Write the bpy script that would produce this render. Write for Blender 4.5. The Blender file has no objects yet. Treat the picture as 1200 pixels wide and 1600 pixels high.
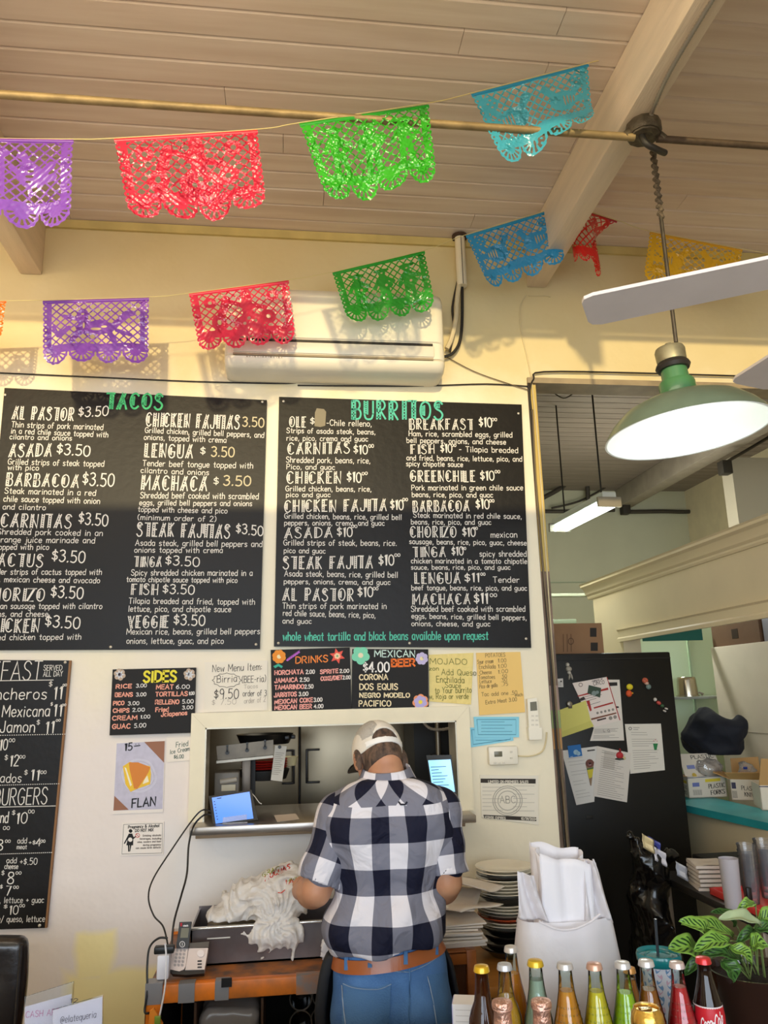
import bpy, bmesh, math, random
import numpy as np
from mathutils import Vector, Matrix
random.seed(7)
SC = bpy.context.scene
COL = SC.collection
rad = math.radians
# ---------------------------------------------------------------- camera
FPX = 1200.0
YAW, PITCH, ROLL = rad(7.23), rad(13.34), rad(1.41)
CAM = Vector((0, -3.5, 1.7))
FW = Vector((math.sin(YAW)*math.cos(PITCH), math.cos(YAW)*math.cos(PITCH), math.sin(PITCH)))
_R = Vector((math.cos(YAW), -math.sin(YAW), 0)); _U = _R.cross(FW)
RT = _R*math.cos(ROLL) - _U*math.sin(ROLL)
UP = _U*math.cos(ROLL) + _R*math.sin(ROLL)
cd = bpy.data.cameras.new('camera'); co = bpy.data.objects.new('camera', cd); COL.objects.link(co)
co.matrix_world = Matrix(((RT.x, UP.x, -FW.x, CAM.x), (RT.y, UP.y, -FW.y, CAM.y), (RT.z, UP.z, -FW.z, CAM.z), (0, 0, 0, 1)))
cd.sensor_fit = 'VERTICAL'; cd.sensor_height = 36; cd.lens = 36*FPX/1600; cd.clip_start = .05; cd.clip_end = 100
SC.camera = co
# ---------------------------------------------------------------- light
SC.view_settings.view_transform = 'Standard'; SC.view_settings.look = 'None'
SC.view_settings.gamma = 1; SC.view_settings.use_curve_mapping = False
SC.view_settings.exposure = 0.0
W = bpy.data.worlds.new('world'); SC.world = W; W.use_nodes = True
bg = W.node_tree.nodes['Background']; bg.inputs[0].default_value = (.88, .90, 1, 1); bg.inputs[1].default_value = .55
def lamp(name, kind, loc, power, color, size=.1, sizey=None, target=None, **kw):
    l = bpy.data.lights.new(name, kind); l.energy = power; l.color = color
    if kind == 'AREA':
        l.size = size
        if sizey: l.shape = 'RECTANGLE'; l.size_y = sizey
    elif kind == 'SUN': l.angle = size
    else: l.shadow_soft_size = size
    o = bpy.data.objects.new(name, l); COL.objects.link(o); o.location = loc
    if target is not None:
        o.rotation_euler = (Vector(target)-Vector(loc)).to_track_quat('-Z', 'Y').to_euler()
    return o
SUN_DIR = Vector((.114, .978, -.175))
lamp('sun', 'SUN', (0, -8, 5), 2.35, (1, .80, .42), rad(1.2), target=Vector((0, -8, 5))+SUN_DIR)
lamp('storefront_standin', 'AREA', (-.2, -6.6, 1.95), 240, (.74, .87, 1.03), 5.5, 1.9, target=(0.1, 0, 1.5))  # area light standing in for unseen storefront glass; the front wall is solid
for q in ((-1.9, -2.6, 2.75), (1.2, -4.4, 2.75), (-1.6, -5.2, 2.75)):
    lamp('dining_fill', 'POINT', q, 3.5, (1, .84, .62), .22)  # unseen warm fill lights, added to lift the ceiling and wall
lamp('upper_wall_fill', 'AREA', (-1.5, -2.5, 3.45), 44, (1, .84, .60), 4.8, .5, target=(-.3, 0, 3.7))  # warm fill added to brighten the upper wall and ceiling
lamp('back_room_fill', 'POINT', (2.9, 2.6, 2.9), 36, (1, .97, .84), .25)  # unseen fill added to brighten the back room
lamp('kitchen_lamp', 'AREA', (.3, .55, 2.3), 4.5, (1, .88, .66), .6, target=(.3, .6, 1))

# ---------------------------------------------------------------- pixel helpers (points of the photo on real planes)
def ray(x, y): return RT*((x-600)/FPX) - UP*((y-800)/FPX) + FW
def at(x, y, Y): d = ray(x, y); return CAM + d*((Y-CAM.y)/d.y)
def atx(x, y, X): d = ray(x, y); return CAM + d*((X-CAM.x)/d.x)
def atz(x, y, Z): d = ray(x, y); return CAM + d*((Z-CAM.z)/d.z)
def onplane(P, N):
    P = Vector(P); N = Vector(N)
    def f(x, y):
        d = ray(x, y); return CAM + d*((P-CAM).dot(N)/d.dot(N))
    return f
def px(p):
    v = Vector(p)-CAM; z = v.dot(FW); return 600+FPX*v.dot(RT)/z, 800-FPX*v.dot(UP)/z

# ---------------------------------------------------------------- materials
def lin(c):
    if isinstance(c, str):
        c = c.lstrip('#'); c = [int(c[i:i+2], 16)/255 for i in (0, 2, 4)]
        return tuple(v/12.92 if v <= .04045 else ((v+.055)/1.055)**2.4 for v in c)
    return tuple(c)
def mat(name, col, rough=.5, metal=0, spec=.5, var=0, vscale=8, bump=0, bscale=40, stretch=None, trans=0, coat=0, emit=0, emitcol=None, alpha=1, transl=0, ior=1.45, sub=0, var2=None, thin=None):
    m = bpy.data.materials.new(name); m.use_nodes = True
    nt = m.node_tree; N = nt.nodes; L = nt.links; b = N['Principled BSDF']
    c = lin(col)+(1,)
    b.inputs['Base Color'].default_value = c; b.inputs['Roughness'].default_value = rough; b.inputs['Metallic'].default_value = metal
    b.inputs['Specular IOR Level'].default_value = spec; b.inputs['Transmission Weight'].default_value = trans
    b.inputs['Coat Weight'].default_value = coat; b.inputs['IOR'].default_value = ior; b.inputs['Alpha'].default_value = alpha
    if sub: b.inputs['Subsurface Weight'].default_value = sub; b.inputs['Subsurface Radius'].default_value = (.01, .004, .002)
    if emit:
        b.inputs['Emission Color'].default_value = (lin(emitcol) if emitcol else c[:3])+(1,); b.inputs['Emission Strength'].default_value = emit
    if var or bump:
        tc = N.new('ShaderNodeTexCoord'); mp = N.new('ShaderNodeMapping'); L.new(tc.outputs['Object'], mp.inputs[0])
        if stretch: mp.inputs['Scale'].default_value = stretch
    if var:
        n = N.new('ShaderNodeTexNoise'); n.inputs['Scale'].default_value = vscale; n.inputs['Detail'].default_value = 5; L.new(mp.outputs[0], n.inputs[0])
        r = N.new('ShaderNodeValToRGB'); L.new(n.outputs[0], r.inputs[0])
        c2 = lin(var2) if var2 else tuple(v*(1-var) for v in c[:3])
        r.color_ramp.elements[0].position = .36; r.color_ramp.elements[1].position = .64
        r.color_ramp.elements[0].color = c2+(1,); r.color_ramp.elements[1].color = c
        L.new(r.outputs[0], b.inputs['Base Color'])
    if bump:
        n2 = N.new('ShaderNodeTexNoise'); n2.inputs['Scale'].default_value = bscale; n2.inputs['Detail'].default_value = 4; L.new(mp.outputs[0], n2.inputs[0])
        bp = N.new('ShaderNodeBump'); bp.inputs['Strength'].default_value = bump; bp.inputs['Distance'].default_value = .02
        L.new(n2.outputs[0], bp.inputs['Height']); L.new(bp.outputs[0], b.inputs['Normal'])
    if transl:
        t = N.new('ShaderNodeBsdfTranslucent'); t.inputs[0].default_value = c; mx = N.new('ShaderNodeMixShader'); mx.inputs[0].default_value = transl
        L.new(b.outputs[0], mx.inputs[1]); L.new(t.outputs[0], mx.inputs[2]); L.new(mx.outputs[0], N['Material Output'].inputs[0])
    return m
_flat = {}
def flat(col, rough=.6):
    k = (col, rough)
    if k not in _flat: _flat[k] = mat('paint_'+str(len(_flat)), col, rough, spec=.3)
    return _flat[k]

def glassy(name, tint='#f4f8f6', base=.06, rough=.04, milk=0.0, bump=0):
    """thin clear sheet: see-through, with a reflection that grows toward grazing angles"""
    m = bpy.data.materials.new(name); m.use_nodes = True; nt = m.node_tree; N = nt.nodes; L = nt.links; N.remove(N['Principled BSDF'])
    t = N.new('ShaderNodeBsdfTransparent'); t.inputs[0].default_value = lin(tint)+(1,); g = N.new('ShaderNodeBsdfGlossy'); g.inputs['Roughness'].default_value = rough
    fr = N.new('ShaderNodeFresnel'); fr.inputs[0].default_value = 1.45; ad = N.new('ShaderNodeMath'); ad.operation = 'ADD'; ad.use_clamp = True; L.new(fr.outputs[0], ad.inputs[0]); ad.inputs[1].default_value = base
    mx = N.new('ShaderNodeMixShader'); L.new(ad.outputs[0], mx.inputs[0]); L.new(t.outputs[0], mx.inputs[1]); L.new(g.outputs[0], mx.inputs[2]); out = mx
    if milk:
        d = N.new('ShaderNodeBsdfDiffuse'); d.inputs[0].default_value = lin('#eae6e8')+(1,); m2 = N.new('ShaderNodeMixShader'); m2.inputs[0].default_value = milk; L.new(mx.outputs[0], m2.inputs[1]); L.new(d.outputs[0], m2.inputs[2]); out = m2
    if bump:
        tc = N.new('ShaderNodeTexCoord'); n2 = N.new('ShaderNodeTexNoise'); n2.inputs['Scale'].default_value = bump; L.new(tc.outputs['Object'], n2.inputs[0]); bp = N.new('ShaderNodeBump'); bp.inputs['Strength'].default_value = .5; bp.inputs['Distance'].default_value = .02; L.new(n2.outputs[0], bp.inputs['Height']); L.new(bp.outputs[0], g.inputs['Normal']); L.new(bp.outputs[0], fr.inputs['Normal'])
    L.new(out.outputs[0], N['Material Output'].inputs[0]); return m
# ---------------------------------------------------------------- mesh builder
ROOT = {}
class MB:
    def __init__(s): s.v = []; s.f = []; s.mi = []; s.uv = {}; s.m = 0; s.isl = []
    def add(s, vs, fs):
        o = len(s.v); s.v += [tuple(p) for p in vs]; s.isl.append((o, len(s.v)))
        for f in fs: s.f.append(tuple(i+o for i in f)); s.mi.append(s.m)
        return s
    def box(s, lo, hi, M=None):
        x0, y0, z0 = lo; x1, y1, z1 = hi
        vs = [Vector(p) for p in ((x0,y0,z0),(x1,y0,z0),(x1,y1,z0),(x0,y1,z0),(x0,y0,z1),(x1,y0,z1),(x1,y1,z1),(x0,y1,z1))]
        if M is not None: vs = [M @ p for p in vs]
        return s.add(vs, [(0,3,2,1),(4,5,6,7),(0,1,5,4),(1,2,6,5),(2,3,7,6),(3,0,4,7)])
    def rbox(s, lo, hi, r, M=None, seg=2):
        bm = bmesh.new(); bmesh.ops.create_cube(bm, size=1)
        for v in bm.verts: v.co = Vector([lo[i] + (v.co[i]+.5)*(hi[i]-lo[i]) for i in range(3)])
        bmesh.ops.bevel(bm, geom=bm.edges[:], offset=r, segments=seg, affect='EDGES', profile=.5)
        bm.verts.index_update()
        vs = [v.co.copy() for v in bm.verts]; fs = [[v.index for v in f.verts] for f in bm.faces]; bm.free()
        if M is not None: vs = [M @ p for p in vs]
        return s.add(vs, fs)
    def prism(s, pts, d):
        """closed polygon (3D points) pushed along d"""
        n = len(pts); pts = [Vector(p) for p in pts]; d = Vector(d)
        vs = pts + [p+d for p in pts]
        return s.add(vs, [tuple(range(n)), tuple(range(2*n-1, n-1, -1))] + [(i, i+n, (i+1) % n+n, (i+1) % n) for i in range(n)])
    def poly(s, pts): return s.add([Vector(p) for p in pts], [tuple(range(len(pts)))])
    def tube(s, pts, r, n=8, cap=True):
        pts = [Vector(p) for p in pts]; rs = r if isinstance(r, (list, tuple)) else [r]*len(pts)
        vs = []; fs = []; prev = None
        for i, p in enumerate(pts):
            t = (pts[min(i+1, len(pts)-1)]-pts[max(i-1, 0)]).normalized()
            if prev is None:
                a = Vector((0, 0, 1)) if abs(t.z) < .9 else Vector((1, 0, 0)); u = t.cross(a).normalized()
            else: u = (prev - t*prev.dot(t)).normalized()
            prev = u; w = t.cross(u)
            for k in range(n):
                a = 2*math.pi*k/n; vs.append(p + (u*math.cos(a)+w*math.sin(a))*rs[i])
        for i in range(len(pts)-1):
            for k in range(n): fs.append((i*n+k, i*n+(k+1) % n, (i+1)*n+(k+1) % n, (i+1)*n+k))
        if cap: fs.append(tuple(range(n-1, -1, -1))); fs.append(tuple((len(pts)-1)*n+k for k in range(n)))
        return s.add(vs, fs)
    def lathe(s, prof, o=(0, 0, 0), n=32, M=None, a0=0, a1=2*math.pi):
        o = Vector(o); full = abs(a1-a0-2*math.pi) < 1e-6; m = n if full else n+1
        vs = []; fs = []
        for r, z in prof:
            for k in range(m):
                a = a0+(a1-a0)*k/n; p = Vector((r*math.cos(a), r*math.sin(a), z)); vs.append(o + (M @ p if M is not None else p))
        for i in range(len(prof)-1):
            for k in range(n):
                k2 = (k+1) % m; fs.append((i*m+k, i*m+k2, (i+1)*m+k2, (i+1)*m+k))
        return s.add(vs, fs)
    def grid(s, fn, nu, nv, uv=False):
        vs = [fn(i/nu, j/nv) for j in range(nv+1) for i in range(nu+1)]
        fs = [(j*(nu+1)+i, j*(nu+1)+i+1, (j+1)*(nu+1)+i+1, (j+1)*(nu+1)+i) for j in range(nv) for i in range(nu)]
        if uv:
            b = len(s.v)
            for j in range(nv+1):
                for i in range(nu+1): s.uv[b+j*(nu+1)+i] = (i/nu, j/nv)
        return s.add(vs, fs)
    def disc(s, c, u, w, ru, rw=None, n=20):
        rw = rw or ru; c = Vector(c); u = Vector(u); w = Vector(w)
        return s.poly([c+u*(ru*math.cos(2*math.pi*k/n))+w*(rw*math.sin(2*math.pi*k/n)) for k in range(n)])
    def pieces(s):
        """the far-apart groups of this builder's shapes, each as a builder of its own"""
        b = [q for q in s.isl if q[1] > q[0]]; k = len(b)
        if k < 2: return [s]
        V = np.array(s.v); lo = np.array([V[a:c].min(0) for a, c in b]); hi = np.array([V[a:c].max(0) for a, c in b]); sz = (hi-lo).max(1)
        gap_ = np.maximum(0, np.maximum(lo[:, None]-hi[None], lo[None]-hi[:, None])); near = np.sqrt((gap_**2).sum(2)) <= np.maximum(.02, .5*np.maximum(sz[:, None], sz[None]))
        lab = np.arange(k)
        while True:
            nl = np.where(near, lab[None], k).min(1)
            if (nl == lab).all(): break
            lab = nl
        if len(set(lab)) == 1: return [s]
        own = np.zeros(len(s.v), int)
        for (a, c), l in zip(b, lab): own[a:c] = l
        out = []
        for l in sorted(set(lab)):
            m = MB(); ids = {}
            for f, mi in zip(s.f, s.mi):
                if own[f[0]] != l: continue
                for i in f:
                    if i not in ids: ids[i] = len(m.v); m.v.append(s.v[i])
                m.f.append(tuple(ids[i] for i in f)); m.mi.append(mi)
            out.append(m)
        return out
    def build(s, name, mats, parent=None, smooth=40, solid=0, uvname=None):
        if parent is not None and not s.uv and any(w in name for w in ('lettering', 'writing', 'items', 'prices', 'print', 'lines', 'bars', 'corners', 'icons', 'highlights', 'stamps', 'heading', 'handle', 'title', 'bar_code', 'grade', 'artwork', 'painted', 'dots', 'text')):
            P = s.pieces()
            if len(P) > 1:
                for m in P: m.isl = []; r = m.build(name, mats, parent, smooth, solid)
                return r
        me = bpy.data.meshes.new(name)
        if parent is None:
            xs, ys, zs = zip(*s.v); loc = Vector(((min(xs)+max(xs))/2, (min(ys)+max(ys))/2, min(zs)))
        else: loc = ROOT[parent.name]
        me.from_pydata([(p[0]-loc.x, p[1]-loc.y, p[2]-loc.z) for p in s.v], [], s.f)
        if not isinstance(mats, (list, tuple)): mats = [mats]
        for m in mats: me.materials.append(m)
        if len(mats) > 1: me.polygons.foreach_set('material_index', s.mi)
        if s.uv:
            ul = me.uv_layers.new(name='UVMap')
            for lp in me.loops: ul.data[lp.index].uv = s.uv.get(lp.vertex_index, (0, 0))
        if smooth: me.polygons.foreach_set('use_smooth', [True]*len(me.polygons)); me.set_sharp_from_angle(angle=rad(smooth))
        me.update()
        o = bpy.data.objects.new(name, me); COL.objects.link(o)
        if parent is None: o.location = loc
        else: o.parent = parent
        ROOT[o.name] = loc
        if solid:
            md = o.modifiers.new('solid', 'SOLIDIFY'); md.thickness = solid; md.offset = 0
        return o
def tag(o, label, cat, group=None, kind=None):
    o['label'] = label; o['category'] = cat
    if group: o['group'] = group
    if kind: o['kind'] = kind
    return o
def thing(name, label, cat, loc, group=None):
    o = bpy.data.objects.new(name, None); COL.objects.link(o); o.location = loc; o.empty_display_size = .05
    ROOT[o.name] = Vector(loc); return tag(o, label, cat, group)
def struct(name, mb, m, smooth=30, parent=None):
    o = mb.build(name, m, parent, smooth)
    if parent is None: o['kind'] = 'structure'
    return o
def rotz(a, c=(0, 0, 0)): c = Vector(c); return Matrix.Translation(c) @ Matrix.Rotation(a, 4, 'Z') @ Matrix.Translation(-c)
def spline(pts, k=6):
    """Catmull-Rom through points"""
    P = [Vector(p) for p in pts]; out = []
    for i in range(len(P)-1):
        a = P[max(i-1, 0)]; b = P[i]; c = P[i+1]; d = P[min(i+2, len(P)-1)]
        for j in range(k):
            t = j/k; out.append(.5*((2*b)+(c-a)*t+(2*a-5*b+4*c-d)*t*t+(3*b-a-3*c+d)*t**3))
    out.append(P[-1]); return out

# ---------------------------------------------------------------- surface nets (organic shapes from distance fields)
def snet(fn, lo, hi, h):
    lo = np.array(lo, float); n = [int(math.ceil((hi[i]-lo[i])/h))+1 for i in range(3)]
    ax = [lo[i]+h*np.arange(n[i]) for i in range(3)]
    X, Y, Z = np.meshgrid(*ax, indexing='ij')
    V = fn(X, Y, Z).astype(np.float64); S = V < 0
    cn = [k-1 for k in n]; acc = np.zeros(cn+[3]); cnt = np.zeros(cn)
    G = np.stack([X, Y, Z], -1); quads = []
    for a in range(3):
        s0 = [slice(None)]*3; s1 = [slice(None)]*3; s0[a] = slice(0, -1); s1[a] = slice(1, None)
        s0 = tuple(s0); s1 = tuple(s1)
        cr = S[s0] != S[s1]; den = V[s0]-V[s1]; den = np.where(np.abs(den) < 1e-12, 1, den)
        t = np.where(cr, V[s0]/den, 0); P = G[s0]+(G[s1]-G[s0])*t[..., None]; P = P*cr[..., None]
        b, c = [i for i in range(3) if i != a]
        for db in (0, 1):
            for dc in (0, 1):
                sl = [slice(None)]*3
                sl[b] = slice(db, db+cn[b]); sl[c] = slice(dc, dc+cn[c]); sl = tuple(sl)
                acc += P[sl]; cnt += cr[sl]
        inner = [slice(None)]*3; inner[b] = slice(1, -1); inner[c] = slice(1, -1)
        I = np.argwhere(cr[tuple(inner)]); I[:, b] += 1; I[:, c] += 1
        if len(I):
            sgn = S[tuple(I.T)]; eb = np.eye(3, dtype=int)[b]; ec = np.eye(3, dtype=int)[c]
            q = np.stack([I-eb-ec, I-ec, I, I-eb], 1)
            flip = sgn if a != 1 else ~sgn
            q[~flip] = q[~flip][:, ::-1]; quads.append(q)
    act = cnt > 0; idx = -np.ones(cn, int); idx[act] = np.arange(act.sum())
    vs = acc[act]/cnt[act][:, None]
    q = np.concatenate(quads); fs = idx[q[..., 0], q[..., 1], q[..., 2]]
    fs = fs[(fs >= 0).all(1)]
    return vs, fs
def snmb(fn, lo, hi, h):
    v, f = snet(fn, lo, hi, h); mb = MB(); mb.v = [tuple(p) for p in v]; mb.f = [tuple(int(i) for i in q) for q in f]; mb.mi = [0]*len(mb.f); return mb
def cap(p, a, b, ra, rb):
    X, Y, Z = p; a = np.array(a, float); b = np.array(b, float); d = b-a; L = (d@d) or 1e-9
    t = np.clip(((X-a[0])*d[0]+(Y-a[1])*d[1]+(Z-a[2])*d[2])/L, 0, 1)
    return np.sqrt((X-a[0]-d[0]*t)**2+(Y-a[1]-d[1]*t)**2+(Z-a[2]-d[2]*t)**2)-(ra+(rb-ra)*t)
def ell(p, c, r, M=None):
    X, Y, Z = p; x, y, z = X-c[0], Y-c[1], Z-c[2]
    if M is not None:
        M = np.array(M); x, y, z = [M[0][i]*x+M[1][i]*y+M[2][i]*z for i in range(3)]
    k0 = np.sqrt((x/r[0])**2+(y/r[1])**2+(z/r[2])**2); k1 = np.sqrt((x/r[0]**2)**2+(y/r[1]**2)**2+(z/r[2]**2)**2)
    return k0*(k0-1)/np.maximum(k1, 1e-9)
def rb(p, c, h, r, M=None):
    X, Y, Z = p; x, y, z = X-c[0], Y-c[1], Z-c[2]
    if M is not None:
        M = np.array(M); x, y, z = [M[0][i]*x+M[1][i]*y+M[2][i]*z for i in range(3)]
    q = [np.abs(v)-(hh-r) for v, hh in zip((x, y, z), h)]
    return np.sqrt(sum(np.maximum(v, 0)**2 for v in q))+np.minimum(np.maximum(np.maximum(q[0], q[1]), q[2]), 0)-r
def smin(a, b, k):
    h = np.clip(.5+.5*(b-a)/k, 0, 1); return b+(a-b)*h-k*h*(1-h)
def wav(p, seed, freq, n=7, ridge=False):
    r = np.random.RandomState(seed); X, Y, Z = p; o = 0
    for i in range(n):
        d = r.normal(size=3); d /= np.linalg.norm(d); k = freq*r.uniform(.6, 1.8)
        w = np.sin((X*d[0]+Y*d[1]+Z*d[2])*k+r.uniform(0, 6.28)+1.2*np.sin((X*d[1]-Y*d[2]+Z*d[0])*k*.6))
        o = o+(1-2*np.abs(w) if ridge else w)
    return o/n
# ================================================================= structure
CEIL = 4.0
# main wall paint: pale yellow, chalky white repaint low on the left, bare yellow patches showing through it
mw = mat('wall_paint', '#e9d9b0', .55)
def wall_nodes():
    nt = mw.node_tree; N = nt.nodes; L = nt.links; b = N['Principled BSDF']
    tc = N.new('ShaderNodeNewGeometry'); sp = N.new('ShaderNodeSeparateXYZ'); L.new(tc.outputs['Position'], sp.inputs[0])
    ns = N.new('ShaderNodeTexNoise'); ns.inputs['Scale'].default_value = 3.2; ns.inputs['Detail'].default_value = 5; L.new(tc.outputs['Position'], ns.inputs[0])
    def math_(op, a, b2=None, clamp=False):
        n = N.new('ShaderNodeMath'); n.operation = op; n.use_clamp = clamp
        for i, v in enumerate((a, b2)):
            if v is None: continue
            if isinstance(v, (int, float)): n.inputs[i].default_value = v
            else: L.new(v, n.inputs[i])
        return n.outputs[0]
    def mixc(f, c1, c2):
        n = N.new('ShaderNodeMix'); n.data_type = 'RGBA'; L.new(f, n.inputs['Factor'])
        for i, v in ((6, c1), (7, c2)):
            if isinstance(v, tuple): n.inputs[i].default_value = v+(1,)
            else: L.new(v, n.inputs[i])
        return n.outputs[2]
    def mask(x0, x1, z0, z1, soft, wob):
        dx = math_('SUBTRACT', (x1-x0)/2, math_('ABSOLUTE', math_('SUBTRACT', sp.outputs[0], (x0+x1)/2)))
        dz = math_('SUBTRACT', (z1-z0)/2, math_('ABSOLUTE', math_('SUBTRACT', sp.outputs[2], (z0+z1)/2)))
        d = math_('MINIMUM', dx, dz); d = math_('ADD', d, math_('MULTIPLY', math_('SUBTRACT', ns.outputs[0], .5), wob))
        return math_('ADD', math_('DIVIDE', d, soft), .5, True)
    rmp = math_('MULTIPLY', math_('SUBTRACT', ns.outputs[0], .35), 1.2, True)
    base = mixc(rmp, lin('#dcc896'), lin('#e6d6ac'))
    c = mixc(mask(-3.5, 3.5, -.5, 3.16, .25, .5), base, lin('#ece0c4'))
    c = mixc(mask(-3.5, -.33, -.3, 1.75, .45, .7), c, lin('#e9dcd2'))
    c = mixc(mask(-.5, .62, -.3, 1.17, .12, .1), c, lin('#e6dfd8'))
    y = math_('MAXIMUM', mask(-.835, -.69, .62, .80, .03, .10), mask(-.755, -.50, -.2, .66, .03, .08))
    y = math_('MAXIMUM', y, mask(-.87, -.70, .52, .66, .05, .12))
    c = mixc(y, c, lin('#f7e6a8'))
    L.new(c, b.inputs['Base Color'])
    n2 = N.new('ShaderNodeTexNoise'); n2.inputs['Scale'].default_value = 14; L.new(tc.outputs['Position'], n2.inputs[0])
    bp = N.new('ShaderNodeBump'); bp.inputs['Strength'].default_value = .12; bp.inputs['Distance'].default_value = .03; L.new(n2.outputs[0], bp.inputs['Height']); L.new(bp.outputs[0], b.inputs['Normal'])
wall_nodes()
OX = 1.186      # left edge of the big opening
PX0, PX1, PZ0, PZ1 = -.352, .742, 1.17, 1.578   # pass-through hole
mb = MB(); T = .13
mb.box((-3.3, 0, 0), (PX0, T, CEIL)); mb.box((PX0, 0, 0), (PX1, T, PZ0)); mb.box((PX0, 0, PZ1), (PX1, T, CEIL))
mb.box((PX1, 0, 0), (OX, T, CEIL)); mb.box((OX, 0, 3.235), (4.6, T, CEIL))
struct('wall_back', mb, mw)
side = mat('side_wall_paint', '#dccfae', .6, var=.08)
struct('wall_left', MB().box((-3.42, -7, 0), (-3.3, .13, CEIL)), side)
struct('wall_right', MB().box((4.6, -7, 0), (4.72, 6.3, CEIL)), side)
struct('floor', MB().box((-3.42, -7, -.08), (6.2, 6.3, 0)), mat('floor_tile', '#b9aa9a', .5, var=.2))

# plank ceiling, boards running along x
plank = mat('ceiling_plank', '#ead9ca', .62, var=.12, vscale=2.2, stretch=(.6, 9, 1), var2='#ddc9b8')
gap = mat('ceiling_gap', '#6b594c', .8)
mb = MB(); y = .13; r = random.Random(3)
while y > -2.4:
    w = .1185
    xs = [-3.3]
    while xs[-1] < 4.6: xs.append(min(4.6, xs[-1]+r.uniform(2.2, 4.6)))
    for a, b in zip(xs, xs[1:]):
        dz = r.uniform(0, .002)
        # tongue and groove board with a bevelled lower lip
        s = [(y-.0015, CEIL+.03), (y-w+.0015, CEIL+.03), (y-w+.0015, CEIL+.007+dz), (y-w+.013, CEIL+dz), (y-.004, CEIL+dz), (y-.0015, CEIL+.003+dz)]
        mb.prism([(a+.001, q[0], q[1]) for q in s][::-1], (b-a-.002, 0, 0))
    y -= w
struct('ceiling', mb, plank, smooth=0)
struct('ceiling_backing', MB().box((-3.3, -2.4, CEIL+.03), (4.6, .13, CEIL+.1)), gap)
# unseen ceiling and walls behind the viewpoint, shaped to limit the sunlit band
struct('ceiling_front_sun_block', MB().box((-3.3, -7, 2.95), (4.6, -2.8, 3.05)), side)
struct('wall_front_sun_block', MB().box((-3.3, -7.1, 0), (4.6, -7, 3.70)), side)
struct('wall_head_sun_block', MB().box((-3.3, -2.5, 3.93), (4.6, -2.41, 4.1)), side)
# beams
beam = mat('beam_paint', '#ecd9c2', .55, var=.12, vscale=3, stretch=(6, .6, 6), bump=.15, bscale=20)
bm_ = MB().rbox((1.222, -2.4, 3.742), (1.322, -.001, CEIL), .006); struct('trim_1', bm_, beam)
p = at(68, 437, 0)
struct('trim_2', MB().rbox((-1.285, -2.4, 3.70), (-1.185, -.001, CEIL), .006), beam)
# strip where wall meets ceiling
struct('trim_3', MB().box((-3.3, -.016, CEIL-.045), (4.6, -.001, CEIL-.001)), mat('joint_strip', '#d8c27e', .6, var=.15))

# pass-through casing: mitred flat boards
cas = mat('casing_paint', '#efe2c2', .45, var=.06)
def casing():
    ox0, ox1, oz1 = -.412, .803, 1.640
    y0, y1 = -.024, -.001; mb = MB()
    a = [(ox0, oz1), (PX0, PZ1), (PX0, 1.20), (ox0, 1.20)]
    b = [(ox0, oz1), (ox1, oz1), (PX1, PZ1), (PX0, PZ1)]
    c = [(ox1, oz1), (ox1, 1.20), (PX1, 1.20), (PX1, PZ1)]
    for q in (a, b, c):
        cx = sum(k[0] for k in q)/4; cz = sum(k[1] for k in q)/4
        q = [(cx+(x-cx)*.999, z) for x, z in q]
        mb.prism([(x, y1, z) for x, z in q], (0, y0-y1, 0))
    return mb
o = struct('window_1', casing(), cas)
mb = MB(); mb.box((PX0, -.024, PZ0+.03), (PX0+.006, .13, PZ1)); mb.box((PX1-.006, -.024, PZ0+.03), (PX1, .13, PZ1)); mb.box((PX0, -.024, PZ1-.006), (PX1, .13, PZ1))
struct('window_reveal', mb, mat('reveal_metal', '#b9b09c', .4, metal=.5))

# big opening: weathered post at its left edge with peeling colours
post = mat('weathered_post', '#8d7562', .6, var=.4, vscale=6, var2='#5d4a3d')
struct('door_1', MB().box((OX+.001, .002, 0), (OX+.046, .05, 3.204)), post)
for (z0, z1, c) in ((1.53, 1.61, '#8fa06a'), (1.44, 1.53, '#b98a55'), (1.61, 1.72, '#9b8377'), (2.25, 3.2, '#cdb165')):
    struct('trim_4', MB().box((OX+.004, .0005, z0), (OX+.044, .0019, z1)), flat(c))
p0 = at(838, 585, 0)
struct('trim_5', MB().box((OX, -.014, 3.205), (4.6, .125, 3.234)), mat('lintel_board', '#a59274', .6, var=.3))

# ---------------------------------------------------------------- back room behind the opening
mint = mat('back_room_paint', '#c3c3aa', .6, var=.08, vscale=2)
struct('wall_far', MB().box((.5, 4.72, 0), (6.2, 4.84, 3.95)), mint)
struct('wall_far_seam', MB().box((.5, 4.705, 2.86), (6.2, 4.72, 2.872)), flat('#a9b39a'))
struct('wall_far_left', MB().box((1.0, .14, 0), (1.1, 4.72, 3.95)), mint)
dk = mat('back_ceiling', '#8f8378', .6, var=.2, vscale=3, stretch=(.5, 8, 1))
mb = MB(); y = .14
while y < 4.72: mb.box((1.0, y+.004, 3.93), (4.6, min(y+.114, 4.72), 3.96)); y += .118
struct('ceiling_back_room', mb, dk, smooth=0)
struct('ceiling_back_gap', MB().box((1.0, .14, 3.962), (4.6, 4.72, 4.05)), gap)
XB = at(968, 778, 4.7).x
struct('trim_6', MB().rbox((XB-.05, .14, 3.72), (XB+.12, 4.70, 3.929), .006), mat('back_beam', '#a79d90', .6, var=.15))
# duct chase high on the right
struct('wall_chase', MB().box((3.82, 2.5, 2.6), (4.6, 2.66, 3.64)), mat('chase_paint', '#bdb5a2', .6))
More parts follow.
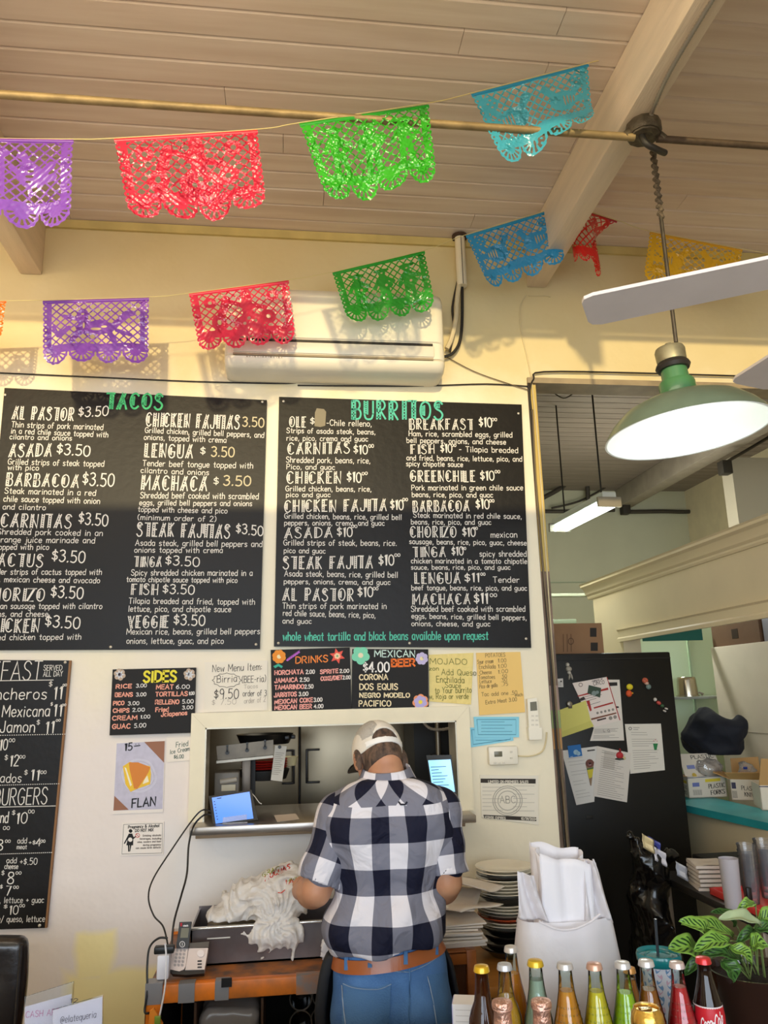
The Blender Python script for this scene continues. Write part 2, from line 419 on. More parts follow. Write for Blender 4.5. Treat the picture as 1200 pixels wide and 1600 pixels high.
# half-height partition with a crown, on the right of the opening: header over a serving hatch
part = mat('partition_paint', '#dccba6', .5, var=.06, vscale=3)
XP = 2.2
mb = MB(); mb.box((XP, 1.42, 0), (XP+.12, 1.87, 2.36)); mb.box((XP, -1.2, 2.02), (XP+.12, 1.42, 2.36)); mb.box((XP, -1.2, 0), (XP+.12, 1.42, 1.044))
struct('wall_partition', mb, part)
def crown(prof, y0, y1, x):
    mb = MB(); n = len(prof)
    vs = [(x-q[0], y0, q[1]) for q in prof]+[(x-q[0], y1, q[1]) for q in prof]
    mb.add(vs, [tuple(range(n)), tuple(range(2*n-1, n-1, -1))]+[(i, (i+1) % n, (i+1) % n+n, i+n) for i in range(n)])
    return mb
tr = mat('partition_trim', '#dac9a4', .42)
cp = [(-.12, 2.34), (.008, 2.34), (.014, 2.352), (.014, 2.362), (.026, 2.375), (.032, 2.395), (.044, 2.415), (.062, 2.428), (.062, 2.442), (.07, 2.45), (-.12, 2.45)]
struct('trim_7', crown(cp, -1.2, 1.94, XP), tr, 20)
cp = [(.0, 2.0), (.022, 2.0), (.022, 2.02), (.012, 2.03), (.012, 2.07), (.02, 2.08), (.0, 2.085)]
struct('trim_8', crown(cp, -1.2, 1.47, XP), tr, 20)
# mint panelled wall seen through the hatch
struct('wall_mint', MB().box((XP+.12, 1.9, 0), (4.6, 2.0, 2.34)), mat('mint_panel', '#cfe0bd', .5))
struct('trim_9', MB().box((2.9, 1.888, 0), (2.915, 1.9, 2.34)), flat('#a9bd9b'))
# ledge of the hatch
struct('trim_10', MB().prism([(2.125, 1.0, 1.045), (2.125, .66, 1.045), (2.205, -.02, 1.045), (2.24, -.3, 1.045), (2.42, -.3, 1.045), (2.42, 1.0, 1.045)], (0, 0, .035)), mat('teal_ledge', '#2f9fa2', .45, var=.25, vscale=5))

# ---------------------------------------------------------------- kitchen seen through the pass-through
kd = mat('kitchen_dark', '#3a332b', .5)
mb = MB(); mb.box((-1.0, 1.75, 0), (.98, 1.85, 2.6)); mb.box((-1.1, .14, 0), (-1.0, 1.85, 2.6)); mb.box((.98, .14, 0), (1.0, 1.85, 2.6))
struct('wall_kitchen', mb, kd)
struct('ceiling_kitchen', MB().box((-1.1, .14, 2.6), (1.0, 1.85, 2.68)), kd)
# ================================================================= lettering: a single-stroke hand
GL = {}
_src = r"""
A6 0,0 3,10 6,0/1.2,3.5 4.8,3.5
B5 0,0 0,10/~0,10 3.5,10 4.6,7.7 3.5,5.4 0,5.3/~0,5.3 4,5.2 5.2,2.7 4,.1 0,0
C5.5 ~5.3,8.5 3.5,10 1.2,9 0,5 1.2,1 3.5,0 5.4,1.5
D5.5 0,0 0,10/~0,10 3,9.6 5.4,7.3 5.4,2.7 3,.4 0,0
E4.5 0,0 0,10/0,10 4.5,10/0,5.2 3.8,5.2/0,0 4.5,0
F4.5 0,0 0,10/0,10 4.5,10/0,5.2 3.6,5.2
G5.8 ~5.3,8.6 3.5,10 1.2,9 0,5 1.2,1 3.5,0 5.5,1.4/5.5,1.2 5.5,4.6 3.2,4.6
H5.2 0,0 0,10/5.2,0 5.2,10/0,5 5.2,5
I1.4 .7,0 .7,10
J4 3.6,10 3.6,3/~3.6,3 3.2,.5 1.8,0 .3,.6 0,2.5
K5 0,0 0,10/4.8,10 0,4.5/1.6,6 5,0
L4.2 0,10 0,0/0,0 4.2,0
M7 0,0 .3,10/.3,10 3.5,3 6.7,10/6.7,10 7,0
N5.4 0,0 0,10/0,10 5.4,0 5.4,10
O6 ~3,10 .8,8.5 0,5 .8,1.5 3,0 5.2,1.5 6,5 5.2,8.5 3,10
P4.8 0,0 0,10/~0,10 3.4,10 4.8,7.5 3.4,5 0,4.8
Q6 ~3,10 .8,8.5 0,5 .8,1.5 3,0 5.2,1.5 6,5 5.2,8.5 3,10/3.5,3 6,-.5
R5 0,0 0,10/~0,10 3.4,10 4.7,7.6 3.4,5.2 0,5/1.8,5 5,0
S5 ~4.7,8.6 3.4,10 1.4,10 .2,8 1.2,6 3.6,4.6 4.9,2.6 3.8,.3 1.6,0 0,1.6
T5 2.5,10 2.5,0/0,10 5,10
U5.2 0,10 0,3/~0,3 .8,.6 2.6,0 4.4,.6 5.2,3/5.2,3 5.2,10
V5.6 0,10 2.8,0 5.6,10
W7.6 0,10 1.9,0 3.8,8 5.7,0 7.6,10
X5.2 0,0 5.2,10/0,10 5.2,0
Y5.2 2.6,5 2.6,0/0,10 2.6,5 5.2,10
Z5 0,10 5,10 0,0 5,0
a4.2 ~4,5.6 2,6.5 .2,5 .1,2 1.6,0 3.4,1 4,3.4/4,6.2 4,0
b4.2 0,10 0,0/~0,4 1.4,6.2 3.6,5.6 4.2,3 3.4,.4 1.4,0 0,1.6
c3.8 ~3.7,5.4 2.2,6.4 .6,5.6 0,3.2 .7,.8 2.3,0 3.8,1
d4.2 4.2,10 4.2,0/~4.2,4 2.8,6.2 .8,5.6 0,3 .8,.4 2.6,0 4.2,1.8
e4 ~.1,3.3 3.9,3.5 3.4,5.8 2,6.4 .5,5.4 0,3 .8,.6 2.3,0 3.9,1
f3 ~3.2,9.4 2.2,10 1.2,9 1,7 1,0/0,6 2.6,6
g4.2 ~4.1,5.4 2.4,6.4 .6,5.6 0,3.4 .8,1 2.4,.6 4.1,2.4/4.1,6.2 4.1,-1/~4.1,-1 3.2,-3 1.4,-3 .2,-2
h4 0,10 0,0/~0,3.6 1.2,6 3,6.2 3.9,4.4 3.9,0
i1.2 .6,6.2 .6,0/.6,8.4 .6,8.9
j2 1.6,6.2 1.6,-1/~1.6,-1 1,-3 -.3,-2.6/1.6,8.4 1.6,8.9
k3.8 0,10 0,0/3.5,6.2 0,2.8/1.2,3.8 3.8,0
l1.2 .6,10 .6,0
m6 0,6.2 0,0/~0,3.8 1.2,6.2 2.6,5.8 2.9,4 2.9,0/~2.9,3.8 4.2,6.2 5.6,5.8 6,4 6,0
n4 0,6.2 0,0/~0,3.6 1.4,6.2 3.2,6 4,4 4,0
o4.2 ~2.1,6.4 .5,5.4 0,3.2 .6,.8 2.1,0 3.6,.8 4.2,3.2 3.7,5.4 2.1,6.4
p4.2 0,6.2 0,-3/~0,4 1.4,6.2 3.6,5.6 4.2,3 3.4,.4 1.4,0 0,1.6
q4.2 4.2,6.2 4.2,-3/~4.2,4 2.8,6.2 .8,5.6 0,3 .8,.4 2.6,0 4.2,1.8
r3 0,6.2 0,0/~0,3.4 1.2,5.8 3,6
s3.6 ~3.4,5.6 2,6.4 .4,5.6 .6,4 2.8,2.8 3.5,1.4 2.2,0 .1,.8
t3 1.5,9 1.5,.8/~1.5,.8 2,0 3,.3/0,6.2 3,6.2
u4 0,6.2 0,2/~0,2 .8,.2 2.2,0 4,2.2/4,6.2 4,0
v4 0,6.2 2,0 4,6.2
w5.6 0,6.2 1.4,0 2.8,5 4.2,0 5.6,6.2
x3.8 0,0 3.8,6.2/0,6.2 3.8,0
y4 0,6.2 2.1,.6/4,6.2 1.2,-3
z3.8 0,6.2 3.8,6.2 0,0 3.8,0
05 ~2.5,10 .6,8.5 0,5 .6,1.5 2.5,0 4.4,1.5 5,5 4.4,8.5 2.5,10
12 .2,8.2 1.4,10 1.4,0
24.6 ~.2,8 1,9.6 2.6,10 4.2,8.6 4,6.4 .1,0/.1,0 4.6,0
34.4 ~.2,9 2,10 3.9,9 3.8,6.8 1.8,5.4/~1.8,5.4 4,4.6 4.4,2.4 3,.2 1.2,0 0,1.2
45 3.6,0 3.6,10/3.6,10 0,3 5,3
54.6 4.2,10 .8,10 .5,5.6/~.5,5.6 2.6,6.2 4.4,4.6 4.4,1.8 2.6,0 .2,.7
64.6 ~3.8,10 1,7 0,3 1.2,.2 3.4,.2 4.5,2.6 3.6,5 1.6,5.2 .2,3.4
74.4 0,10 4.4,10 1.4,0
84.6 ~2.3,5.4 .5,7 .8,9.4 2.3,10 3.8,9.4 4.1,7 2.3,5.4 .3,3.6 .4,1 2.3,0 4.2,1 4.3,3.6 2.3,5.4
94.6 ~4.4,7 3.2,4.8 1,5.2 .1,7.4 1.2,9.8 3.2,9.8 4.4,7/4.4,7 3.8,0
$4.2 ~4,7.6 2.2,8.6 .3,7.2 .8,5.6 3.4,4.6 4,2.8 2.2,1.4 0,2.4/2.1,10 2.1,0
..9 .2,0 .7,.6
,1 .7,.8 .2,-1.6
(2.2 ~2,10.4 .4,7.6 .4,2.4 2,-.6
)2.2 ~.2,10.4 1.8,7.6 1.8,2.4 .2,-.6
-3.4 .3,4 3.1,4
:1 .3,1.4 .7,2/.3,5 .7,5.6
+4 0,4.4 4,4.4/2,2.2 2,6.6
/4 0,-1 4,10.5
&5.6 ~5.4,0 1,7 1.2,9.6 2.8,10 3.6,8.4 .4,3.6 .2,1.2 1.8,0 3.8,.8 5.4,4
@7 ~4.8,5.6 3.4,6.4 2.2,4.4 2.6,2.6 4.2,3 4.8,5.6 4.9,3 6.2,3 6.9,5.4 5.6,8.8 3,9.4 .6,7 .3,3 2,.2 4.6,-.2
'1 .5,10 .4,8.2
c|
"""
for ln in _src.strip().split('\n'):
    if ln.startswith('c|'): continue
    ch = ln[0]; h, body = ln[1:].split(' ', 1) if ' ' in ln else (ln[1:], '')
    st = []
    for q in body.split('/') if ch != '/' else [body]:
        sm = q.startswith('~'); pts = [tuple(float(v) for v in t.split(',')) for t in q.lstrip('~').split()]
        if sm:
            P = spline([(a, b, 0) for a, b in pts], 4); pts = [(p.x, p.y) for p in P]
        st.append(pts)
    GL[ch] = (float(h), st)
GL[' '] = (3.0, [])
def ribbon(mb, pts, w, mp):
    n = len(pts)
    if n < 2: return
    L = []; R = []
    for i, (x, y) in enumerate(pts):
        ax, ay = pts[max(i-1, 0)]; bx, by = pts[min(i+1, n-1)]
        dx, dy = bx-ax, by-ay; d = math.hypot(dx, dy) or 1
        k = w/2
        if 0 < i < n-1:
            d1 = (x-ax, y-ay); d2 = (bx-x, by-y); l1 = math.hypot(*d1) or 1; l2 = math.hypot(*d2) or 1
            c = (d1[0]*d2[0]+d1[1]*d2[1])/l1/l2; k = w/2/max(.45, math.sqrt(max(0, (1+c)/2)))
        nx, ny = -dy/d*k, dx/d*k
        if i in (0, n-1):
            s = (-1 if i == 0 else 1)*w*.35; x += dx/d*s; y += dy/d*s
        L.append((x+nx, y+ny)); R.append((x-nx, y-ny))
    vs = [mp(*p) for p in L]+[mp(*p) for p in R]
    mb.add(vs, [(i, i+1, n+i+1, n+i) for i in range(n-1)])
_jr = random.Random(11)
def wrt(mb, s, x0, y0, x1, y1, h, mp, w=None, head=0, jit=.25, slant=0.0):
    """write s along the baseline (x0,y0)-(x1,y1) with capital height h; mp turns the flat point into a point of the surface"""
    w = w or max(.9, h*.10); gapw = 1.9 if not head else 2.4
    tot = sum(GL[c][0] for c in s)+gapw*(len(s)-1)
    Lx = math.hypot(x1-x0, y1-y0); sx = Lx/max(tot, .1); ux, uy = (x1-x0)/Lx, (y1-y0)/Lx
    vx, vy = x0-540, y0+3700; d = math.hypot(vx, vy); vx, vy = -vx/d, -vy/d
    vx += ux*slant; vy += uy*slant
    cx = 0; sy = h/10
    for c in s:
        gw, st = GL[c]; jy = _jr.uniform(-jit, jit)
        def tr(a, b, cx=cx, jy=jy): return (x0+ux*(cx+a)*sx+vx*(b+jy)*sy, y0+uy*(cx+a)*sx+vy*(b+jy)*sy)
        for k, q in enumerate(st):
            ribbon(mb, [tr(a, b) for a, b in q], w, mp)
            if head and k == 0:
                # hollow stem: a second line beside the first and rungs between
                off = head/sx
                (xa, ya), (xb, yb) = q[0], q[min(1, len(q)-1)]
                if c in 'COGQ': xa, ya, xb, yb = .55, 2.4, .55, 7.6
                elif c == 'S': xa, ya, xb, yb = .9, 6.6, 1.1, 8.6
                ribbon(mb, [tr(xa+off, ya), tr(xb+off, yb)], w, mp)
                nr = 6
                for j in range(nr):
                    t = (j+.5)/nr; ribbon(mb, [tr(xa+(xb-xa)*t, ya+(yb-ya)*t), tr(xa+(xb-xa)*t+off, ya+(yb-ya)*t)], w*.7, mp)
        cx += gw+gapw
def xf(ox, oy, k): return lambda *q: tuple(v*k+(ox if i % 2 == 0 else oy) for i, v in enumerate(q))
def wall(Y): return lambda x, y: at(x, y, Y)
def slab(mb, corners, Y, t):
    """flat board on the wall: front face at Y with these corners, t thick"""
    mb.prism([at(x, y, Y) for x, y in corners], (0, t, 0)); return mb
def lines(mb, txt, f, k, mp, wk=1.0, slant=0):
    """txt rows: text|x0|x1|baseline left|baseline right|capital height, optional h = hollow heading"""
    for ln in txt.strip().split('\n'):
        p = ln.strip().split('|'); x0, x1, b0, b1, h = [float(v) for v in p[1:6]]
        a = f(x0, b0); b = f(x1, b1); hd = len(p) > 6
        hh = h*k*(.92 if not hd and h < 30 else 1)
        w = (max(1.0, hh*.085) if hd else min(1.9, max(1.05, hh*.115)))*wk
        wrt(mb, p[0], a[0], a[1], b[0], b[1], hh, mp, w=w, head=(hh*.17 if hd else 0), slant=slant)
chalk = mat('chalk_white', '#e2dbd0', .7); teal_chalk = mat('chalk_teal', '#58c0a4', .7); green_chalk = mat('chalk_green', '#4fc67c', .7); dim_chalk = mat('chalk_smear', '#8a8069', .8)
board = mat('blackboard', '#16120f', .42, var=.25, vscale=2, spec=.25, bump=.05, bscale=30)
screwm = mat('screw_head', '#cfc6b4', .4, metal=.6)
BT = .014; YB = -.018
def chalkboard(name, corners, label, cat, screws):
    t = thing(name, label, cat, at(*corners[3], YB))
    slab(MB(), corners, YB, BT).build('board', board, t, 0)
    for x, y in screws:
        MB().lathe([(0, 0), (.006, 0), (.006, -.002), (.003, -.004), (0, -.0045)], at(x, y, YB), 10, Matrix.Rotation(-math.pi/2, 4, 'X').to_3x3().to_4x4()).build('screw', screwm, t)
    return t
YT = YB-.0012
tb = chalkboard('menu_chalkboard', [(7, 606), (417, 625), (406, 1014), (-30, 1016)], 'big black chalkboard menu headed TACOS in green', 'menu board', [(8, 617), (410, 628), (173, 1011), (400, 1007)])
f3 = xf(0, 590, .35833)
mb = MB()
lines(mb, """AL PASTOR|52|318|180|188|55|h
$3.50|342|470|170|166|42
Thin strips of pork marinated|50|448|216|228|27
in a red chile sauce topped with|48|470|243|260|25
cilantro and onions|42|312|268|274|23
ASADA|38|222|345|342|55|h
$3.50|248|390|332|344|46
Grilled strips of steak topped|34|452|378|388|27
with pico|34|168|402|404|24
BARBACOA|26|340|470|480|55|h
$3.50|360|495|466|476|55
Steak marinated in a red|20|416|505|515|27
chile sauce topped with onion|15|434|540|550|27
and cilantro|12|198|574|578|25
CARNITAS|2|308|650|657|58|h
$3.50|343|468|636|648|50
Shredded pork cooked in an|-12|446|683|690|27
orange juice marinade and|-15|412|718|722|27
topped with pico|-18|212|750|750|26
CACTUS|-56|184|822|826|55|h
$3.50|226|368|800|808|50
Tender strips of cactus topped with|-62|442|858|860|27
pico, mexican cheese and avocado|-62|434|890|896|26
CHORIZO|-74|190|972|975|55|h
$3.50|222|360|956|965|50
Mexican sausage topped with cilantro|-76|444|1008|1008|27
onions, and cheese|-70|208|1042|1042|26
CHICKEN|-80|165|1110|1110|58|h
$3.50|197|346|1085|1096|50
Grilled chicken topped with|-76|352|1145|1142|27
CHICKEN FAJITAS|636|1042|212|224|58|h
Grilled chicken, grilled bell peppers, and|632|1150|240|262|25
onions, topped with crema|628|986|270|284|25
LENGUA|630|838|345|352|58|h
$|874|894|335|337|34
Tender beef tongue topped with|622|1102|385|396|27
cilantro and onions|614|910|415|425|25
MACHACA|616|900|488|494|62|h
$|932|952|468|468|34
Shredded beef cooked with scrambled|612|1126|525|530|28
eggs, grilled bell peppers and onions|608|1098|556|560|25
topped with cheese and pico|602|990|585|592|25
(minimum order of 2)|600|942|620|628|25
STEAK FAJITAS|596|1000|690|700|58|h
$3.50|1030|1146|678|690|42
Asada steak, grilled bell peppers and|590|1142|732|738|27
onions topped with crema|586|970|762|764|25
TINGA|584|702|825|825|44|h
$3.50|722|868|815|825|40
Spicy shredded chicken marinated in a|572|1100|862|864|27
tomato chipotle sauce topped with pico|552|1034|890|894|24
FISH|572|686|946|946|46|h
$3.50|710|846|940|946|40
Tilapia breaded and fried, topped with|562|1110|985|990|27
lettuce, pico, and chipotle sauce|560|1006|1020|1022|27
VEGGIE|556|732|1092|1090|52|h
$3.50|758|892|1077|1083|45
Mexican rice, beans, grilled bell peppers|552|1132|1120|1118|27
onions, lettuce, guac, and pico|552|974|1160|1160|27""", f3, .3583, wall(YT))
mb.build('white_lettering', chalk, tb, 0)
mb = MB(); lines(mb, 'TACOS|462|706|134|138|66|h', f3, .3583, wall(YT), 1.5); mb.build('green_heading', green_chalk, tb, 0)
mb = MB()
lines(mb, """3.50|1058|1150|212|216|40
3.50|922|1020|342|347|42
3.50|975|1092|470|472|42""", f3, .3583, wall(YT-.0004), 1.1); mb.build('smudged_prices', mat('chalk_cream', '#c9bb98', .7), tb, 0)
bb = chalkboard('menu_chalkboard', [(436, 620), (815, 632), (830, 1012), (428, 1010)], 'big black chalkboard menu headed BURRITOS in teal', 'menu board', [(443, 627), (810, 646), (822, 998), (435, 1005), (640, 1005)])
f4 = xf(420, 600, .35)
mb = MB()
lines(mb, """OLE|92|164|192|192|46|h
$|186|203|180|180|32
-Chile relleno,|258|458|185|190|28
Strips of asada steak, beans,|80|475|218|225|24
rice, pico, crema and guac|80|442|252|256|24
CARNITAS|84|360|314|308|50|h
$10|380|440|310|314|40
00|446|468|284|284|16
Shredded pork, beans, rice,|78|452|350|354|27
Pico, and guac|80|294|380|382|24
CHICKEN|80|320|445|442|52|h
$10|350|412|435|440|44
00|416|440|407|405|14
Grilled chicken, beans, rice,|75|457|478|480|25
pico and guac|78|274|504|504|22
CHICKEN FAJITA|70|524|572|566|52|h
$10|544|600|558|562|44
00|598|620|522|522|14
Grilled chicken, beans, rice, grilled bell|70|592|600|606|25
peppers, onions, crema, and guac|70|516|630|632|24
ASADA|70|282|688|685|46|h
$10|306|372|680|682|42
00|370|394|642|642|14
Grilled strips of steak, beans, rice.|66|570|720|722|27
pico and guac|68|252|754|756|24
STEAK FAJITA|64|462|825|822|54|h
$10|492|558|808|810|46
00|562|586|770|770|14
Asada steak, beans, rice, grilled bell|70|575|858|864|27
peppers, onions, crema, and guac|68|542|892|896|24
AL PASTOR|62|376|965|968|54|h
$10|398|464|948|950|44
00|466|488|920|920|14
Thin strips of pork marinated in|62|524|1003|1004|28
red chile sauce, beans, rice, pico,|64|475|1034|1044|27
and guac|62|190|1068|1070|24
BREAKFAST|628|910|202|204|46|h
$10|940|996|190|192|42
00|996|1018|165|165|14
Ham, rice, scrambled eggs, grilled|626|1086|232|238|25
bell peppers, onions, and cheese|616|1058|262|270|24
FISH|634|738|312|310|40|h
$10|768|818|306|306|38
00|816|836|280|280|13
- Tilapia breaded|850|1112|302|308|26
and fried, beans, rice, lettuce, pico, and|616|1130|340|346|24
spicy chipotle sauce|614|866|366|370|24
GREENCHILE|632|920|435|436|48|h
$10|946|1006|428|430|42
00|1010|1032|398|398|14
Pork marinated in green chile sauce|638|1134|474|474|25
beans, rice, pico, and guac|640|1000|504|506|24
BARBACOA|644|894|570|568|48|h
$10|926|984|556|558|42
00|985|1006|528|528|14
Steak marinated in red chile sauce,|646|1128|596|602|25
beans, rice, pico, and guac|636|992|626|628|24
CHORIZO|632|836|684|684|48|h
$10|866|922|680|680|40
00|914|932|650|650|13
mexican|992|1108|686|684|28
sausage, beans, rice, pico, guac, cheese|628|1150|714|720|24
TINGA|644|788|772|772|44|h
$10|818|868|764|764|38
00|862|880|740|740|13
spicy shredded|942|1150|770|770|27
chicken marinated in a tomato chipotle|636|1152|800|802|24
sauce, beans, rice, pico, and guac|636|1078|828|828|22
LENGUA|652|854|890|890|48|h
$11|876|940|884|884|40
00|946|966|855|855|13
Tender|1002|1118|886|886|27
beef tongue, beans, rice, pico, and guac|638|1152|920|922|24
MACHACA|642|898|984|982|46|h
$11|918|978|980|980|46
00|988|1018|950|950|16
Shredded beef cooked with scrambled|636|1144|1016|1016|27
eggs, beans, rice, grilled bell peppers,|638|1150|1046|1054|24
onions, cheese, and guac|638|988|1080|1082|24""", f4, .35, wall(YT))
mb.build('white_lettering', chalk, bb, 0)
mb = MB(); lines(mb, 'BURRITOS|372|776|157|157|80|h\nwhole wheat tortilla and black beans available upon request|64|978|1145|1140|36', f4, .35, wall(YT), 1.15); mb.build('teal_lettering', teal_chalk, bb, 0)
mb = MB()
mb.poly([at(*f4(x, y), YT) for x, y in ((204, 188), (206, 128), (214, 108), (246, 112), (256, 124), (252, 186), (230, 192))]); mb.build('chalk_smudge', dim_chalk, bb, 0)

# tall board at the left edge
fb = chalkboard('menu_chalkboard', [(-160, 1030), (108, 1032), (70, 1450), (-190, 1458)], 'black chalkboard of breakfast and burgers cut by the left edge, thin white lettering', 'menu board', [(102, 1035), (62, 1446)])
f5 = xf(0, 1000, .26667); f8 = xf(0, 1300, .26667)
mb = MB()
lines(mb, """BREAKFAST|-300|236|236|232|108
SERVED|255|362|178|178|30
ALL DAY|253|365|214|212|30
Rancheros|-128|270|350|345|64
$|286|305|275|275|34
11|314|362|347|345|74
00|368|390|272|270|15
a la Mexicana|-140|288|452|447|66
$|296|308|386|386|24
11|314|360|446|445|70
00|364|386|388|386|14
con Jamon|-150|200|542|540|66
$|214|232|498|498|32
11|266|314|548|546|70
00|328|354|478|476|14
$10|-30|40|645|645|64
00|52|86|598|598|22
$|26|44|706|706|34
12|58|106|740|738|64
00|114|146|694|694|20
Chilaquiles Enchilados|-500|122|836|834|52
$|142|160|792|792|32
11|180|228|822|822|62
00|238|270|784|784|20
BURGERS|-36|272|970|962|96
and|-24|45|1070|1070|64
$|70|88|1026|1026|30
10|96|156|1075|1072|64
00|165|200|1015|1015|22
00|18|55|1112|1112|22""", f5, .2667, wall(YT), .8)
lines(mb, """8|-24|14|108|108|62
00|30|60|62|62|18
add|102|155|66|66|32
meat|98|155|100|100|28
+$|168|206|74|74|28
4|210|236|84|82|46
00|238|264|62|62|18
add|38|95|182|182|32
cheese|26|104|216|216|30
+$.50|116|216|192|190|38
$|8|24|254|254|30
8|42|78|302|302|68
00|92|124|248|248|18
$|0|14|332|332|26
7|34|60|372|372|54
00|78|108|332|332|18
w/ mayo, lettuce + guac|-140|255|418|414|34
+ $|-30|42|452|448|26
10|54|104|484|482|52
00|114|144|440|440|18
stuffed w/ queso, lettuce|-150|260|530|525|36""", f8, .2667, wall(YT), .85)
for a, b, f in (((-300, 243), (312, 234), f5), ((-100, 981), (325, 972), f5)):
    ribbon(mb, [f(*a), f(*b)], 1.1, wall(YT))
for a, b, f in (((-200, 562), (378, 552), f5), ((-200, 856), (342, 842), f5), ((-200, 136), (300, 120), f8)):
    for i in range(44):
        t = i/43; x = a[0]+(b[0]-a[0])*t; y = a[1]+(b[1]-a[1])*t; ribbon(mb, [f(x, y), f(x+4, y)], 1.1, wall(YT))
mb.build('white_lettering', chalk, fb, 0)
slab(MB(), [(108, 1032), (111, 1032), (73, 1450), (70, 1450)], YB, BT).build('wooden_edge', flat('#8d6440'), fb, 0)

# ---------------------------------------------------------------- small signs and papers
def flower(parts, c, r, n, col, cen, Y, pr=.42, squash=1):
    """petals and centre as flat paint discs"""
    mp = wall(Y); mpp = wall(Y-.0003)
    def blob(cx, cy, rr, mp): return [mp(cx+rr*math.cos(a), cy+rr*math.sin(a)) for a in [2*math.pi*k/14 for k in range(14)]]
    m1, m2 = MB(), MB()
    for i in range(n):
        a = 2*math.pi*i/n+.3; m1.add(blob(c[0]+r*.58*math.cos(a), c[1]+r*.58*math.sin(a), r*pr, wall(Y-.00005*i)), [tuple(range(14))])
    m2.add(blob(c[0], c[1], r*.3, mpp), [tuple(range(14))])
    parts.append((m1, col)); parts.append((m2, cen))
def star(parts, c, r, n, col, Y, inner=.45, rot=0):
    mb = MB(); mb.poly([at(c[0]+(r if k % 2 == 0 else r*inner)*math.cos(math.pi*k/n+rot), c[1]+(r if k % 2 == 0 else r*inner)*math.sin(math.pi*k/n+rot), Y) for k in range(2*n)]); parts.append((mb, col))
def sign(name, label, cat, corners, bcol, Y, t, writing, art=None, group=None, bmat=None):
    """writing: list of (part name, colour, text rows, transform, scale, stroke weight)"""
    o = thing(name, label, cat, at(*corners[3], Y), group)
    slab(MB(), corners, Y, t).build('backing', bmat or flat(bcol), o, 0)
    for nm, col, txt, f, k, wk in writing:
        mb = MB(); lines(mb, txt, f, k, wall(Y-.0008), wk); mb.build(nm, flat(col), o, 0)
    for mb, col in art or []: mb.build('painted_flower' if bcol == '#1d1a18' else 'artwork', flat(col), o, 0)
    return o
BK = '#1d1a18'
art = []; Ys = -.022
for cx in (187, 296): flower(art, (cx, 1054), 9.5, 6, '#b9a38e', '#8f8aa0', Ys-.0008); star(art, (cx, 1054), 8, 7, '#cfd0d2', Ys-.0011)
sign('menu_sign', 'small black SIDES sign with yellow title and silver corner flowers', 'sign', [(176, 1046), (306, 1043), (303, 1145), (171, 1149)], BK, Ys, .02, [
 ('yellow_title', '#e6d73c', 'SIDES|842|1030|246|242|60', f5, .2667, 1.9),
 ('pink_items', '#f0a48c', """RICE|680|770|284|280|24
BEANS|674|776|332|330|24
PICO|664|726|382|380|24
CHIPS|662|756|425|423|24
CREAM|658|802|470|466|26
GUAC|658|762|520|517|28
MEAT|916|1014|288|288|28
TORTILLAS|912|1098|330|326|26
RELLENO|910|1048|376|374|26
Fried|912|986|420|418|26
Jalapenos|945|1095|448|438|27""", f5, .2667, 1.5),
 ('white_prices', '#e6e0da', """3.00|798|858|278|276|22
3.00|798|855|330|328|22
3.00|750|814|382|380|22
2.00|776|846|420|418|22
1.00|824|878|460|458|22
5.00|786|854|514|511|26
6.00|1032|1110|285|284|24
1.00|1108|1138|322|321|20
5.00|1068|1132|372|370|24
3.00|1068|1130|406|404|22""", f5, .2667, 1.0)], art)
f6 = xf(300, 1000, .26667); f7 = xf(560, 1000, .26667)
# drinks
art = []
flower(art, (436, 1026), 11, 8, '#e98f2e', '#f6e2b0', Ys-.0008); star(art, (527, 1025), 12.5, 6, '#e85a4a', Ys-.0008, .5, .3); flower(art, (527, 1025), 5, 6, '#f6c9a0', '#4faf7c', Ys-.0011)
mb = MB()
for i in range(7):
    x = 447+i*2.9; y = 1032-i*2.0
    for s in (-1, 1): mb.poly([at(x, y, Ys-.0008), at(x+2.5, y-1+s*2.2, Ys-.0008), at(x+4.6, y-3+s*2.6, Ys-.0008), at(x+3, y-2.5, Ys-.0008)])
art.append((mb, '#b45fc0'))
mb = MB(); mb.poly([at(427+x, 1041+y, Ys-.0008) for x, y in ((0, 0), (8, -4), (15, 0), (13, 3), (8, 0), (3, 3))]); art.append((mb, '#3fae92'))
sign('menu_sign', 'black DRINKS sign with orange title, orange and red flowers', 'sign', [(423, 1015.5), (546.5, 1011.5), (549.5, 1108), (425, 1113)], BK, Ys, .02, [
 ('orange_title', '#f08a3c', 'DRINKS|608|795|138|126|38', f6, .2667, 1.4),
 ('pink_items', '#f3a79a', """HORCHATA|485|652|204|198|26
JAMAICA|485|618|250|244|26
TAMARINDO|485|655|290|284|26
JARRITOS|482|612|335|328|26
MEXICAN COKE|485|706|375|362|26
MEXICAN BEER|485|700|408|400|26
SPRITE|752|855|198|192|24
COKE/DIET|755|880|238|230|24""", f6, .2667, 1.55),
 ('white_prices', '#e9dfd6', """2.00|668|718|198|196|24
2.50|632|686|244|242|24
2.50|660|710|284|282|24
3.00|626|680|328|326|24
3.00|714|762|362|360|24
4.00|716|768|400|398|24
2.00|866|920|192|190|22
2.00|884|928|230|228|22""", f6, .2667, 1.2)], art)
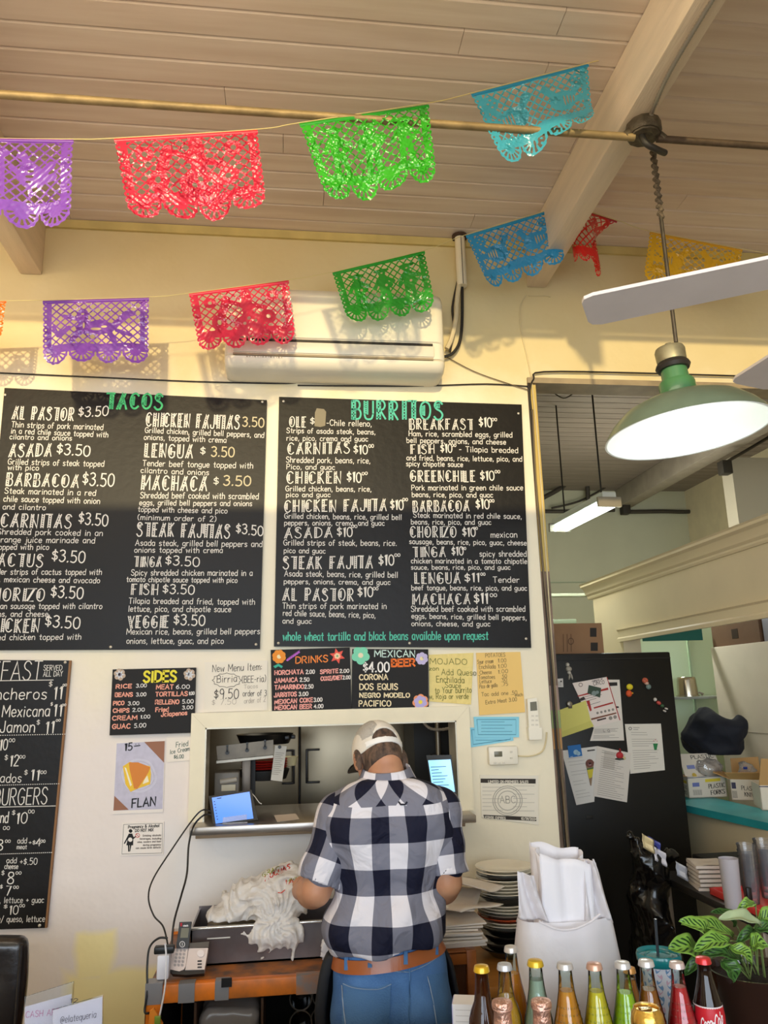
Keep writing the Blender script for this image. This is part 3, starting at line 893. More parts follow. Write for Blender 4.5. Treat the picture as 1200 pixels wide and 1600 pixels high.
# beer
art = []
flower(art, (563.5, 1024), 13.5, 5, '#7fd3ae', '#e8d9b8', Ys-.0008, .5); flower(art, (659, 1029), 10, 7, '#c3b7d8', '#efe0a8', Ys-.0008); flower(art, (657, 1097), 13, 7, '#ef9a6a', '#b9addb', Ys-.0008, .4); flower(art, (657, 1097), 10.5, 6, '#b9addb', '#f0d648', Ys-.0012)
sign('menu_sign', 'black MEXICAN BEER sign priced $4.00 with a teal flower', 'sign', [(551, 1014), (669, 1014.5), (670, 1108.5), (550, 1107)], BK, Ys, .02, [
 ('white_title', '#cfe6da', 'MEXICAN|95|330|98|100|38', f7, .2667, 1.3),
 ('orange_title', '#f2762e', 'BEER|196|330|154|152|40', f7, .2667, 2.3),
 ('white_price', '#f2ece4', '$4.00|30|180|188|186|56', f7, .2667, 1.3),
 ('cream_items', '#f3dfb4', """CORONA|6|172|234|231|30
DOS EQUIS|8|230|291|290|34
NEGRO MODELO|8|300|336|336|27
PACIFICO|4|190|388|387|32""", f7, .2667, 1.6)], art)
# hand-written sheets
art = []; mb = MB(); cl = []
for k in range(37):
    a = 2*math.pi*k/36; rr = 1+.07*math.cos(12*a); cl.append(f6(204+80*rr*math.cos(a), 236+40*rr*math.sin(a)))
ribbon(mb, cl, .9, wall(-.0065)); art.append((mb, '#6d655c'))
sign('notice_paper', 'white New Menu Item sheet about birria in a clear sleeve', 'paper notice', [(320, 1034.5), (418, 1032), (417.5, 1109.5), (319, 1113)], '#e9dfcd', -.0055, .004, [
 ('marker_writing', '#57504a', """New Menu Item:|120|408|187|175|40
Birria|146|262|250|244|40
(BEE-ria)|292|432|250|244|38
$9.50|130|272|345|342|56
order of 3|298|436|330|327|34""", f6, .2667, .8),
 ('faint_writing', '#b7ab9c', """Tacos|305|385|285|280|24
$ 7.50|116|258|382|376|32
order of 2|306|430|372|362|30""", f6, .2667, .75)], art)
sign('notice_paper', 'crumpled yellow MOJADO sheet beside the beer sign', 'paper notice', [(670, 1023), (740, 1020), (736, 1101), (671, 1096)], '#ead27c', -.006, .003, [
 ('green_writing', '#6a6a2a', """MOJADO|420|636|140|144|33
zon|415|470|178|178|24
Add Queso|488|690|204|208|34
Enchilada|458|620|248|252|36
Sauce|510|600|278|282|30
to Your burrito|450|662|312|308|34
w, Roja or verde|416|645|345|344|30""", f7, .2667, .85)], bmat=mat('yellow_paper', '#e9d283', .6, bump=.6, bscale=18))
sign('notice_paper', 'manila sheet listing extras prices above the blue slips', 'paper notice', [(744, 1020), (813, 1018.5), (820.5, 1113), (749, 1117.5)], '#ecc475', -.006, .003, [
 ('pencil_writing', '#93794c', """POTATOES|745|860|102|96|24
Sour cream|698|790|140|134|24
1.00|820|866|132|130|24
Enchilada|708|804|170|166|26
1.00|820|868|166|160|24
Cheese|712|780|202|198|24
1.00|820|876|198|192|24
Tomatoes|705|800|230|226|24
.50|838|870|224|220|22
Lettuce|712|780|254|250|22
.50|838|870|246|242|22
Pico de gallo|710|815|284|274|24
.75|842|876|270|266|22
Tac add one .50|722|930|330|318|24
each|918|962|330|328|20
Extra Meat 3.00|746|928|376|358|24""", f7, .2667, .75)])
# blue slips
for k, (cs, lab) in enumerate((([(732, 1137), (800, 1136), (802.5, 1157), (735, 1168)], 'pale blue ticket slip tucked under the other one'), ([(740, 1120), (811, 1120), (811, 1152), (742.5, 1152)], 'pale blue ticket slip lying on top of the other one'))):
    Y = -.004-.003*k
    o = thing('blue_slip', lab, 'ticket', at(*cs[3], Y)); slab(MB(), cs, Y, .002).build('paper', flat('#8fd0e2'), o, 0)
    cx = sum(q[0] for q in cs)/4; cy = sum(q[1] for q in cs)/4; mb = MB()
    fr = [(cx+(x-cx)*.86, cy+(y-cy)*.74) for x, y in cs]; ribbon(mb, fr+[fr[0]], .8, wall(Y-.0008))
    for i in range(4): ribbon(mb, [(cx-24, cy-8+i*5), (cx+(24 if i % 2 else 12), cy-8+i*5)], .8, wall(Y-.0008))
    mb.build('printed_lines', flat('#4b8ba2'), o, 0)
# licence
o = sign('licence_paper', 'white licence sheet with two black bars and a round grey seal', 'paper notice', [(750, 1210.5), (841, 1212), (841.5, 1289), (752.5, 1277)], '#e6ddca', -.005, .003, [
 ('small_print', '#55504a', 'LIMITED ON-PREMISES SALES|782|972|838|838|17', f7, .2667, .8)])
mb = MB()
mb.poly([at(x, y, -.0056) for x, y in ((751, 1216.5), (837, 1217), (837, 1224.5), (751, 1223))]); mb.poly([at(x, y, -.0056) for x, y in ((755, 1273), (838, 1277), (838, 1283), (757, 1279))]); mb.build('black_bars', flat('#3a332c'), o, 0)
mb = MB(); lines(mb, 'LIMITED ON-PREMISES SALES|762|995|836|838|15\nLICENSE EXPIRES|735|862|1044|1050|14\n12/31/2024|955|1045|1052|1056|14', f7, .2667, wall(-.0064), .9); mb.build('bar_lettering', flat('#d8cfbd'), o, 0)
mb = MB()
for rr in (23, 20, 15): ribbon(mb, [(793+rr*math.cos(a*.2618), 1251+rr*math.sin(a*.2618)) for a in range(25)], 1.2, wall(-.006))
lines(mb, 'ABC|830|920|955|955|40', f7, .2667, wall(-.006), 1)
for i in range(7): ribbon(mb, [(754, 1230+i*6), (786-(i % 3)*9, 1230+i*6)], .6, wall(-.0058)); ribbon(mb, [(802, 1228+i*6.5), (835-(i % 2)*12, 1228+i*6.5)], .6, wall(-.0058))
mb.build('seal_and_lines', flat('#a9a294'), o, 0)
# flan poster
fz = xf(160, 1140, .13333)
o = thing('food_photo', 'paper photo of a slice of flan, handwritten FLAN and price', 'poster', at(*fz(120, 990), -.005))
slab(MB(), [fz(*q) for q in ((158, 150), (736, 128), (712, 968), (120, 992))], -.005, .003).build('white_margin', flat('#ece1d6'), o, 0)
slab(MB(), [fz(*q) for q in ((168, 162), (730, 134), (704, 930), (128, 950))], -.0058, .0006).build('photo_background', mat('photo_lilac', '#c3bccb', .4, var=.1, vscale=40), o, 0)
mb = MB()
for q in (((490, 145), (730, 134), (722, 388)), ((140, 776), (310, 940), (128, 950))): mb.poly([at(*fz(*p), -.0064) for p in q])
mb.build('wood_corners', flat('#9a6a52'), o, 0)
mb = MB()
for rx, ry in ((200, 195), (188, 182), (160, 152)): ribbon(mb, [fz(430+rx*math.cos(a*.2094)*(1+.05*math.sin(4*a*.2094)), 540+ry*math.sin(a*.2094)) for a in range(31)], .9, wall(-.0063))
mb.build('plate_outline', flat('#d6d2dc'), o, 0)
mb = MB(); mb.poly([at(*fz(*p), -.0065) for p in ((240, 430), (320, 378), (560, 430), (570, 520), (560, 640), (420, 690), (330, 730), (270, 640))]); mb.build('custard_side', flat('#eec13e'), o, 0)
mb = MB(); mb.poly([at(*fz(*p), -.0068) for p in ((310, 385), (420, 384), (560, 440), (540, 500), (470, 610), (410, 695), (370, 690), (320, 470))]); mb.build('caramel_top', flat('#d9853a'), o, 0)
mb = MB(); mb.poly([at(*fz(*p), -.0068) for p in ((525, 535), (545, 610), (470, 640), (490, 590))]); mb.poly([at(*fz(*p), -.0068) for p in ((258, 440), (278, 450), (345, 650), (325, 665))]); mb.build('cream_highlights', flat('#f3e8c9'), o, 0)
mb = MB(); lines(mb, """15|262|345|250|240|85
FLAN|345|618|912|888|100""", fz, .1333, wall(-.0068), 1.4); ribbon(mb, [fz(375, 194), fz(440, 186)], 1.6, wall(-.0068)); lines(mb, '..|385|432|172|168|14', fz, .1333, wall(-.0068), 1); mb.build('marker_writing', flat('#26262a'), o, 0)
sign('notice_paper', 'small white note reading Fried Ice Cream under the SIDES sign', 'paper notice', [fz(*q) for q in ((752, 98), (1066, 82), (1052, 358), (756, 382))], '#efe3d3', -.005, .003, [
 ('marker_writing', '#53685c', """Fried|862|1002|208|190|60
Ice Cream|792|1020|288|244|48
$6.00|838|950|342|334|44""", fz, .1333, .8)])
o = sign('warning_sign', 'white Pregnancy and Alcohol warning sign with a black figure', 'sign', [fz(*q) for q in ((232, 1092), (722, 1078), (714, 1462), (206, 1478))], '#efe4d8', -.006, .004, [
 ('title', '#4d4640', 'Pregnancy & Alcohol|302|664|1158|1140|32\nDO NOT MIX|384|596|1200|1190|32', fz, .1333, .95),
 ('small_print', '#93887e', """Drinking alcoholic|474|688|1252|1246|20
beverages, including|440|688|1288|1284|20
wine, coolers and beer|410|688|1326|1318|20
during pregnancy|476|684|1362|1356|20
can cause birth defects|392|682|1398|1388|20""", fz, .1333, .8)])
mb = MB(); mp = lambda x, y: at(*fz(x, y), -.0068)
mb.poly([mp(330+22*math.cos(k*.449), 1188+22*math.sin(k*.449)) for k in range(14)])
mb.poly([mp(*q) for q in ((310, 1218), (350, 1218), (366, 1262), (390, 1246), (396, 1256), (362, 1284), (360, 1356), (280, 1356), (296, 1284), (262, 1340), (250, 1336))])
mb.poly([mp(*q) for q in ((298, 1356), (316, 1356), (318, 1430), (302, 1430))]); mb.poly([mp(*q) for q in ((322, 1356), (340, 1356), (326, 1428), (320, 1428))]); mb.build('black_figure', flat('#201d1c'), o, 0)
mb = MB(); mb.poly([at(*fz(326+26*math.cos(k*.449), 1290+26*math.sin(k*.449)), -.0072) for k in range(14)]); mb.build('belly_disc', flat('#efe4d8'), o, 0)
mb = MB(); ribbon(mb, [fz(412+24*math.cos(k*.449), 1240+24*math.sin(k*.449)) for k in range(15)], .8, wall(-.0072)); ribbon(mb, [fz(396, 1222), fz(428, 1258)], .8, wall(-.0072)); mb.build('red_ring', flat('#c8433a'), o, 0)
mb = MB(); fr = [fz(*q) for q in ((250, 1112), (704, 1098), (698, 1446), (228, 1458))]; ribbon(mb, fr+[fr[0]], .6, wall(-.0068)); mb.build('border_line', flat('#6e665f'), o, 0)
# ================================================================= overhead: paper flags, pipe, lamp, fan, air conditioner, wires
def foil(name, c, crk=.35):
    m = mat(name, c, .21, spec=.9, transl=.28, coat=.7)
    nt = m.node_tree; N = nt.nodes; L = nt.links; b = N['Principled BSDF']; b.inputs['Coat Roughness'].default_value = .15; b.inputs['Coat IOR'].default_value = 1.7
    tc = N.new('ShaderNodeTexCoord'); n = N.new('ShaderNodeTexNoise'); n.inputs['Scale'].default_value = 34; n.inputs['Detail'].default_value = 2; L.new(tc.outputs['Object'], n.inputs[0])
    # crinkled patches between smooth, taut areas
    n2 = N.new('ShaderNodeTexNoise'); n2.inputs['Scale'].default_value = 9; L.new(tc.outputs['Object'], n2.inputs[0])
    r = N.new('ShaderNodeMapRange'); r.inputs[1].default_value = .62-.3*crk; r.inputs[2].default_value = .72-.3*crk; r.inputs[3].default_value = .06; r.inputs[4].default_value = 1.0; L.new(n2.outputs[0], r.inputs[0])
    bp = N.new('ShaderNodeBump'); bp.inputs['Distance'].default_value = .035; L.new(r.outputs[0], bp.inputs['Strength']); L.new(n.outputs[0], bp.inputs['Height']); L.new(bp.outputs[0], b.inputs['Normal']); L.new(bp.outputs[0], b.inputs['Coat Normal'])
    return m
FO = dict(purple=foil('foil_purple', '#8a4fc4'), pink=foil('foil_pink', '#e22a4c', .75), green=foil('foil_green', '#35bf22', .75), blue=foil('foil_sky_blue', '#45bfe0'),
          lpurple=foil('foil_violet', '#8a4ac0'), lpink=foil('foil_rose', '#de2850'), lgreen=foil('foil_leaf_green', '#22a42a'), lblue=foil('foil_azure', '#2099dc'),
          orange=foil('foil_orange', '#f07c1c'), red=foil('foil_red', '#d81c1a'), yellow=foil('foil_yellow', '#e8b41a'))
FWd, FHt = .40, .285
def motif(kind):
    """solid shapes (ellipse: cx,cy,rx,ry / limb: x0,y0,x1,y1,r) and cut-outs, in metres on the sheet"""
    S = []; H = []
    if kind == 'rider':
        S = [('e', .2, .13, .075, .03), ('e', .15, .07, .022, .026), ('l', .15, .085, .16, .14, .02), ('l', .15, .1, .08, .075, .008), ('l', .1, .13, .06, .16, .01), ('l', .06, .16, .04, .12, .007),
             ('l', .27, .125, .31, .075, .014), ('e', .325, .07, .026, .014), ('l', .25, .15, .27, .19, .01), ('l', .14, .15, .11, .19, .01), ('l', .28, .145, .33, .165, .008), ('e', .21, .11, .03, .016)]
        H = [('e', .2, .135, .02, .006), ('e', .23, .125, .012, .005), ('e', .15, .068, .006, .004), ('e', .155, .12, .004, .014)]
    elif kind == 'birds':
        for sx in (1, -1):
            c = .2-sx*.075
            S += [('e', c, .125, .034, .045), ('l', c, .09, c+sx*.018, .06, .011), ('e', c+sx*.02, .058, .016, .013), ('l', c-sx*.02, .14, c-sx*.065, .095, .013), ('l', c-sx*.02, .15, c-sx*.07, .135, .012), ('l', c, .165, c, .19, .006), ('l', c+sx*.03, .12, c+sx*.05, .10, .009)]
            H += [('e', c, .13, .012, .005), ('e', c-sx*.004, .112, .010, .004), ('e', c+sx*.004, .148, .008, .004)]
        S += [('l', .2, .19, .2, .06, .006), ('e', .2, .05, .02, .016)]
    elif kind == 'trio':
        for c in (.09, .2, .31):
            S += [('e', c, .045, .034, .008), ('e', c, .055, .016, .02), ('l', c, .085, c, .13, .022), ('l', c-.012, .14, c-.018, .205, .010), ('l', c+.012, .14, c+.018, .205, .010), ('l', c-.02, .085, c-.04, .12, .008), ('l', c+.02, .085, c+.045, .10, .008), ('e', c+.01, .115, .03, .015)]
            H += [('e', c+.01, .115, .006, .006), ('e', c, .056, .005, .003)]
    elif kind == 'dancer':
        S = [('e', .22, .06, .022, .026), ('l', .22, .085, .22, .13, .022), ('e', .22, .17, .062, .042), ('l', .21, .09, .15, .06, .010), ('l', .23, .09, .29, .11, .010), ('l', .14, .05, .11, .13, .016), ('e', .10, .16, .03, .04), ('l', .11, .19, .09, .22, .011), ('e', .075, .06, .025, .025), ('e', .325, .06, .025, .025), ('e', .30, .15, .03, .03), ('l', .22, .03, .22, .05, .02)]
        H = [('e', .22, .15, .008, .008), ('e', .20, .17, .007, .007), ('e', .245, .165, .007, .007), ('e', .075, .06, .008, .008), ('e', .325, .06, .008, .008), ('e', .30, .15, .009, .009), ('e', .1, .155, .008, .012)]
    else:  # roosters and a bowl
        for sx in (1, -1):
            c = .2-sx*.09
            S += [('e', c, .12, .05, .04), ('l', c+sx*.03, .1, c+sx*.05, .065, .012), ('e', c+sx*.055, .06, .015, .014), ('l', c-sx*.03, .11, c-sx*.07, .07, .012), ('l', c-sx*.03, .13, c-sx*.075, .12, .012)]
            H += [('e', c-sx*(.005+.012*k), .12, .003, .022-.003*k) for k in range(4)]
            S += [('e', .2-sx*.15, .05, .024, .024)]; H += [('e', .2-sx*.15+.012*math.cos(a), .05+.012*math.sin(a), .005, .003) for a in (0, 1.57, 3.14, 4.71)]
        S += [('e', .2, .215, .09, .045)]
        H += [('e', .2+.016*k, .225, .004, .012) for k in range(-3, 4)]
    return S, H
def flagfield(X, Y, kind, W, Hh):
    B = .026; wob = .0
    # outline: scalloped sides and a row of shells along the bottom
    ns = 12; py = (Y/Hh*ns) % 1-.5; sc = .011*np.sqrt(np.maximum(0, 1-(py*2)**2))
    side = np.minimum(X-.011+sc, W-.011+sc-X)
    nb = 4; bw = W/nb; u = (X/bw) % 1; xc = (np.floor(X/bw)+.5)*bw; yb = Hh-.062
    sh = np.sqrt((X-xc)**2+((Y-yb)*.9)**2); ang = np.arctan2(Y-yb, X-xc)
    shell = bw*.49*(1+.03*np.cos(ang*14))-sh
    out = np.maximum(yb-Y, shell)
    out = np.minimum(out, side)
    p = .038
    d1 = np.abs(((X+Y*1.0) % p)-p/2); d2 = np.abs(((X-Y*1.0) % p)-p/2)
    lat = np.maximum(d1, d2)-(p/2-.0045)
    solid = lat
    band = np.maximum(np.maximum(B+.011-X, X-(W-B-.011)), np.maximum(.018-Y, Y-(Hh-.062-.034)))
    solid = np.maximum(solid, band)
    S, H = motif(kind); k = W/.40
    def sd(q):
        if q[0] == 'e': return (1-np.sqrt(((X-q[1]*k)/q[3]/k)**2+((Y-q[2]*k)/q[4]/k)**2))*min(q[3], q[4])*k
        a = np.array(q[1:3])*k; b = np.array(q[3:5])*k; d = b-a; t = np.clip(((X-a[0])*d[0]+(Y-a[1])*d[1])/(d@d), 0, 1)
        return q[5]*k-np.sqrt((X-a[0]-d[0]*t)**2+(Y-a[1]-d[1]*t)**2)
    for q in S: solid = np.maximum(solid, sd(q))
    for q in H: solid = np.minimum(solid, -sd(q))
    # petal slits in the shells and eyelets in the scallops
    slit = np.maximum(np.abs(((ang/math.pi*7) % 1)-.5)*.9-.24, np.maximum((bw*.22-sh)/bw*6, (sh-bw*.40)/bw*6))*.012
    slit = np.where(Y > yb+.004, slit, 1)
    solid = np.minimum(solid, slit)
    hole = np.sqrt((np.minimum(X, W-X)-.012)**2+((py)*Hh/ns)**2)-.0045; hole = np.where(Y < yb-.006, hole, 1)
    solid = np.minimum(solid, hole)
    return np.minimum(solid, out)
def march(F, pos, mb):
    """keep the part of a grid where F>0, cutting cells along the zero line"""
    nv, nu = F.shape; cache = {}
    def vert(i, j):
        k = (i, j)
        if k not in cache: cache[k] = len(mb.v); mb.v.append(pos(i, j))
        return cache[k]
    def edge(a, b):
        k = (a, b) if a < b else (b, a)
        if k not in cache:
            fa, fb = F[k[0][1], k[0][0]], F[k[1][1], k[1][0]]; t = min(.97, max(.03, fa/(fa-fb)))
            cache[k] = len(mb.v); mb.v.append(pos(k[0][0]+(k[1][0]-k[0][0])*t, k[0][1]+(k[1][1]-k[0][1])*t))
        return cache[k]
    P = F > 0
    for j in range(nv-1):
        for i in range(nu-1):
            c = ((i, j), (i+1, j), (i+1, j+1), (i, j+1)); s = [P[q[1], q[0]] for q in c]
            n = sum(s)
            if n == 0: continue
            if n == 4: f = [vert(*q) for q in c]
            else:
                f = []
                for k in range(4):
                    a, b = c[k], c[(k+1) % 4]
                    if s[k]: f.append(vert(*a))
                    if s[k] != s[(k+1) % 4]: f.append(edge(a, b))
            if len(f) > 2: mb.f.append(tuple(f)); mb.mi.append(0)
def flag(corner, Y, kind, m, label, hem_m, group, seed, crinkle=.002, bulge=.02, dY=(0, 0), curl=0, ropes=None, post=None, nu=168, nv=120):
    TL, TR = at(*corner[0], Y), at(*corner[1], Y); BR, BL = at(*corner[2], Y+dY[1]), at(*corner[3], Y+dY[0])
    W = (TR-TL).length; Hh = ((BL-TL).length+(BR-TR).length)/2*1.06
    t = thing('paper_banner', label, 'paper banner', (TL+TR)/2, group)
    X, Yy = np.meshgrid(np.linspace(0, W, nu), np.linspace(0, Hh, nv)); F = flagfield(X, Yy, kind, W, Hh)
    rs = np.random.RandomState(seed); wv = [(rs.uniform(8, 30), rs.uniform(5, 26), rs.uniform(0, 6.3)) for _ in range(5)]; fw = [(rs.uniform(60, 160), rs.uniform(60, 160)*rs.choice([-1, 1]), rs.uniform(0, 6.3)) for _ in range(8)]
    right = (TR-TL).normalized(); nrm = Vector((0, -1, 0))
    def pos(i, j):
        u = i/(nu-1); v = j/(nv-1); P = (TL*(1-u)+TR*u)*(1-v)+(BL*(1-u)+BR*u)*v
        x, y = u*W, v*Hh
        d = bulge*v*math.sin(u*5.2+seed)+.010*v*math.sin(u*13+seed*1.7)
        d += sum(math.sin(a*x+b*y+c) for a, b, c in wv)*.0022*min(1, v*3)*(crinkle/.002)**.5
        d += sum(abs(math.sin(a*x+b*y+c)) for a, b, c in fw)*crinkle*.45*min(1, v*6)
        if curl: d += curl*max(0, v-.55)**2*max(0, u-.35)*4; P = P+Vector((0, 0, 1))*(curl*.55*max(0, v-.6)*max(0, u-.45)*4)
        if post: return post(u, v, P, d)
        return P+nrm*d
    mb = MB(); march(F, pos, mb); mb.build('cut_paper', m, t, 60)
    hm = MB(); hh = Hh*.042; drop = (BL-TL).normalized()
    hm.grid(lambda a, b: pos(a*(nu-1), 0)+drop*(hh*b)+Vector((0, -.0035*math.sin(math.pi*b), 0)), 24, 6); hm.build('folded_hem', hem_m, t, 60)
    return t
U = -1.2; Lw = -.33
hem = {k: mat('hem_'+k, c, .3, spec=.6) for k, c in dict(purple='#6f2aa0', pink='#e21e3e', green='#159a1c', blue='#1b8fc0', orange='#e86a10', red='#b01414', yellow='#d79a10').items()}
GU = None
flag([(-112, 214), (115, 218), (111, 352), (-104, 350)], U, 'birds', FO['purple'], 'purple cut-paper banner on the nearer string, cut by the left edge', hem['purple'], GU, 1, .0010, .02)
flag([(178, 217), (402, 203), (418, 330), (203, 346)], U, 'dancer', FO['pink'], 'glittering pinkish red cut-paper banner on the nearer string', hem['pink'], GU, 2, .0026, .026)
flag([(467, 193), (669, 163), (681, 290), (510, 312)], U, 'trio', FO['green'], 'bright lime green crinkled cut-paper banner on the nearer string', hem['green'], GU, 3, .0026, .03)
flag([(735, 147), (918, 100), (926, 208), (790, 252)], U, 'roosters', FO['blue'], 'sky blue cut-paper banner on the nearer string beside the beam', hem['blue'], GU, 4, .0008, .03, curl=.07)
flag([(-150, 474), (10, 470), (2, 536), (-146, 540)], Lw, 'trio', FO['orange'], 'sliver of an orange cut-paper banner at the left edge', hem['orange'], GU, 5, .001, .01, nu=120, nv=80)
flag([(67, 470), (233, 465), (231, 566), (66, 570)], Lw, 'rider', FO['lpurple'], 'purple cut-paper banner in front of the bare wall above TACOS', hem['purple'], GU, 6, .0005, .012)
flag([(295, 459), (451, 438), (463, 532), (312, 552)], Lw, 'dancer', FO['lpink'], 'pink cut-paper banner over the left end of the air conditioner', hem['pink'], GU, 7, .0007, .016)
flag([(519, 426), (663, 392), (680, 484), (543, 508)], Lw, 'trio', FO['lgreen'], 'green cut-paper banner over the right end of the air conditioner', hem['green'], GU, 8, .0006, .016)
flag([(727, 368), (860, 328), (882, 414), (762, 450)], Lw, 'roosters', FO['lblue'], 'blue cut-paper banner beside the white pipe cover', hem['blue'], GU, 9, .0006, .03)
def twist(u, v, P, d):
    # the red sheet is rolled round itself below its string
    k = min(1, v*2.6); ax = at(917, 400, Lw-.02); a = (u-.5)*4.2
    q = Vector((ax.x-.02*(1-v)+.058*math.sin(a), Lw-.02-.05*math.cos(a), P.z-.05*v))
    return P*(1-k)+q*k+Vector((0, -d*.4, 0))
flag([(878, 318), (964, 345), (950, 430), (868, 400)], Lw, 'birds', FO['red'], 'red cut-paper banner rolled up on itself right of the beam', hem['red'], GU, 10, .0012, .01, post=twist, nu=120, nv=90)
flag([(1015, 362), (1160, 390), (1150, 462), (1008, 436)], Lw, 'roosters', FO['yellow'], 'yellow cut-paper banner hanging behind the lamp rod', hem['yellow'], GU, 11, .0006, .02)
twine = mat('twine', '#d9c88c', .8)
def string_(pts, Y, label, r=.0016):
    P = [at(x, y, Y) for x, y in pts]; tag(MB().tube(spline(P, 4), r, 6).build('banner_string', twine), label, 'string')
string_([(-150, 213), (0, 216.5), (117, 217.5), (178, 216), (402, 202), (467, 192), (669, 161), (735, 146), (918, 99), (944, 92)], U, 'pale twine carrying the nearer row of banners', .0018)
string_([(-160, 474), (10, 470), (67, 469), (233, 464), (295, 458), (451, 437), (519, 425), (663, 391), (727, 367), (860, 327)], Lw, 'thin twine carrying the farther row of banners left of the beam')
string_([(880, 318), (964, 344), (1015, 361), (1160, 389), (1230, 402)], Lw, 'thin twine carrying the red and yellow banners')

# conduit across the ceiling
brass = mat('aged_conduit', '#a8926a', .55, metal=.4, var=.35, vscale=12, bump=.1)
PZ = 3.682; yp = atz(480, 180, PZ).y
tag(MB().tube([(-3.2, yp, PZ), (1.26, yp, PZ)], .0145, 12).build('ceiling_conduit', brass), 'brassy conduit pipe running under the plank ceiling left of the beam', 'pipe')
tag(MB().tube([(1.35, yp, PZ), (4.5, yp, PZ)], .0135, 12).build('ceiling_conduit', mat('dark_conduit', '#6a5a4c', .5, metal=.5, var=.3, vscale=20, bump=.2)), 'dusty dark conduit pipe running right from the junction box', 'pipe')
# junction box
eb = thing('junction_box', 'dusty round junction box under the beam', 'junction box', (1.3, yp, 3.71))
dust = mat('dusty_metal', '#6d6353', .6, metal=.45, var=.4, vscale=30, bump=.3)
MB().lathe([(0, 3.742), (.058, 3.742), (.064, 3.735), (.064, 3.698), (.06, 3.690), (0, 3.690)], (1.3, yp, 0), 12).build('box_body', dust, eb)
MB().lathe([(0, 3.690), (.055, 3.690), (.053, 3.684), (.02, 3.68), (0, 3.68)], (1.3, yp, 0), 12).build('cover_plate', dust, eb)
for s in (-1, 1): MB().tube([(1.3+s*.05, yp, PZ+.025), (1.3+s*.078, yp, PZ)], .016, 10).build('connector', dust, eb)
pts = spline([(1.285, yp-.01, 3.69), (1.29, yp-.02, 3.645), (1.33, yp-.015, 3.625), (1.385, yp+.02, 3.64)], 6)
MB().tube(pts, .012, 10).build('elbow_pipe', mat('black_elbow', '#33302c', .5), eb)
flex = []
p0 = Vector((1.335, yp, 3.735)); q0 = at(1115, 0, -1.6)
fx = mat('flexible_conduit', '#b8b1a8', .35, metal=.8)
pts = spline([(1.305, yp-.06, 3.725)]+[tuple(atz(x, y, 3.732)) for x, y in ((1016, 182), (1040, 125), (1072, 68), (1112, 2), (1160, -75))], 26)
tag(MB().tube(pts, [.0085 if i % 2 else .0065 for i in range(len(pts))], 8).build('flexible_conduit', fx), 'ribbed silver flexible conduit along the beam', 'conduit')
# pendant lamp
LX = at(1076, 677, -1.05); LXp = (LX.x-.006, -1.05)
pl = thing('pendant_lamp', 'large green enamel dish lamp hanging on a rod, lit white inside', 'lamp', (LXp[0], LXp[1], LX.z))
top = at(1021, 190, -1.05); zn = at(1060, 535, -1.05).z; zb = at(1037, 335, -1.05).z
M4 = Matrix.Translation(Vector((LXp[0], LXp[1], LX.z))) @ Matrix.Rotation(rad(-4), 4, 'Y') @ Matrix.Rotation(rad(-2), 4, 'X')
tilt = M4.to_3x3().to_4x4(); lo = M4.translation
rodm = mat('lamp_rod', '#5b5348', .45, metal=.6, var=.3, vscale=30); rope = mat('braided_cord', '#7a6a55', .8, var=.5, vscale=90, bump=.8, bscale=120)
MB().tube([(LXp[0], LXp[1], zn), (LXp[0], LXp[1], zb)], .0075, 10).build('rod', rodm, pl)
ztop = at(1021, 235, -1.05).z
pts = [(LXp[0]+.005*math.sin(i*1.6), LXp[1]+.004*math.cos(i*1.6), zb-.02+(ztop-zb+.02)*i/40) for i in range(41)]
MB().tube(pts, [.0105 if i % 2 else .0085 for i in range(41)], 8).build('braided_cord', rope, pl)
MB().tube([(LXp[0]-.004, LXp[1], ztop), (LXp[0]-.004, LXp[1]+.005, CEIL-.002)], .005, 6).build('hanging_wire', rope, pl)
MB().box((LXp[0]+.005, LXp[1]-.002, 3.86), (LXp[0]+.04, LXp[1], 3.91)).build('paper_tag', flat('#d9d3c8'), pl)
hs = zn-LX.z   # from rim plane to the cup
k = hs
grn = mat('green_enamel', '#7f8f74', .4, coat=.3, var=.12, vscale=10); whi = mat('white_enamel', '#f4f6f2', .3)
R1 = .285
MB().lathe([(0, k), (.012, k), (.014, k-.012), (.050, k-.02), (.054, k-.03), (.052, k-.075), (.04, k-.08), (0, k-.08)], lo, 28, tilt).build('canopy_cup', mat('galvanized', '#a7a083', .45, metal=.7, var=.3, vscale=20), pl)
MB().lathe([(.03, k-.08), (.058, k-.082), (.062, k-.092), (.056, k-.105), (.03, k-.108)], lo, 28, tilt).build('black_collar', mat('black_collar', '#2a2522', .4), pl)
MB().lathe([(.046, k-.105), (.048, .205), (.060, .20), (.064, .19), (.064, .138), (.062, .132)], lo, 32, tilt).build('neck', mat('neck_green', '#477a4c', .3, coat=.4), pl)
prof = [(.060, .138), (.10, .133), (.155, .117), (.21, .09), (.25, .053), (.275, .02), (R1-.003, .004), (R1, .0)]
sh = MB().lathe(prof, lo, 64, tilt).build('shade', grn, pl)
inn = [(r-.0035, z-.004) for r, z in prof]; MB().lathe(inn[:-1]+[(R1-.001, -.002), (R1+.001, 0)], lo, 64, tilt).build('shade_lining', whi, sh)
MB().lathe([(0, .015), (.03, .022), (.046, .045), (.046, .07), (.03, .10), (.026, .128), (0, .128)], lo, 24, tilt).build('bulb', mat('lit_bulb', '#ffffff', .4, emit=5, emitcol='#eafff6'), pl)
lamp('pendant_bulb_light', 'POINT', (lo.x, lo.y, lo.z+.03), 4.5, (.97, 1, .93), .05)
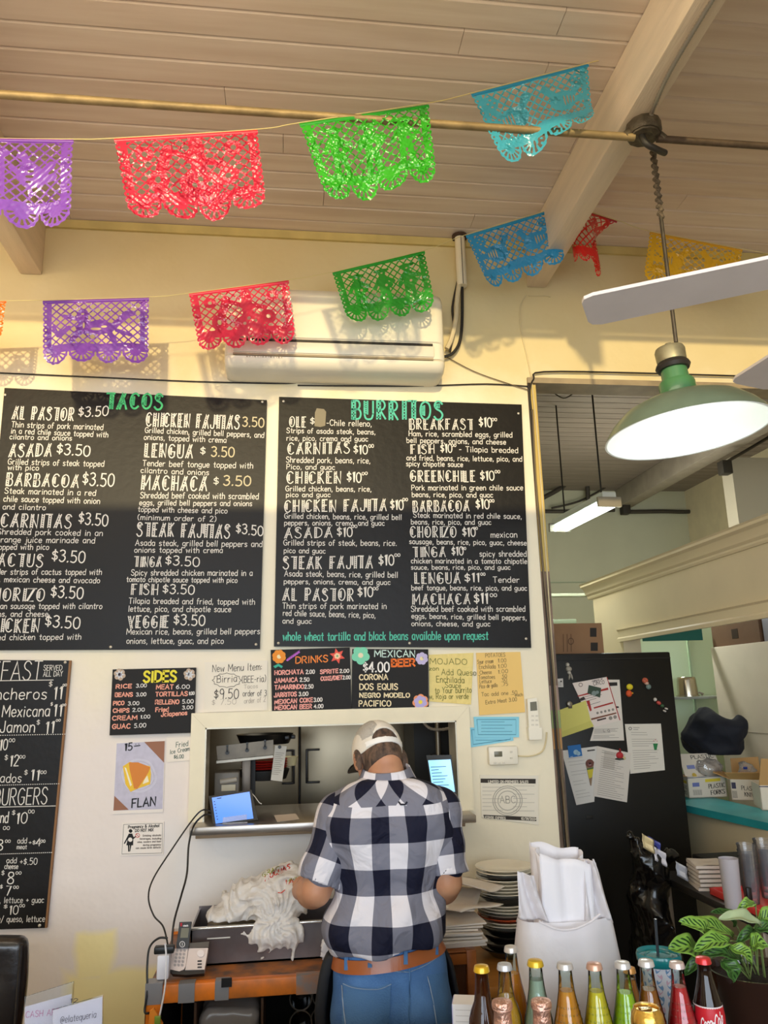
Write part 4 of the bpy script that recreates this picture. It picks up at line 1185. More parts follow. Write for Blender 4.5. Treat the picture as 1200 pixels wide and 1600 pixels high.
# ceiling fan: only two blades reach into view
fzb = 2.6; tip1 = atz(914, 487, fzb); d1 = (atz(1200, 427, fzb)-tip1).normalized(); hub = tip1+d1*.85
fan = thing('ceiling_fan', 'white ceiling fan with two blades reaching in from the right', 'ceiling fan', (hub.x, hub.y, fzb))
fw = mat('fan_white', '#eadfda', .4, var=.06); edge = mat('fan_worn', '#8a7a6c', .6)
a1 = math.atan2(tip1.y-hub.y, tip1.x-hub.x); t2 = atz(1140, 622, fzb); a2 = math.atan2(t2.y-hub.y, t2.x-hub.x)
for i, a in enumerate([a1, a2]+[a2-rad(72)*j for j in (1, 2, 3)]):
    M = Matrix.Translation(Vector((hub.x, hub.y, fzb))) @ Matrix.Rotation(a, 4, 'Z') @ Matrix.Rotation(rad(9 if i != 0 else 4), 4, 'X')
    mb = MB(); Lb = .85
    out = [(.16, -.05), (.3, -.062), (Lb-.03, -.07), (Lb-.008, -.062), (Lb, -.045), (Lb, .045), (Lb-.008, .062), (Lb-.03, .07), (.3, .062), (.16, .05)]
    mb.prism([M @ Vector((x, y, -.004)) for x, y in out][::-1], M.to_3x3() @ Vector((0, 0, .009))); b_ = mb.build('blade', fw, fan, 30)
    MB().box((.07, -.018, .004), (.24, .018, .010), M).build('blade_bracket', fw, b_)
MB().lathe([(0, -.07), (.07, -.06), (.11, -.02), (.115, .03), (.09, .08), (.03, .1), (.02, .11)], (hub.x, hub.y, fzb), 32).build('motor_housing', fw, fan)
MB().tube([(hub.x, hub.y, fzb+.1), (hub.x, hub.y, 3.349)], .012, 10).build('down_rod', fw, fan)

# air conditioner
YA = -.205
ax0 = at(353, 445, YA); ax1 = at(697, 572, YA); zt = at(520, 449, YA).z; zbm = at(520, 574, YA).z
ac = thing('air_conditioner', 'white wall-mounted split air conditioner above the chalkboards', 'air conditioner', ((ax0.x+ax1.x)/2, -.1, zbm))
acm = mat('ac_white', '#f0e6cf', .35); acd = mat('ac_slot', '#2c2620', .5)
mb = MB(); sec = [(0, zt), (-.15, zt), (-.185, zt-.01), (YA, zt-.05), (YA, zbm+.145), (YA+.008, zbm+.14), (YA+.008, zbm+.125), (YA-.004, zbm+.055), (YA+.01, zbm+.05), (YA-.002, zbm+.045), (YA+.005, zbm+.02), (-.16, zbm), (0, zbm)]
def rbx(x): return x
x0, x1 = ax0.x, ax1.x
n = len(sec); xs = [(x0, .86), (x0+.012, .95), (x0+.04, 1), (x1-.04, 1), (x1-.012, .95), (x1, .86)]
vs = []; fs = []
zc = (zt+zbm)/2
for x, k2 in xs: vs += [(x, y*k2 if y < -.05 else y, zc+(z-zc)*(1-(1-k2)*.45)) for y, z in sec]
for i in range(len(xs)-1): fs += [(i*n+j, i*n+(j+1) % n, (i+1)*n+(j+1) % n, (i+1)*n+j) for j in range(n)]
fs += [tuple(range(n-1, -1, -1)), tuple((len(xs)-1)*n+j for j in range(n))]
mb.add(vs, fs).build('body', acm, ac, 50)
MB().box((x0+.03, YA-.003, zbm+.121), (x1-.06, YA+.02, zbm+.133)).build('air_slot', acd, ac, 0)
MB().rbox((x0+.04, YA-.010, zbm+.062), (x1-.055, YA+.012, zbm+.118), .005).build('louver', mat('ac_louver', '#e4dac6', .4), ac)
MB().box((x0+.04, YA-.006, zbm+.048), (x1-.06, YA+.01, zbm+.058)).build('lower_slot', mat('ac_lower_slot', '#9c8c70', .5), ac, 0)
mb = MB()
for i in range(14): mb.box((x0+.10+i*.012+(i % 3)*.002, YA-.0075, zbm+.038), (x0+.106+i*.012, YA-.004, zbm+.042))
mb.build('printed_mark', flat('#b9a98c'), ac, 0)
bx0, bx1 = at(571, 590, -.04), at(660, 571, -.04)
bc = thing('cable_box', 'small white plastic box under the air conditioner', 'box', ((bx0.x+bx1.x)/2, -.02, bx0.z))
MB().rbox((bx0.x, -.045, bx0.z), (bx1.x, -.001, bx1.z), .008).build('cover', acm, bc); MB().rbox((bx0.x+.01, -.049, bx0.z+.012), (bx1.x-.01, -.044, bx1.z-.012), .003).build('raised_panel', acm, bc)
# pipe cover and refrigerant lines
pc0, pc1 = at(718, 362, -.05), at(717, 446, -.05)
pcv = thing('pipe_cover', 'white round pipe cover rising from the air conditioner to the ceiling', 'pipe', (pc0.x, -.045, pc1.z))
MB().tube([(pc0.x, -.045, CEIL-.003), (pc0.x, -.045, pc1.z)], .026, 16).build('round_cover', mat('pipe_cover_white', '#efe2c6', .5), pcv)
MB().box((pc0.x-.002, -.0735, pc1.z), (pc0.x+.002, -.0705, CEIL-.005)).build('seam', flat('#7d7263'), pcv, 0)
MB().tube([(pc0.x, -.045, CEIL-.004), (pc0.x, -.045, CEIL-.018)], .04, 16).build('ceiling_collar', mat('rust_collar', '#4a3527', .7), pcv)
for k, (pts, r, c) in enumerate((([(718, 440), (714, 470), (712, 500), (705, 530), (698, 545)], .012, '#d8c6a0'), ([(722, 440), (722, 500), (718, 535), (706, 553), (690, 558)], .008, '#26221e'), ([(715, 440), (707, 480), (709, 510), (703, 550)], .006, '#3a332b'))):
    MB().tube(spline([at(x, y, -.045+k*.012) for x, y in pts], 5), r, 8).build('refrigerant_line', mat('line_'+str(k), c, .6), pcv)
# wires on the wall
blk = mat('black_wire', '#2a241e', .6); bge = mat('painted_wire', '#d9c79b', .6); brn = mat('brown_wire', '#6f5f48', .6)
def wire(pts, r, m, label, Y=-.006, k=4): tag(MB().tube(spline([at(x, y, Y) for x, y in pts], k), r, 6).build('wall_wire', m), label, 'wire')
wire([(-40, 581), (120, 588), (300, 596), (430, 599), (465, 598)], .0035, blk, 'black wire along the wall above the TACOS board')
wire([(465, 602), (560, 603), (660, 603), (760, 600), (830, 604)], .0035, blk, 'black wire along the wall above the BURRITOS board', -.008)
wire([(695, 556), (740, 580), (790, 598), (828, 610)], .0025, brn, 'thin wire slanting down from the air conditioner to the corner', -.01)
wire([(822, 461), (813, 480), (815, 520), (824, 560), (831, 600), (841, 700), (851, 840), (862, 1000), (870, 1110), (886, 1310), (897, 1440)], .0035, bge, 'painted beige wire running down the corner beside the BURRITOS board', -.005)
wire([(830, 640), (828, 610), (834, 592), (850, 581), (1000, 583), (1230, 590)], .0045, blk, 'black cable over the top of the back room opening', -.019)
wire([(826, 600), (833, 700), (846, 860), (858, 1000), (868, 1150), (882, 1310), (893, 1430)], .0055, blk, 'black cable running down the corner of the opening', -.009, 6)
wire([(832, 640), (838, 760), (848, 880), (861, 1010), (873, 1150), (887, 1310), (897, 1420)], .004, brn, 'brown cable running down beside the black corner cable', -.02, 6)
wire([(826, 462), (853, 462), (860, 464)], .003, bge, 'short painted wire stub under the right beam', -.006)
# ================================================================= pass-through and kitchen
steel = mat('stainless_steel', '#a8a098', .28, metal=.85, var=.12, vscale=6, bump=.05, bscale=8)
steel2 = mat('dull_steel', '#9c9384', .38, metal=.8, var=.2, vscale=5)
black = mat('black_plastic', '#191715', .4); matte = mat('matte_black', '#121110', .6)
s = thing('serving_sill', 'stainless steel serving sill under the pass-through window', 'shelf', (.2, 0, 1.165))
MB().rbox((-.39, -.15, 1.168), (.782, .42, 1.2), .004).build('sill_slab', steel, s)
MB().rbox((-.37, -.115, 1.150), (.742, -.002, 1.167), .003).build('wooden_cleat', mat('cleat_wood', '#8a7358', .6), s)
# oven at the back of the kitchen
ov = thing('kitchen_oven', 'large stainless steel cabinet with two doors and black handles in the kitchen', 'oven', (.2, 1.2, 0))
ovs = mat('oven_steel', '#8f836d', .32, metal=.8, var=.15, vscale=3)
Yo = .92
xs_ = at(468, 1200, Yo).x
MB().box((-.62, Yo+.02, 0), (.80, 1.7, 2.1)).build('carcass', matte, ov, 0)
for a, b in ((-.60, xs_-.004), (xs_+.004, .785)):
    d = MB().rbox((a, Yo-.005, .55), (b, Yo+.03, 2.05), .006).build('door', ovs, ov)
    left = b < .1
    hx = (at(459, 1190, Yo).x, at(441, 1190, Yo).x) if left else (at(479, 1190, Yo).x, at(499, 1190, Yo).x)
    z1, z0 = at(480, 1170, Yo).z, at(480, 1223, Yo).z
    mb = MB(); mb.rbox((hx[0]-.006, Yo-.035, z0), (hx[0]+.006, Yo-.02, z1), .003)
    for z in (z0+.004, z1-.004): mb.rbox((min(hx), Yo-.035, z-.005), (max(hx), Yo-.004, z+.005), .003)
    mb.build('handle', black, d)
# dark appliance at the right and its hose
ap = thing('kitchen_appliance', 'dark kitchen appliance column behind the phone', 'appliance', (.8, .6, 1.0))
MB().box((.64, .55, .95), (.85, .9, 2.0)).build('column', matte, ap, 0)
MB().tube([(.755, .5, 1.2), (.755, .5, 1.75)], .014, 10).build('steel_upright', steel2, ap); MB().rbox((.72, .49, 1.36), (.79, .54, 1.40), .006).build('clamp', black, ap)
tag(MB().tube(spline([at(x, y, .3) for x, y in ((655, 1110), (660, 1126), (672, 1138), (690, 1140), (706, 1137))], 8), [.008 if i % 2 else .0065 for i in range(33)], 8).build('hose', fx), 'ribbed steel hose drooping behind the top right of the pass-through', 'hose')
# shelf rail with hooks, pans, trays
Yr = .24
rl = thing('shelf_rail', 'steel shelf rail with black hooks inside the pass-through', 'shelf', at(382, 1190, Yr))
slab(MB(), [(338, 1166), (427, 1156), (428, 1179), (340, 1188)], Yr, .01).build('rail_plate', mat('rail_steel', '#857a6b', .5, metal=.5, var=.3, vscale=14), rl, 0)
mb = MB(); c = [at(x, y, Yr-.004) for x, y in ((338, 1189), (427, 1180), (427, 1184), (338, 1193))]; mb.prism(c, (0, .03, 0)); mb.build('lower_lip', steel2, rl, 0)
for hx, hy in ((355, 1176), (386, 1172), (414, 1168)):
    p = at(hx, hy, Yr-.006); mb = MB(); mb.lathe([(0, 0), (.009, 0), (.009, -.006), (0, -.006)], p, 12, Matrix.Rotation(-math.pi/2, 4, 'X')); mb.rbox((p.x-.003, p.y-.006, p.z), (p.x+.003, p.y, p.z+.028), .001); mb.lathe([(0, 0), (.005, 0), (.005, -.006), (0, -.006)], p+Vector((0, 0, .03)), 10, Matrix.Rotation(-math.pi/2, 4, 'X')); mb.build('hook', black, rl)
c = at(414, 1158, .415); Rp = .135
pn = thing('black_pan', 'black round pan lying on the rail shelf in the kitchen', 'pan', c)
MB().lathe([(0, -.012), (Rp*.86, -.012), (Rp, .03), (Rp+.004, .034), (Rp-.002, .03), (Rp*.84, -.006), (0, -.006)], c, 40).build('bowl', mat('pan_black', '#1c1b1a', .35, metal=.3), pn)
for k in range(4): a = .5+k*.5; MB().rbox((-.008, -.006, 0), (.014, .006, .018), .003, Matrix.Translation(c+Vector((Rp*math.cos(a-1.2), Rp*math.sin(a-1.2), .008)))).build('rim_lug', black, pn)
u = thing('shelf_upright', 'dark steel upright holding the kitchen shelf', 'post', at(386, 1240, .27))
MB().rbox((at(378, 1200, .27).x, .26, 1.2), (at(392, 1200, .27).x, .29, at(380, 1186, .27).z), .003).build('post', mat('dark_steel', '#5a5148', .4, metal=.7), u)
MB().box((at(392, 1200, .3).x, .30, 1.2), (at(399, 1200, .3).x, .33, at(380, 1176, .27).z)).build('rear_post', matte, u)
c = at(413, 1193, .42)
for k in range(4):
    o = MB().lathe([(0, 0), (.10-.004*(k % 2), 0), (.112, .008), (.109, .009), (.098, .003), (0, .003)], c+Vector((0, 0, -.022+.011*k)), 36).build('red_basket', mat('red_plastic', '#b3251f', .35))
    tag(o, ['lowest', 'second lowest', 'second from top', 'topmost'][k]+' red round basket in the kitchen stack behind the hanging receipt', 'basket', 'red baskets in the kitchen')
tag(MB().lathe([(0, -.07), (.105, -.07), (.12, -.03), (.12, -.026), (.10, -.03), (0, -.03)], c, 36).build('black_bowl', matte), 'black bowl under the red baskets in the kitchen', 'bowl')
c = at(453, 1186, .5); tag(MB().lathe([(0, -.03), (.03, -.03), (.036, .0), (.04, .012), (.036, .012), (.03, -.022), (0, -.024)], c, 24).build('cream_cup', mat('cream_plastic', '#d9cfa6', .4)), 'small cream tub beside the red baskets in the kitchen', 'cup')
rc = thing('hanging_receipt', 'long printed receipt hanging from the kitchen rail', 'receipt', at(435, 1220, .2))
slab(MB(), [(430, 1165), (448, 1166), (441, 1221), (423, 1219)], .2, .001).build('paper', flat('#cfc8bc'), rc, 0)
mb = MB()
for i in range(12): ribbon(mb, [(430.5-i*.5, 1176+i*3), (444-i*.45-(i % 3)*2, 1177+i*3)], .7, wall(.1985))
mb.build('printed_lines', flat('#8d867b'), rc, 0); p = at(437, 1167, .197); MB().lathe([(0, 0), (.008, 0), (.008, -.008), (0, -.008)], p, 12, Matrix.Rotation(-math.pi/2, 4, 'X')).build('clip', black, rc)
# receipt printer
pr = thing('receipt_printer', 'grey receipt printer behind the tablet', 'printer', at(360, 1250, .2))
q0, q1 = at(334, 1240, .2), at(374, 1206, .2)
MB().rbox((q0.x, .2, 1.2), (q1.x, .34, q1.z), .008).build('case', mat('printer_grey', '#6d665c', .45), pr)
a, b = at(344, 1222, .19), at(370, 1218, .19); MB().tube([(a.x, .19, a.z), (b.x, .19, b.z)], .012, 14).build('paper_roll', mat('grey_roller', '#a49a8b', .4), pr)
a, b = at(346, 1233, .185), at(368, 1227, .185); MB().box((a.x, .18, a.z-.008), (b.x, .2, b.z+.004)).build('cover_lip', mat('printer_lip', '#bdb195', .4), pr, 0)
# tablet on a clear stand
tp = onplane(at(335, 1289, -.09), Vector((-.05, -.93, .36)))
tn = Vector((-.05, -.93, .36)).normalized()
tbm = mat('tablet_screen', '#1d3f86', .12, emit=1.15, emitcol='#5b93ee'); 
t = thing('tablet', 'blue-lit tablet on a clear stand at the left end of the serving sill', 'tablet', tp(364, 1287))
MB().prism([tp(x, y) for x, y in ((326, 1244), (393, 1234), (403, 1281), (333, 1290))], -tn*.012).build('case', black, t, 0)
MB().poly([tp(x, y)+tn*.0008 for x, y in ((331, 1246.5), (390, 1237), (396, 1279), (337, 1287))]).build('screen', tbm, t, 0)
mb = MB()
for i in range(7): mb.poly([tp(x, y)+tn*.0014 for x, y in ((334+i*.8, 1252+i*4.6), (336+i*.8, 1251.7+i*4.6), (336+i*.8, 1253.2+i*4.6), (334+i*.8, 1253.5+i*4.6))])
mb.poly([tp(x, y)+tn*.0014 for x, y in ((339, 1247.3), (346, 1246.2), (346, 1247.6), (339, 1248.6))]); mb.build('screen_icons', mat('screen_icons', '#24406f', .3), t, 0)
clear = glassy('clear_acrylic', '#f2f6f6', .05, .05, .25)
mb = MB(); mb.prism([tp(x, y)+tn*.004 for x, y in ((348, 1286), (386, 1281), (386, 1273), (349, 1278))], tn*.004); a = tp(348, 1290); mb.box((a.x, -.1, 1.2), (a.x+.10, .02, 1.204)); mb.build('clear_stand', clear, t, 0)
tag(MB().prism([atz(x, y, 1.2008) for x, y in ((428, 1274), (462, 1271.5), (468, 1280), (433, 1284.5))], (0, 0, .0008)).build('paper_slip', flat('#cfbfb0')), 'small paper slip lying on the steel sill right of the tablet', 'paper')
cable = [(394, 1240), (400, 1247), (405, 1254), (409, 1256)]
tag(MB().tube(spline([at(x, y, .02) for x, y in cable], 4), .002, 6).build('white_cable', mat('white_cable', '#e6e0d6', .5)), 'short white cable behind the tablet', 'cable')
# phone on an arm
ph = onplane(at(690, 1215, -.03), Vector((-.25, -.95, .12))); pn_ = Vector((-.25, -.95, .12)).normalized()
t = thing('order_phone', 'light-blue lit order tablet standing upright at the right of the pass-through', 'tablet', ph(696, 1250))
MB().prism([ph(x, y) for x, y in ((666, 1180), (705, 1179.5), (714, 1240), (676, 1244))], -pn_*.011).build('case', black, t, 0)
MB().poly([ph(x, y)+pn_*.0008 for x, y in ((669, 1188), (704, 1186.5), (711, 1237), (677, 1240.5))]).build('screen', mat('order_screen', '#7fa9c4', .12, emit=1.25, emitcol='#8fcdf0'), t, 0)
mb = MB()
for i in range(8): y = 1198+i*4.8; x = 673+i*.75; mb.poly([ph(p, q)+pn_*.0014 for p, q in ((x, y), (x+(12 if i == 1 else 24-(i % 3)*4), y-1), (x+(12 if i == 1 else 24-(i % 3)*4), y+.2), (x, y+1.3))])
mb.build('screen_text', mat('screen_text', '#5f94bd', .3), t, 0)
a = ph(690, 1243); MB().tube([a-pn_*.02, (a.x+.01, .03, 1.26), (a.x+.01, .05, 1.2)], .012, 10).build('stand_arm', black, t); MB().rbox((a.x-.05, 0, 1.2), (a.x+.055, .10, 1.215), .005).build('stand_foot', black, t)
# wall gadgets
rm = thing('ac_remote', 'white air conditioner remote in a wall holder', 'remote', at(836, 1155, -.02))
g7 = lambda x, y: (560+x*.26667, 1000+y*.26667)
gw = mat('gadget_white', '#efe6d2', .4); lcd = mat('grey_lcd', '#6f6b58', .3)
mb = MB(); c = [g7(*q) for q in ((990, 345), (1046, 338), (1062, 520), (1000, 525))]; slab(mb, c, -.028, .018); mb.build('remote_body', gw, rm, 0)
slab(MB(), [g7(*q) for q in ((996, 515), (1076, 512), (1076, 582), (1002, 586))], -.032, .031).build('holder', gw, rm, 0)
slab(MB(), [g7(*q) for q in ((1006, 364), (1044, 360), (1048, 412), (1008, 416))], -.0285, .0008).build('display', lcd, rm, 0)
for i in range(6):
    x, y = g7(1014+(i % 2)*24, 440+(i//2)*26); slab(MB(), [(x, y), (x+4, y), (x+4.3, y+2.6), (x, y+2.6)], -.0292, .0014).build('button', mat('button_grey', '#d9d0bd', .5) if i == 0 else bpy.data.materials['button_grey'], rm, 0)
th = thing('thermostat', 'white square wall thermostat with a small dark display', 'thermostat', at(786, 1198, -.02))
a, b = at(*g7(768, 736), -.03), at(*g7(934, 620), -.03)
MB().rbox((a.x, -.03, a.z), (b.x, -.001, b.z), .008).build('case', gw, th)
a, b = at(*g7(797, 685), -.0305), at(*g7(842, 652), -.0305); MB().rbox((a.x, -.032, a.z), (b.x, -.029, b.z), .001).build('display', lcd, th)
for q in ((895, 655), (896, 690), (800, 720), (825, 722), (850, 718)):
    p = at(*g7(*q), -.0305); MB().rbox((p.x-.006, -.033, p.z-.004), (p.x+.006, -.029, p.z+.004), .001).build('button', bpy.data.materials['button_grey'], th)
wire([g7(936, 680), g7(1010, 680), g7(1075, 655), g7(1098, 600), g7(1104, 540)], .0035, bge, 'pale cable from the thermostat to the corner wires', -.008)

# ================================================================= work counter under the pass-through
orange = mat('orange_rack', '#ee7f1c', .45, var=.5, vscale=9, var2='#a8632e'); orange2 = mat('orange_post', '#e8801e', .42, var=.1)
tape = mat('duct_tape', '#8d8b8c', .4, metal=.3)
rk = thing('storage_rack', 'scuffed orange steel rack carrying the steel trough and phone', 'rack', (.05, -.35, 0))
ZR = .79
MB().rbox((-.45, -.62, ZR-.016), (.46, -.02, ZR), .003).build('shelf_top', mat('rack_shelf', '#a8642c', .5, var=.6, vscale=14, var2='#5a463c'), rk)
bm1 = MB().rbox((-.44, -.635, ZR-.052), (.46, -.60, ZR+.002), .004).build('front_beam', orange, rk)
for x0, x1 in ((-.352, -.30), (-.235, -.19)): MB().box((x0, -.6375, ZR-.053), (x1, -.598, ZR+.0035)).build('tape_band', tape, bm1, 0)
MB().box((.03, -.637, ZR-.053), (.3, -.5985, ZR+.003)).build('grey_paint_band', mat('grey_paint_band', '#807a78', .5, var=.3, vscale=20, var2='#b0703c'), bm1, 0)
pa, pb = at(346, 1531, -.64), at(362, 1542, -.64); MB().box((pa.x, -.641, pb.z), (pb.x, -.634, pa.z+.004)).build('black_clip', black, bm1, 0)
for k, (x, y) in enumerate(((-.455, -.64), (-.455, -.06), (.405, -.06), (.405, -.6))):
    p = MB(); p.box((x, y, 0), (x+.05, y+.003, ZR+.01)); p.box((x, y, 0), (x+.003, y+.045, ZR+.01)); pp = p.build('post', orange2, rk, 0)
    if k == 0:
        MB().box((x-.002, y-.002, ZR-.05), (x+.053, y+.05, ZR+.012)).build('tape_wrap', tape, pp, 0)
        for i in range(7): MB().lathe([(0, -.001), (.005, -.001), (.005, .001)], (x+.025, y-.0005, ZR-.085-.042*i), 10, Matrix.Rotation(math.pi/2, 4, 'X')).build('hole', matte, pp)
dkp = mat('rack_dark', '#1d1916', .7)
MB().box((-.44, -.05, 0), (.44, -.03, ZR-.06)).build('shade_back_panel', dkp, rk, 0); MB().box((-.44, -.60, .30), (.44, -.05, .32)).build('lower_shelf', dkp, rk, 0); MB().box((-.425, -.59, .0), (-.41, -.05, ZR-.06)).build('side_panel', dkp, rk, 0)  # black panels and shelf added to give the shade under the rack
# steel trough
ZR += .001
tr_ = thing('steel_trough', 'long open stainless steel trough on the orange rack', 'trough', (.08, -.33, ZR))
mb = MB(); TX0, TX1, TY0, TY1, TZ = -.338, .45, -.465, -.20, .912
mb.box((TX0, TY0, ZR), (TX1, TY0+.006, TZ)); mb.box((TX0, TY1-.006, ZR), (TX1, TY1, TZ+.01)); mb.box((TX0, TY0, ZR), (TX0+.006, TY1, TZ)); mb.box((TX1-.006, TY0, ZR), (TX1, TY1, TZ)); mb.box((TX0, TY0, ZR), (TX1, TY1, ZR+.006))
mb.build('basin', mat('trough_steel', '#8d8482', .3, metal=.8, var=.3, vscale=4, var2='#6f625e'), tr_, 0)
MB().rbox((TX0-.004, TY0-.008, TZ-.004), (TX1, TY0+.010, TZ+.003), .002).build('front_rim', mat('bright_steel', '#d8d2c6', .25, metal=.8), tr_)
MB().rbox((-.28, TY0-.002, .875), (-.20, TY0, .879), .0005).build('engraved_mark', mat('bright_mark', '#cfcac0', .3), tr_)
tag(MB().rbox((-.30, -.40, ZR+.007), (-.10, -.24, ZR+.085), .01).build('tin_box', mat('dark_tin', '#463829', .5, var=.5, vscale=25, var2='#7a6a35')), 'dark patterned box lying in the steel trough left of the plastic bag', 'box')
# telephone
pt0 = at(296, 1517, -.585); pN = Vector((.03, -.80, .60)).normalized(); pf = onplane(pt0, pN)
k8 = lambda x, y: (220+x*.15, 1440+y*.15)
silver = mat('phone_silver', '#d8cac4', .35, metal=.25); pblack = mat('phone_black', '#1b1a1a', .35)
t = thing('telephone', 'silver and black cordless telephone base with its handset', 'telephone', (pt0.x, -.56, ZR))
mb = MB(); mb.prism([pf(*k8(*q)) for q in ((290, 490), (470, 515), (660, 505), (660, 540), (470, 556), (330, 545))], -pN*.022); mb.build('base_foot', pblack, t, 0)
MB().prism([pf(*k8(*q)) for q in ((500, 278), (702, 274), (664, 500), (462, 504))], -pN*.035).build('answering_panel', silver, t, 0)
MB().prism([pf(*k8(*q))+pN*.002 for q in ((330, 284), (494, 280), (468, 460), (450, 500), (400, 520), (300, 498))], -pN*.035).build('keypad_panel', silver, t, 0)
for r_ in range(5):
    for c_ in range(3):
        x, y = 380+c_*38-r_*6, 304+r_*38; MB().prism([pf(*k8(x+14*math.cos(a*.785), y+13*math.sin(a*.785)))+pN*.005 for a in range(8)], -pN*.004).build('key', mat('key_grey', '#a9a09c', .5) if r_+c_ == 0 else bpy.data.materials['key_grey'], t, 0)
MB().prism([pf(*k8(624+38*math.cos(a*.524), 336+38*math.sin(a*.524)))+pN*.004 for a in range(12)], -pN*.005).build('round_button', mat('button_pearl', '#e9dcd6', .4), t, 0)
for i in range(3): MB().prism([pf(*k8(x, y+i*32))+pN*.003 for x, y in ((592, 408), (636, 406), (634, 418), (590, 420))], -pN*.003).build('small_button', pblack, t, 0)
MB().prism([pf(*k8(*q))+pN*.002 for q in ((505, 225), (712, 210), (706, 268), (503, 276))], -pN*.01).build('clear_label', mat('dark_label', '#5c5650', .25), t, 0)
hN = Vector((.03, -.93, .36)).normalized(); hf = onplane(pf(*k8(430, 270))+pN*.012, hN)
h = MB().prism([hf(*k8(*q)) for q in ((402, 4), (528, 0), (498, 268), (484, 276), (372, 276), (368, 262))], -hN*.022).build('handset', pblack, t, 0)
MB().prism([hf(*k8(*q))+hN*.001 for q in ((424, 68), (504, 66), (490, 168), (410, 170))], -hN*.001).build('handset_screen', lcd, h, 0)
mb = MB(); ribbon(mb, [k8(432+26*math.cos(a*.524), 236+30*math.sin(a*.524)) for a in range(13)], .9, lambda x, y: hf(x, y)+hN*.001); ribbon(mb, [k8(432, 222), k8(432, 250)], .9, lambda x, y: hf(x, y)+hN*.001); mb.build('navigation_ring', mat('ring_pearl', '#e4dcd8', .4), h, 0)
MB().prism([hf(*k8(*q))+hN*.001 for q in ((412, 14), (432, 14), (428, 50), (412, 50))], -hN*.001).build('red_mark', flat('#b3202e'), h, 0)
mb = MB(); wrt(mb, 'vtech', *k8(440, 52), *k8(492, 50), 2.6, lambda x, y: hf(x, y)+hN*.001, .7); mb.build('lettering', flat('#e6dede'), h, 0)
# power adapter and cords
pw = thing('power_adapter', 'white power adapter block on the corner of the rack', 'power adapter', at(258, 1512, -.6))
a, b = at(246, 1512, -.6), at(266, 1489, -.6); MB().rbox((a.x, -.62, ZR+.012), (b.x, -.57, b.z), .006).build('block', mat('adapter_white', '#dcd9de', .4), pw)
a = at(256, 1486, -.59); MB().rbox((a.x-.03, -.61, b.z), (a.x+.035, -.58, b.z+.022), .004).build('plug', black, pw)
def cord(pts, Y, r, m, label): tag(MB().tube(spline([at(x, y, Y) if not isinstance(Y, list) else at(x, y, Y[i]) for i, (x, y) in enumerate(pts)], 8), r, 8).build('cord', m), label, 'cord')
cord([(330, 1268), (316, 1266), (300, 1282), (270, 1325), (240, 1372), (232, 1402), (240, 1430), (255, 1448), (263, 1480)], [-.08, -.09, -.165, -.2, -.25, -.3, -.4, -.5, -.57], .003, black, 'black cord bulging left from the tablet to the power adapter')
cord([(330, 1273), (318, 1274), (303, 1290), (295, 1320), (292, 1365), (283, 1400), (272, 1440), (268, 1478)], [-.08, -.09, -.165, -.19, -.24, -.3, -.42, -.57], .0038, black, 'thicker black cord hanging straight down from the tablet')
cord([(262, 1466), (248, 1466), (234, 1480), (230, 1510), (230, 1550), (226, 1580), (233, 1583)], [-.58, -.58, -.6, -.62, -.64, -.65, -.66], .0036, black, 'black cord looping left of the orange post')
cord([(258, 1474), (260, 1500), (258, 1540), (252, 1575), (246, 1600)], -.665, .0028, mat('white_cord', '#e8e3e2', .5), 'white cord hanging in front of the orange post')
tag(MB().prism([at(x, y, -.68) for x, y in ((234, 1580), (240, 1576), (254, 1600), (258, 1640), (228, 1640))], (0, .012, 0)).build('orange_tag', mat('orange_card', '#f0902a', .6)), 'orange card hanging at the foot of the orange post', 'tag')
tag(MB().rbox(tuple(at(244, 1600, -.69)-Vector((.006, 0, .004))), tuple(at(249, 1588, -.69)+Vector((.004, .008, 0))), .002).build('green_clip', mat('green_plastic', '#7d9a3a', .4)), 'small green clip on the orange card', 'clip')
# under the rack: cardboard box with a plastic-wrapped parcel, black mugs
bxm = mat('dark_cardboard', '#5b3f2a', .7)
b0, b1 = at(304, 1600, -.5), at(412, 1560, -.5)
cb = thing('cardboard_box', 'brown cardboard box under the rack with plastic film inside', 'box', ((b0.x+b1.x)/2, -.35, .321))
mb = MB(); mb.box((b0.x, -.53, .321), (b1.x, -.52, .60)); mb.box((b0.x, -.16, .321), (b1.x, -.15, .70)); mb.box((b0.x, -.53, .321), (b0.x+.008, -.15, .70)); mb.box((b1.x-.008, -.53, .321), (b1.x, -.15, .70)); mb.build('walls', bxm, cb, 0)
def filmf(x, y, z):
    p = (x, y, z); return rb(p, ((b0.x+b1.x)/2, -.335, .50), (.10, .17, .16), .03)+.008*wav(p, 5, 38, ridge=True)
mb = snmb(filmf, ((b0.x+b1.x)/2-.14, -.53, .32), ((b0.x+b1.x)/2+.14, -.14, .70), .008); mb.build('film_parcel', mat('grey_film', '#a59a92', .22, spec=.6), cb, 60)
mug = mat('black_glaze', '#15130f', .12, coat=.6)
for i, (x, y, lab) in enumerate(((470, 1560, 'upper left'), (470, 1598, 'lower left'), (505, 1555, 'upper right'), (503, 1592, 'lower right'))):
    c = at(x, y, -.42); o = thing('black_cup', 'glossy black cup lying under the rack, '+lab+' of the four', 'cup', c, None)
    M = Matrix.Rotation(rad(90), 4, 'X'); MB().lathe([(0, -.09), (.034, -.09), (.040, 0), (.037, .0), (.031, -.083), (0, -.083)], c, 28, M).build('cup_body', mug, o); MB().lathe([(.036, .0), (.0405, .001), (.041, -.003)], c, 28, M).build('rim', mat('rim_shine', '#8c8478', .2, metal=.6) if i == 0 else bpy.data.materials['rim_shine'], o)
tag(MB().box((.12, -.5, .321), (.38, -.46, .52)).build('dark_divider', dkp), 'dark board under the rack holding the black cups', 'board')

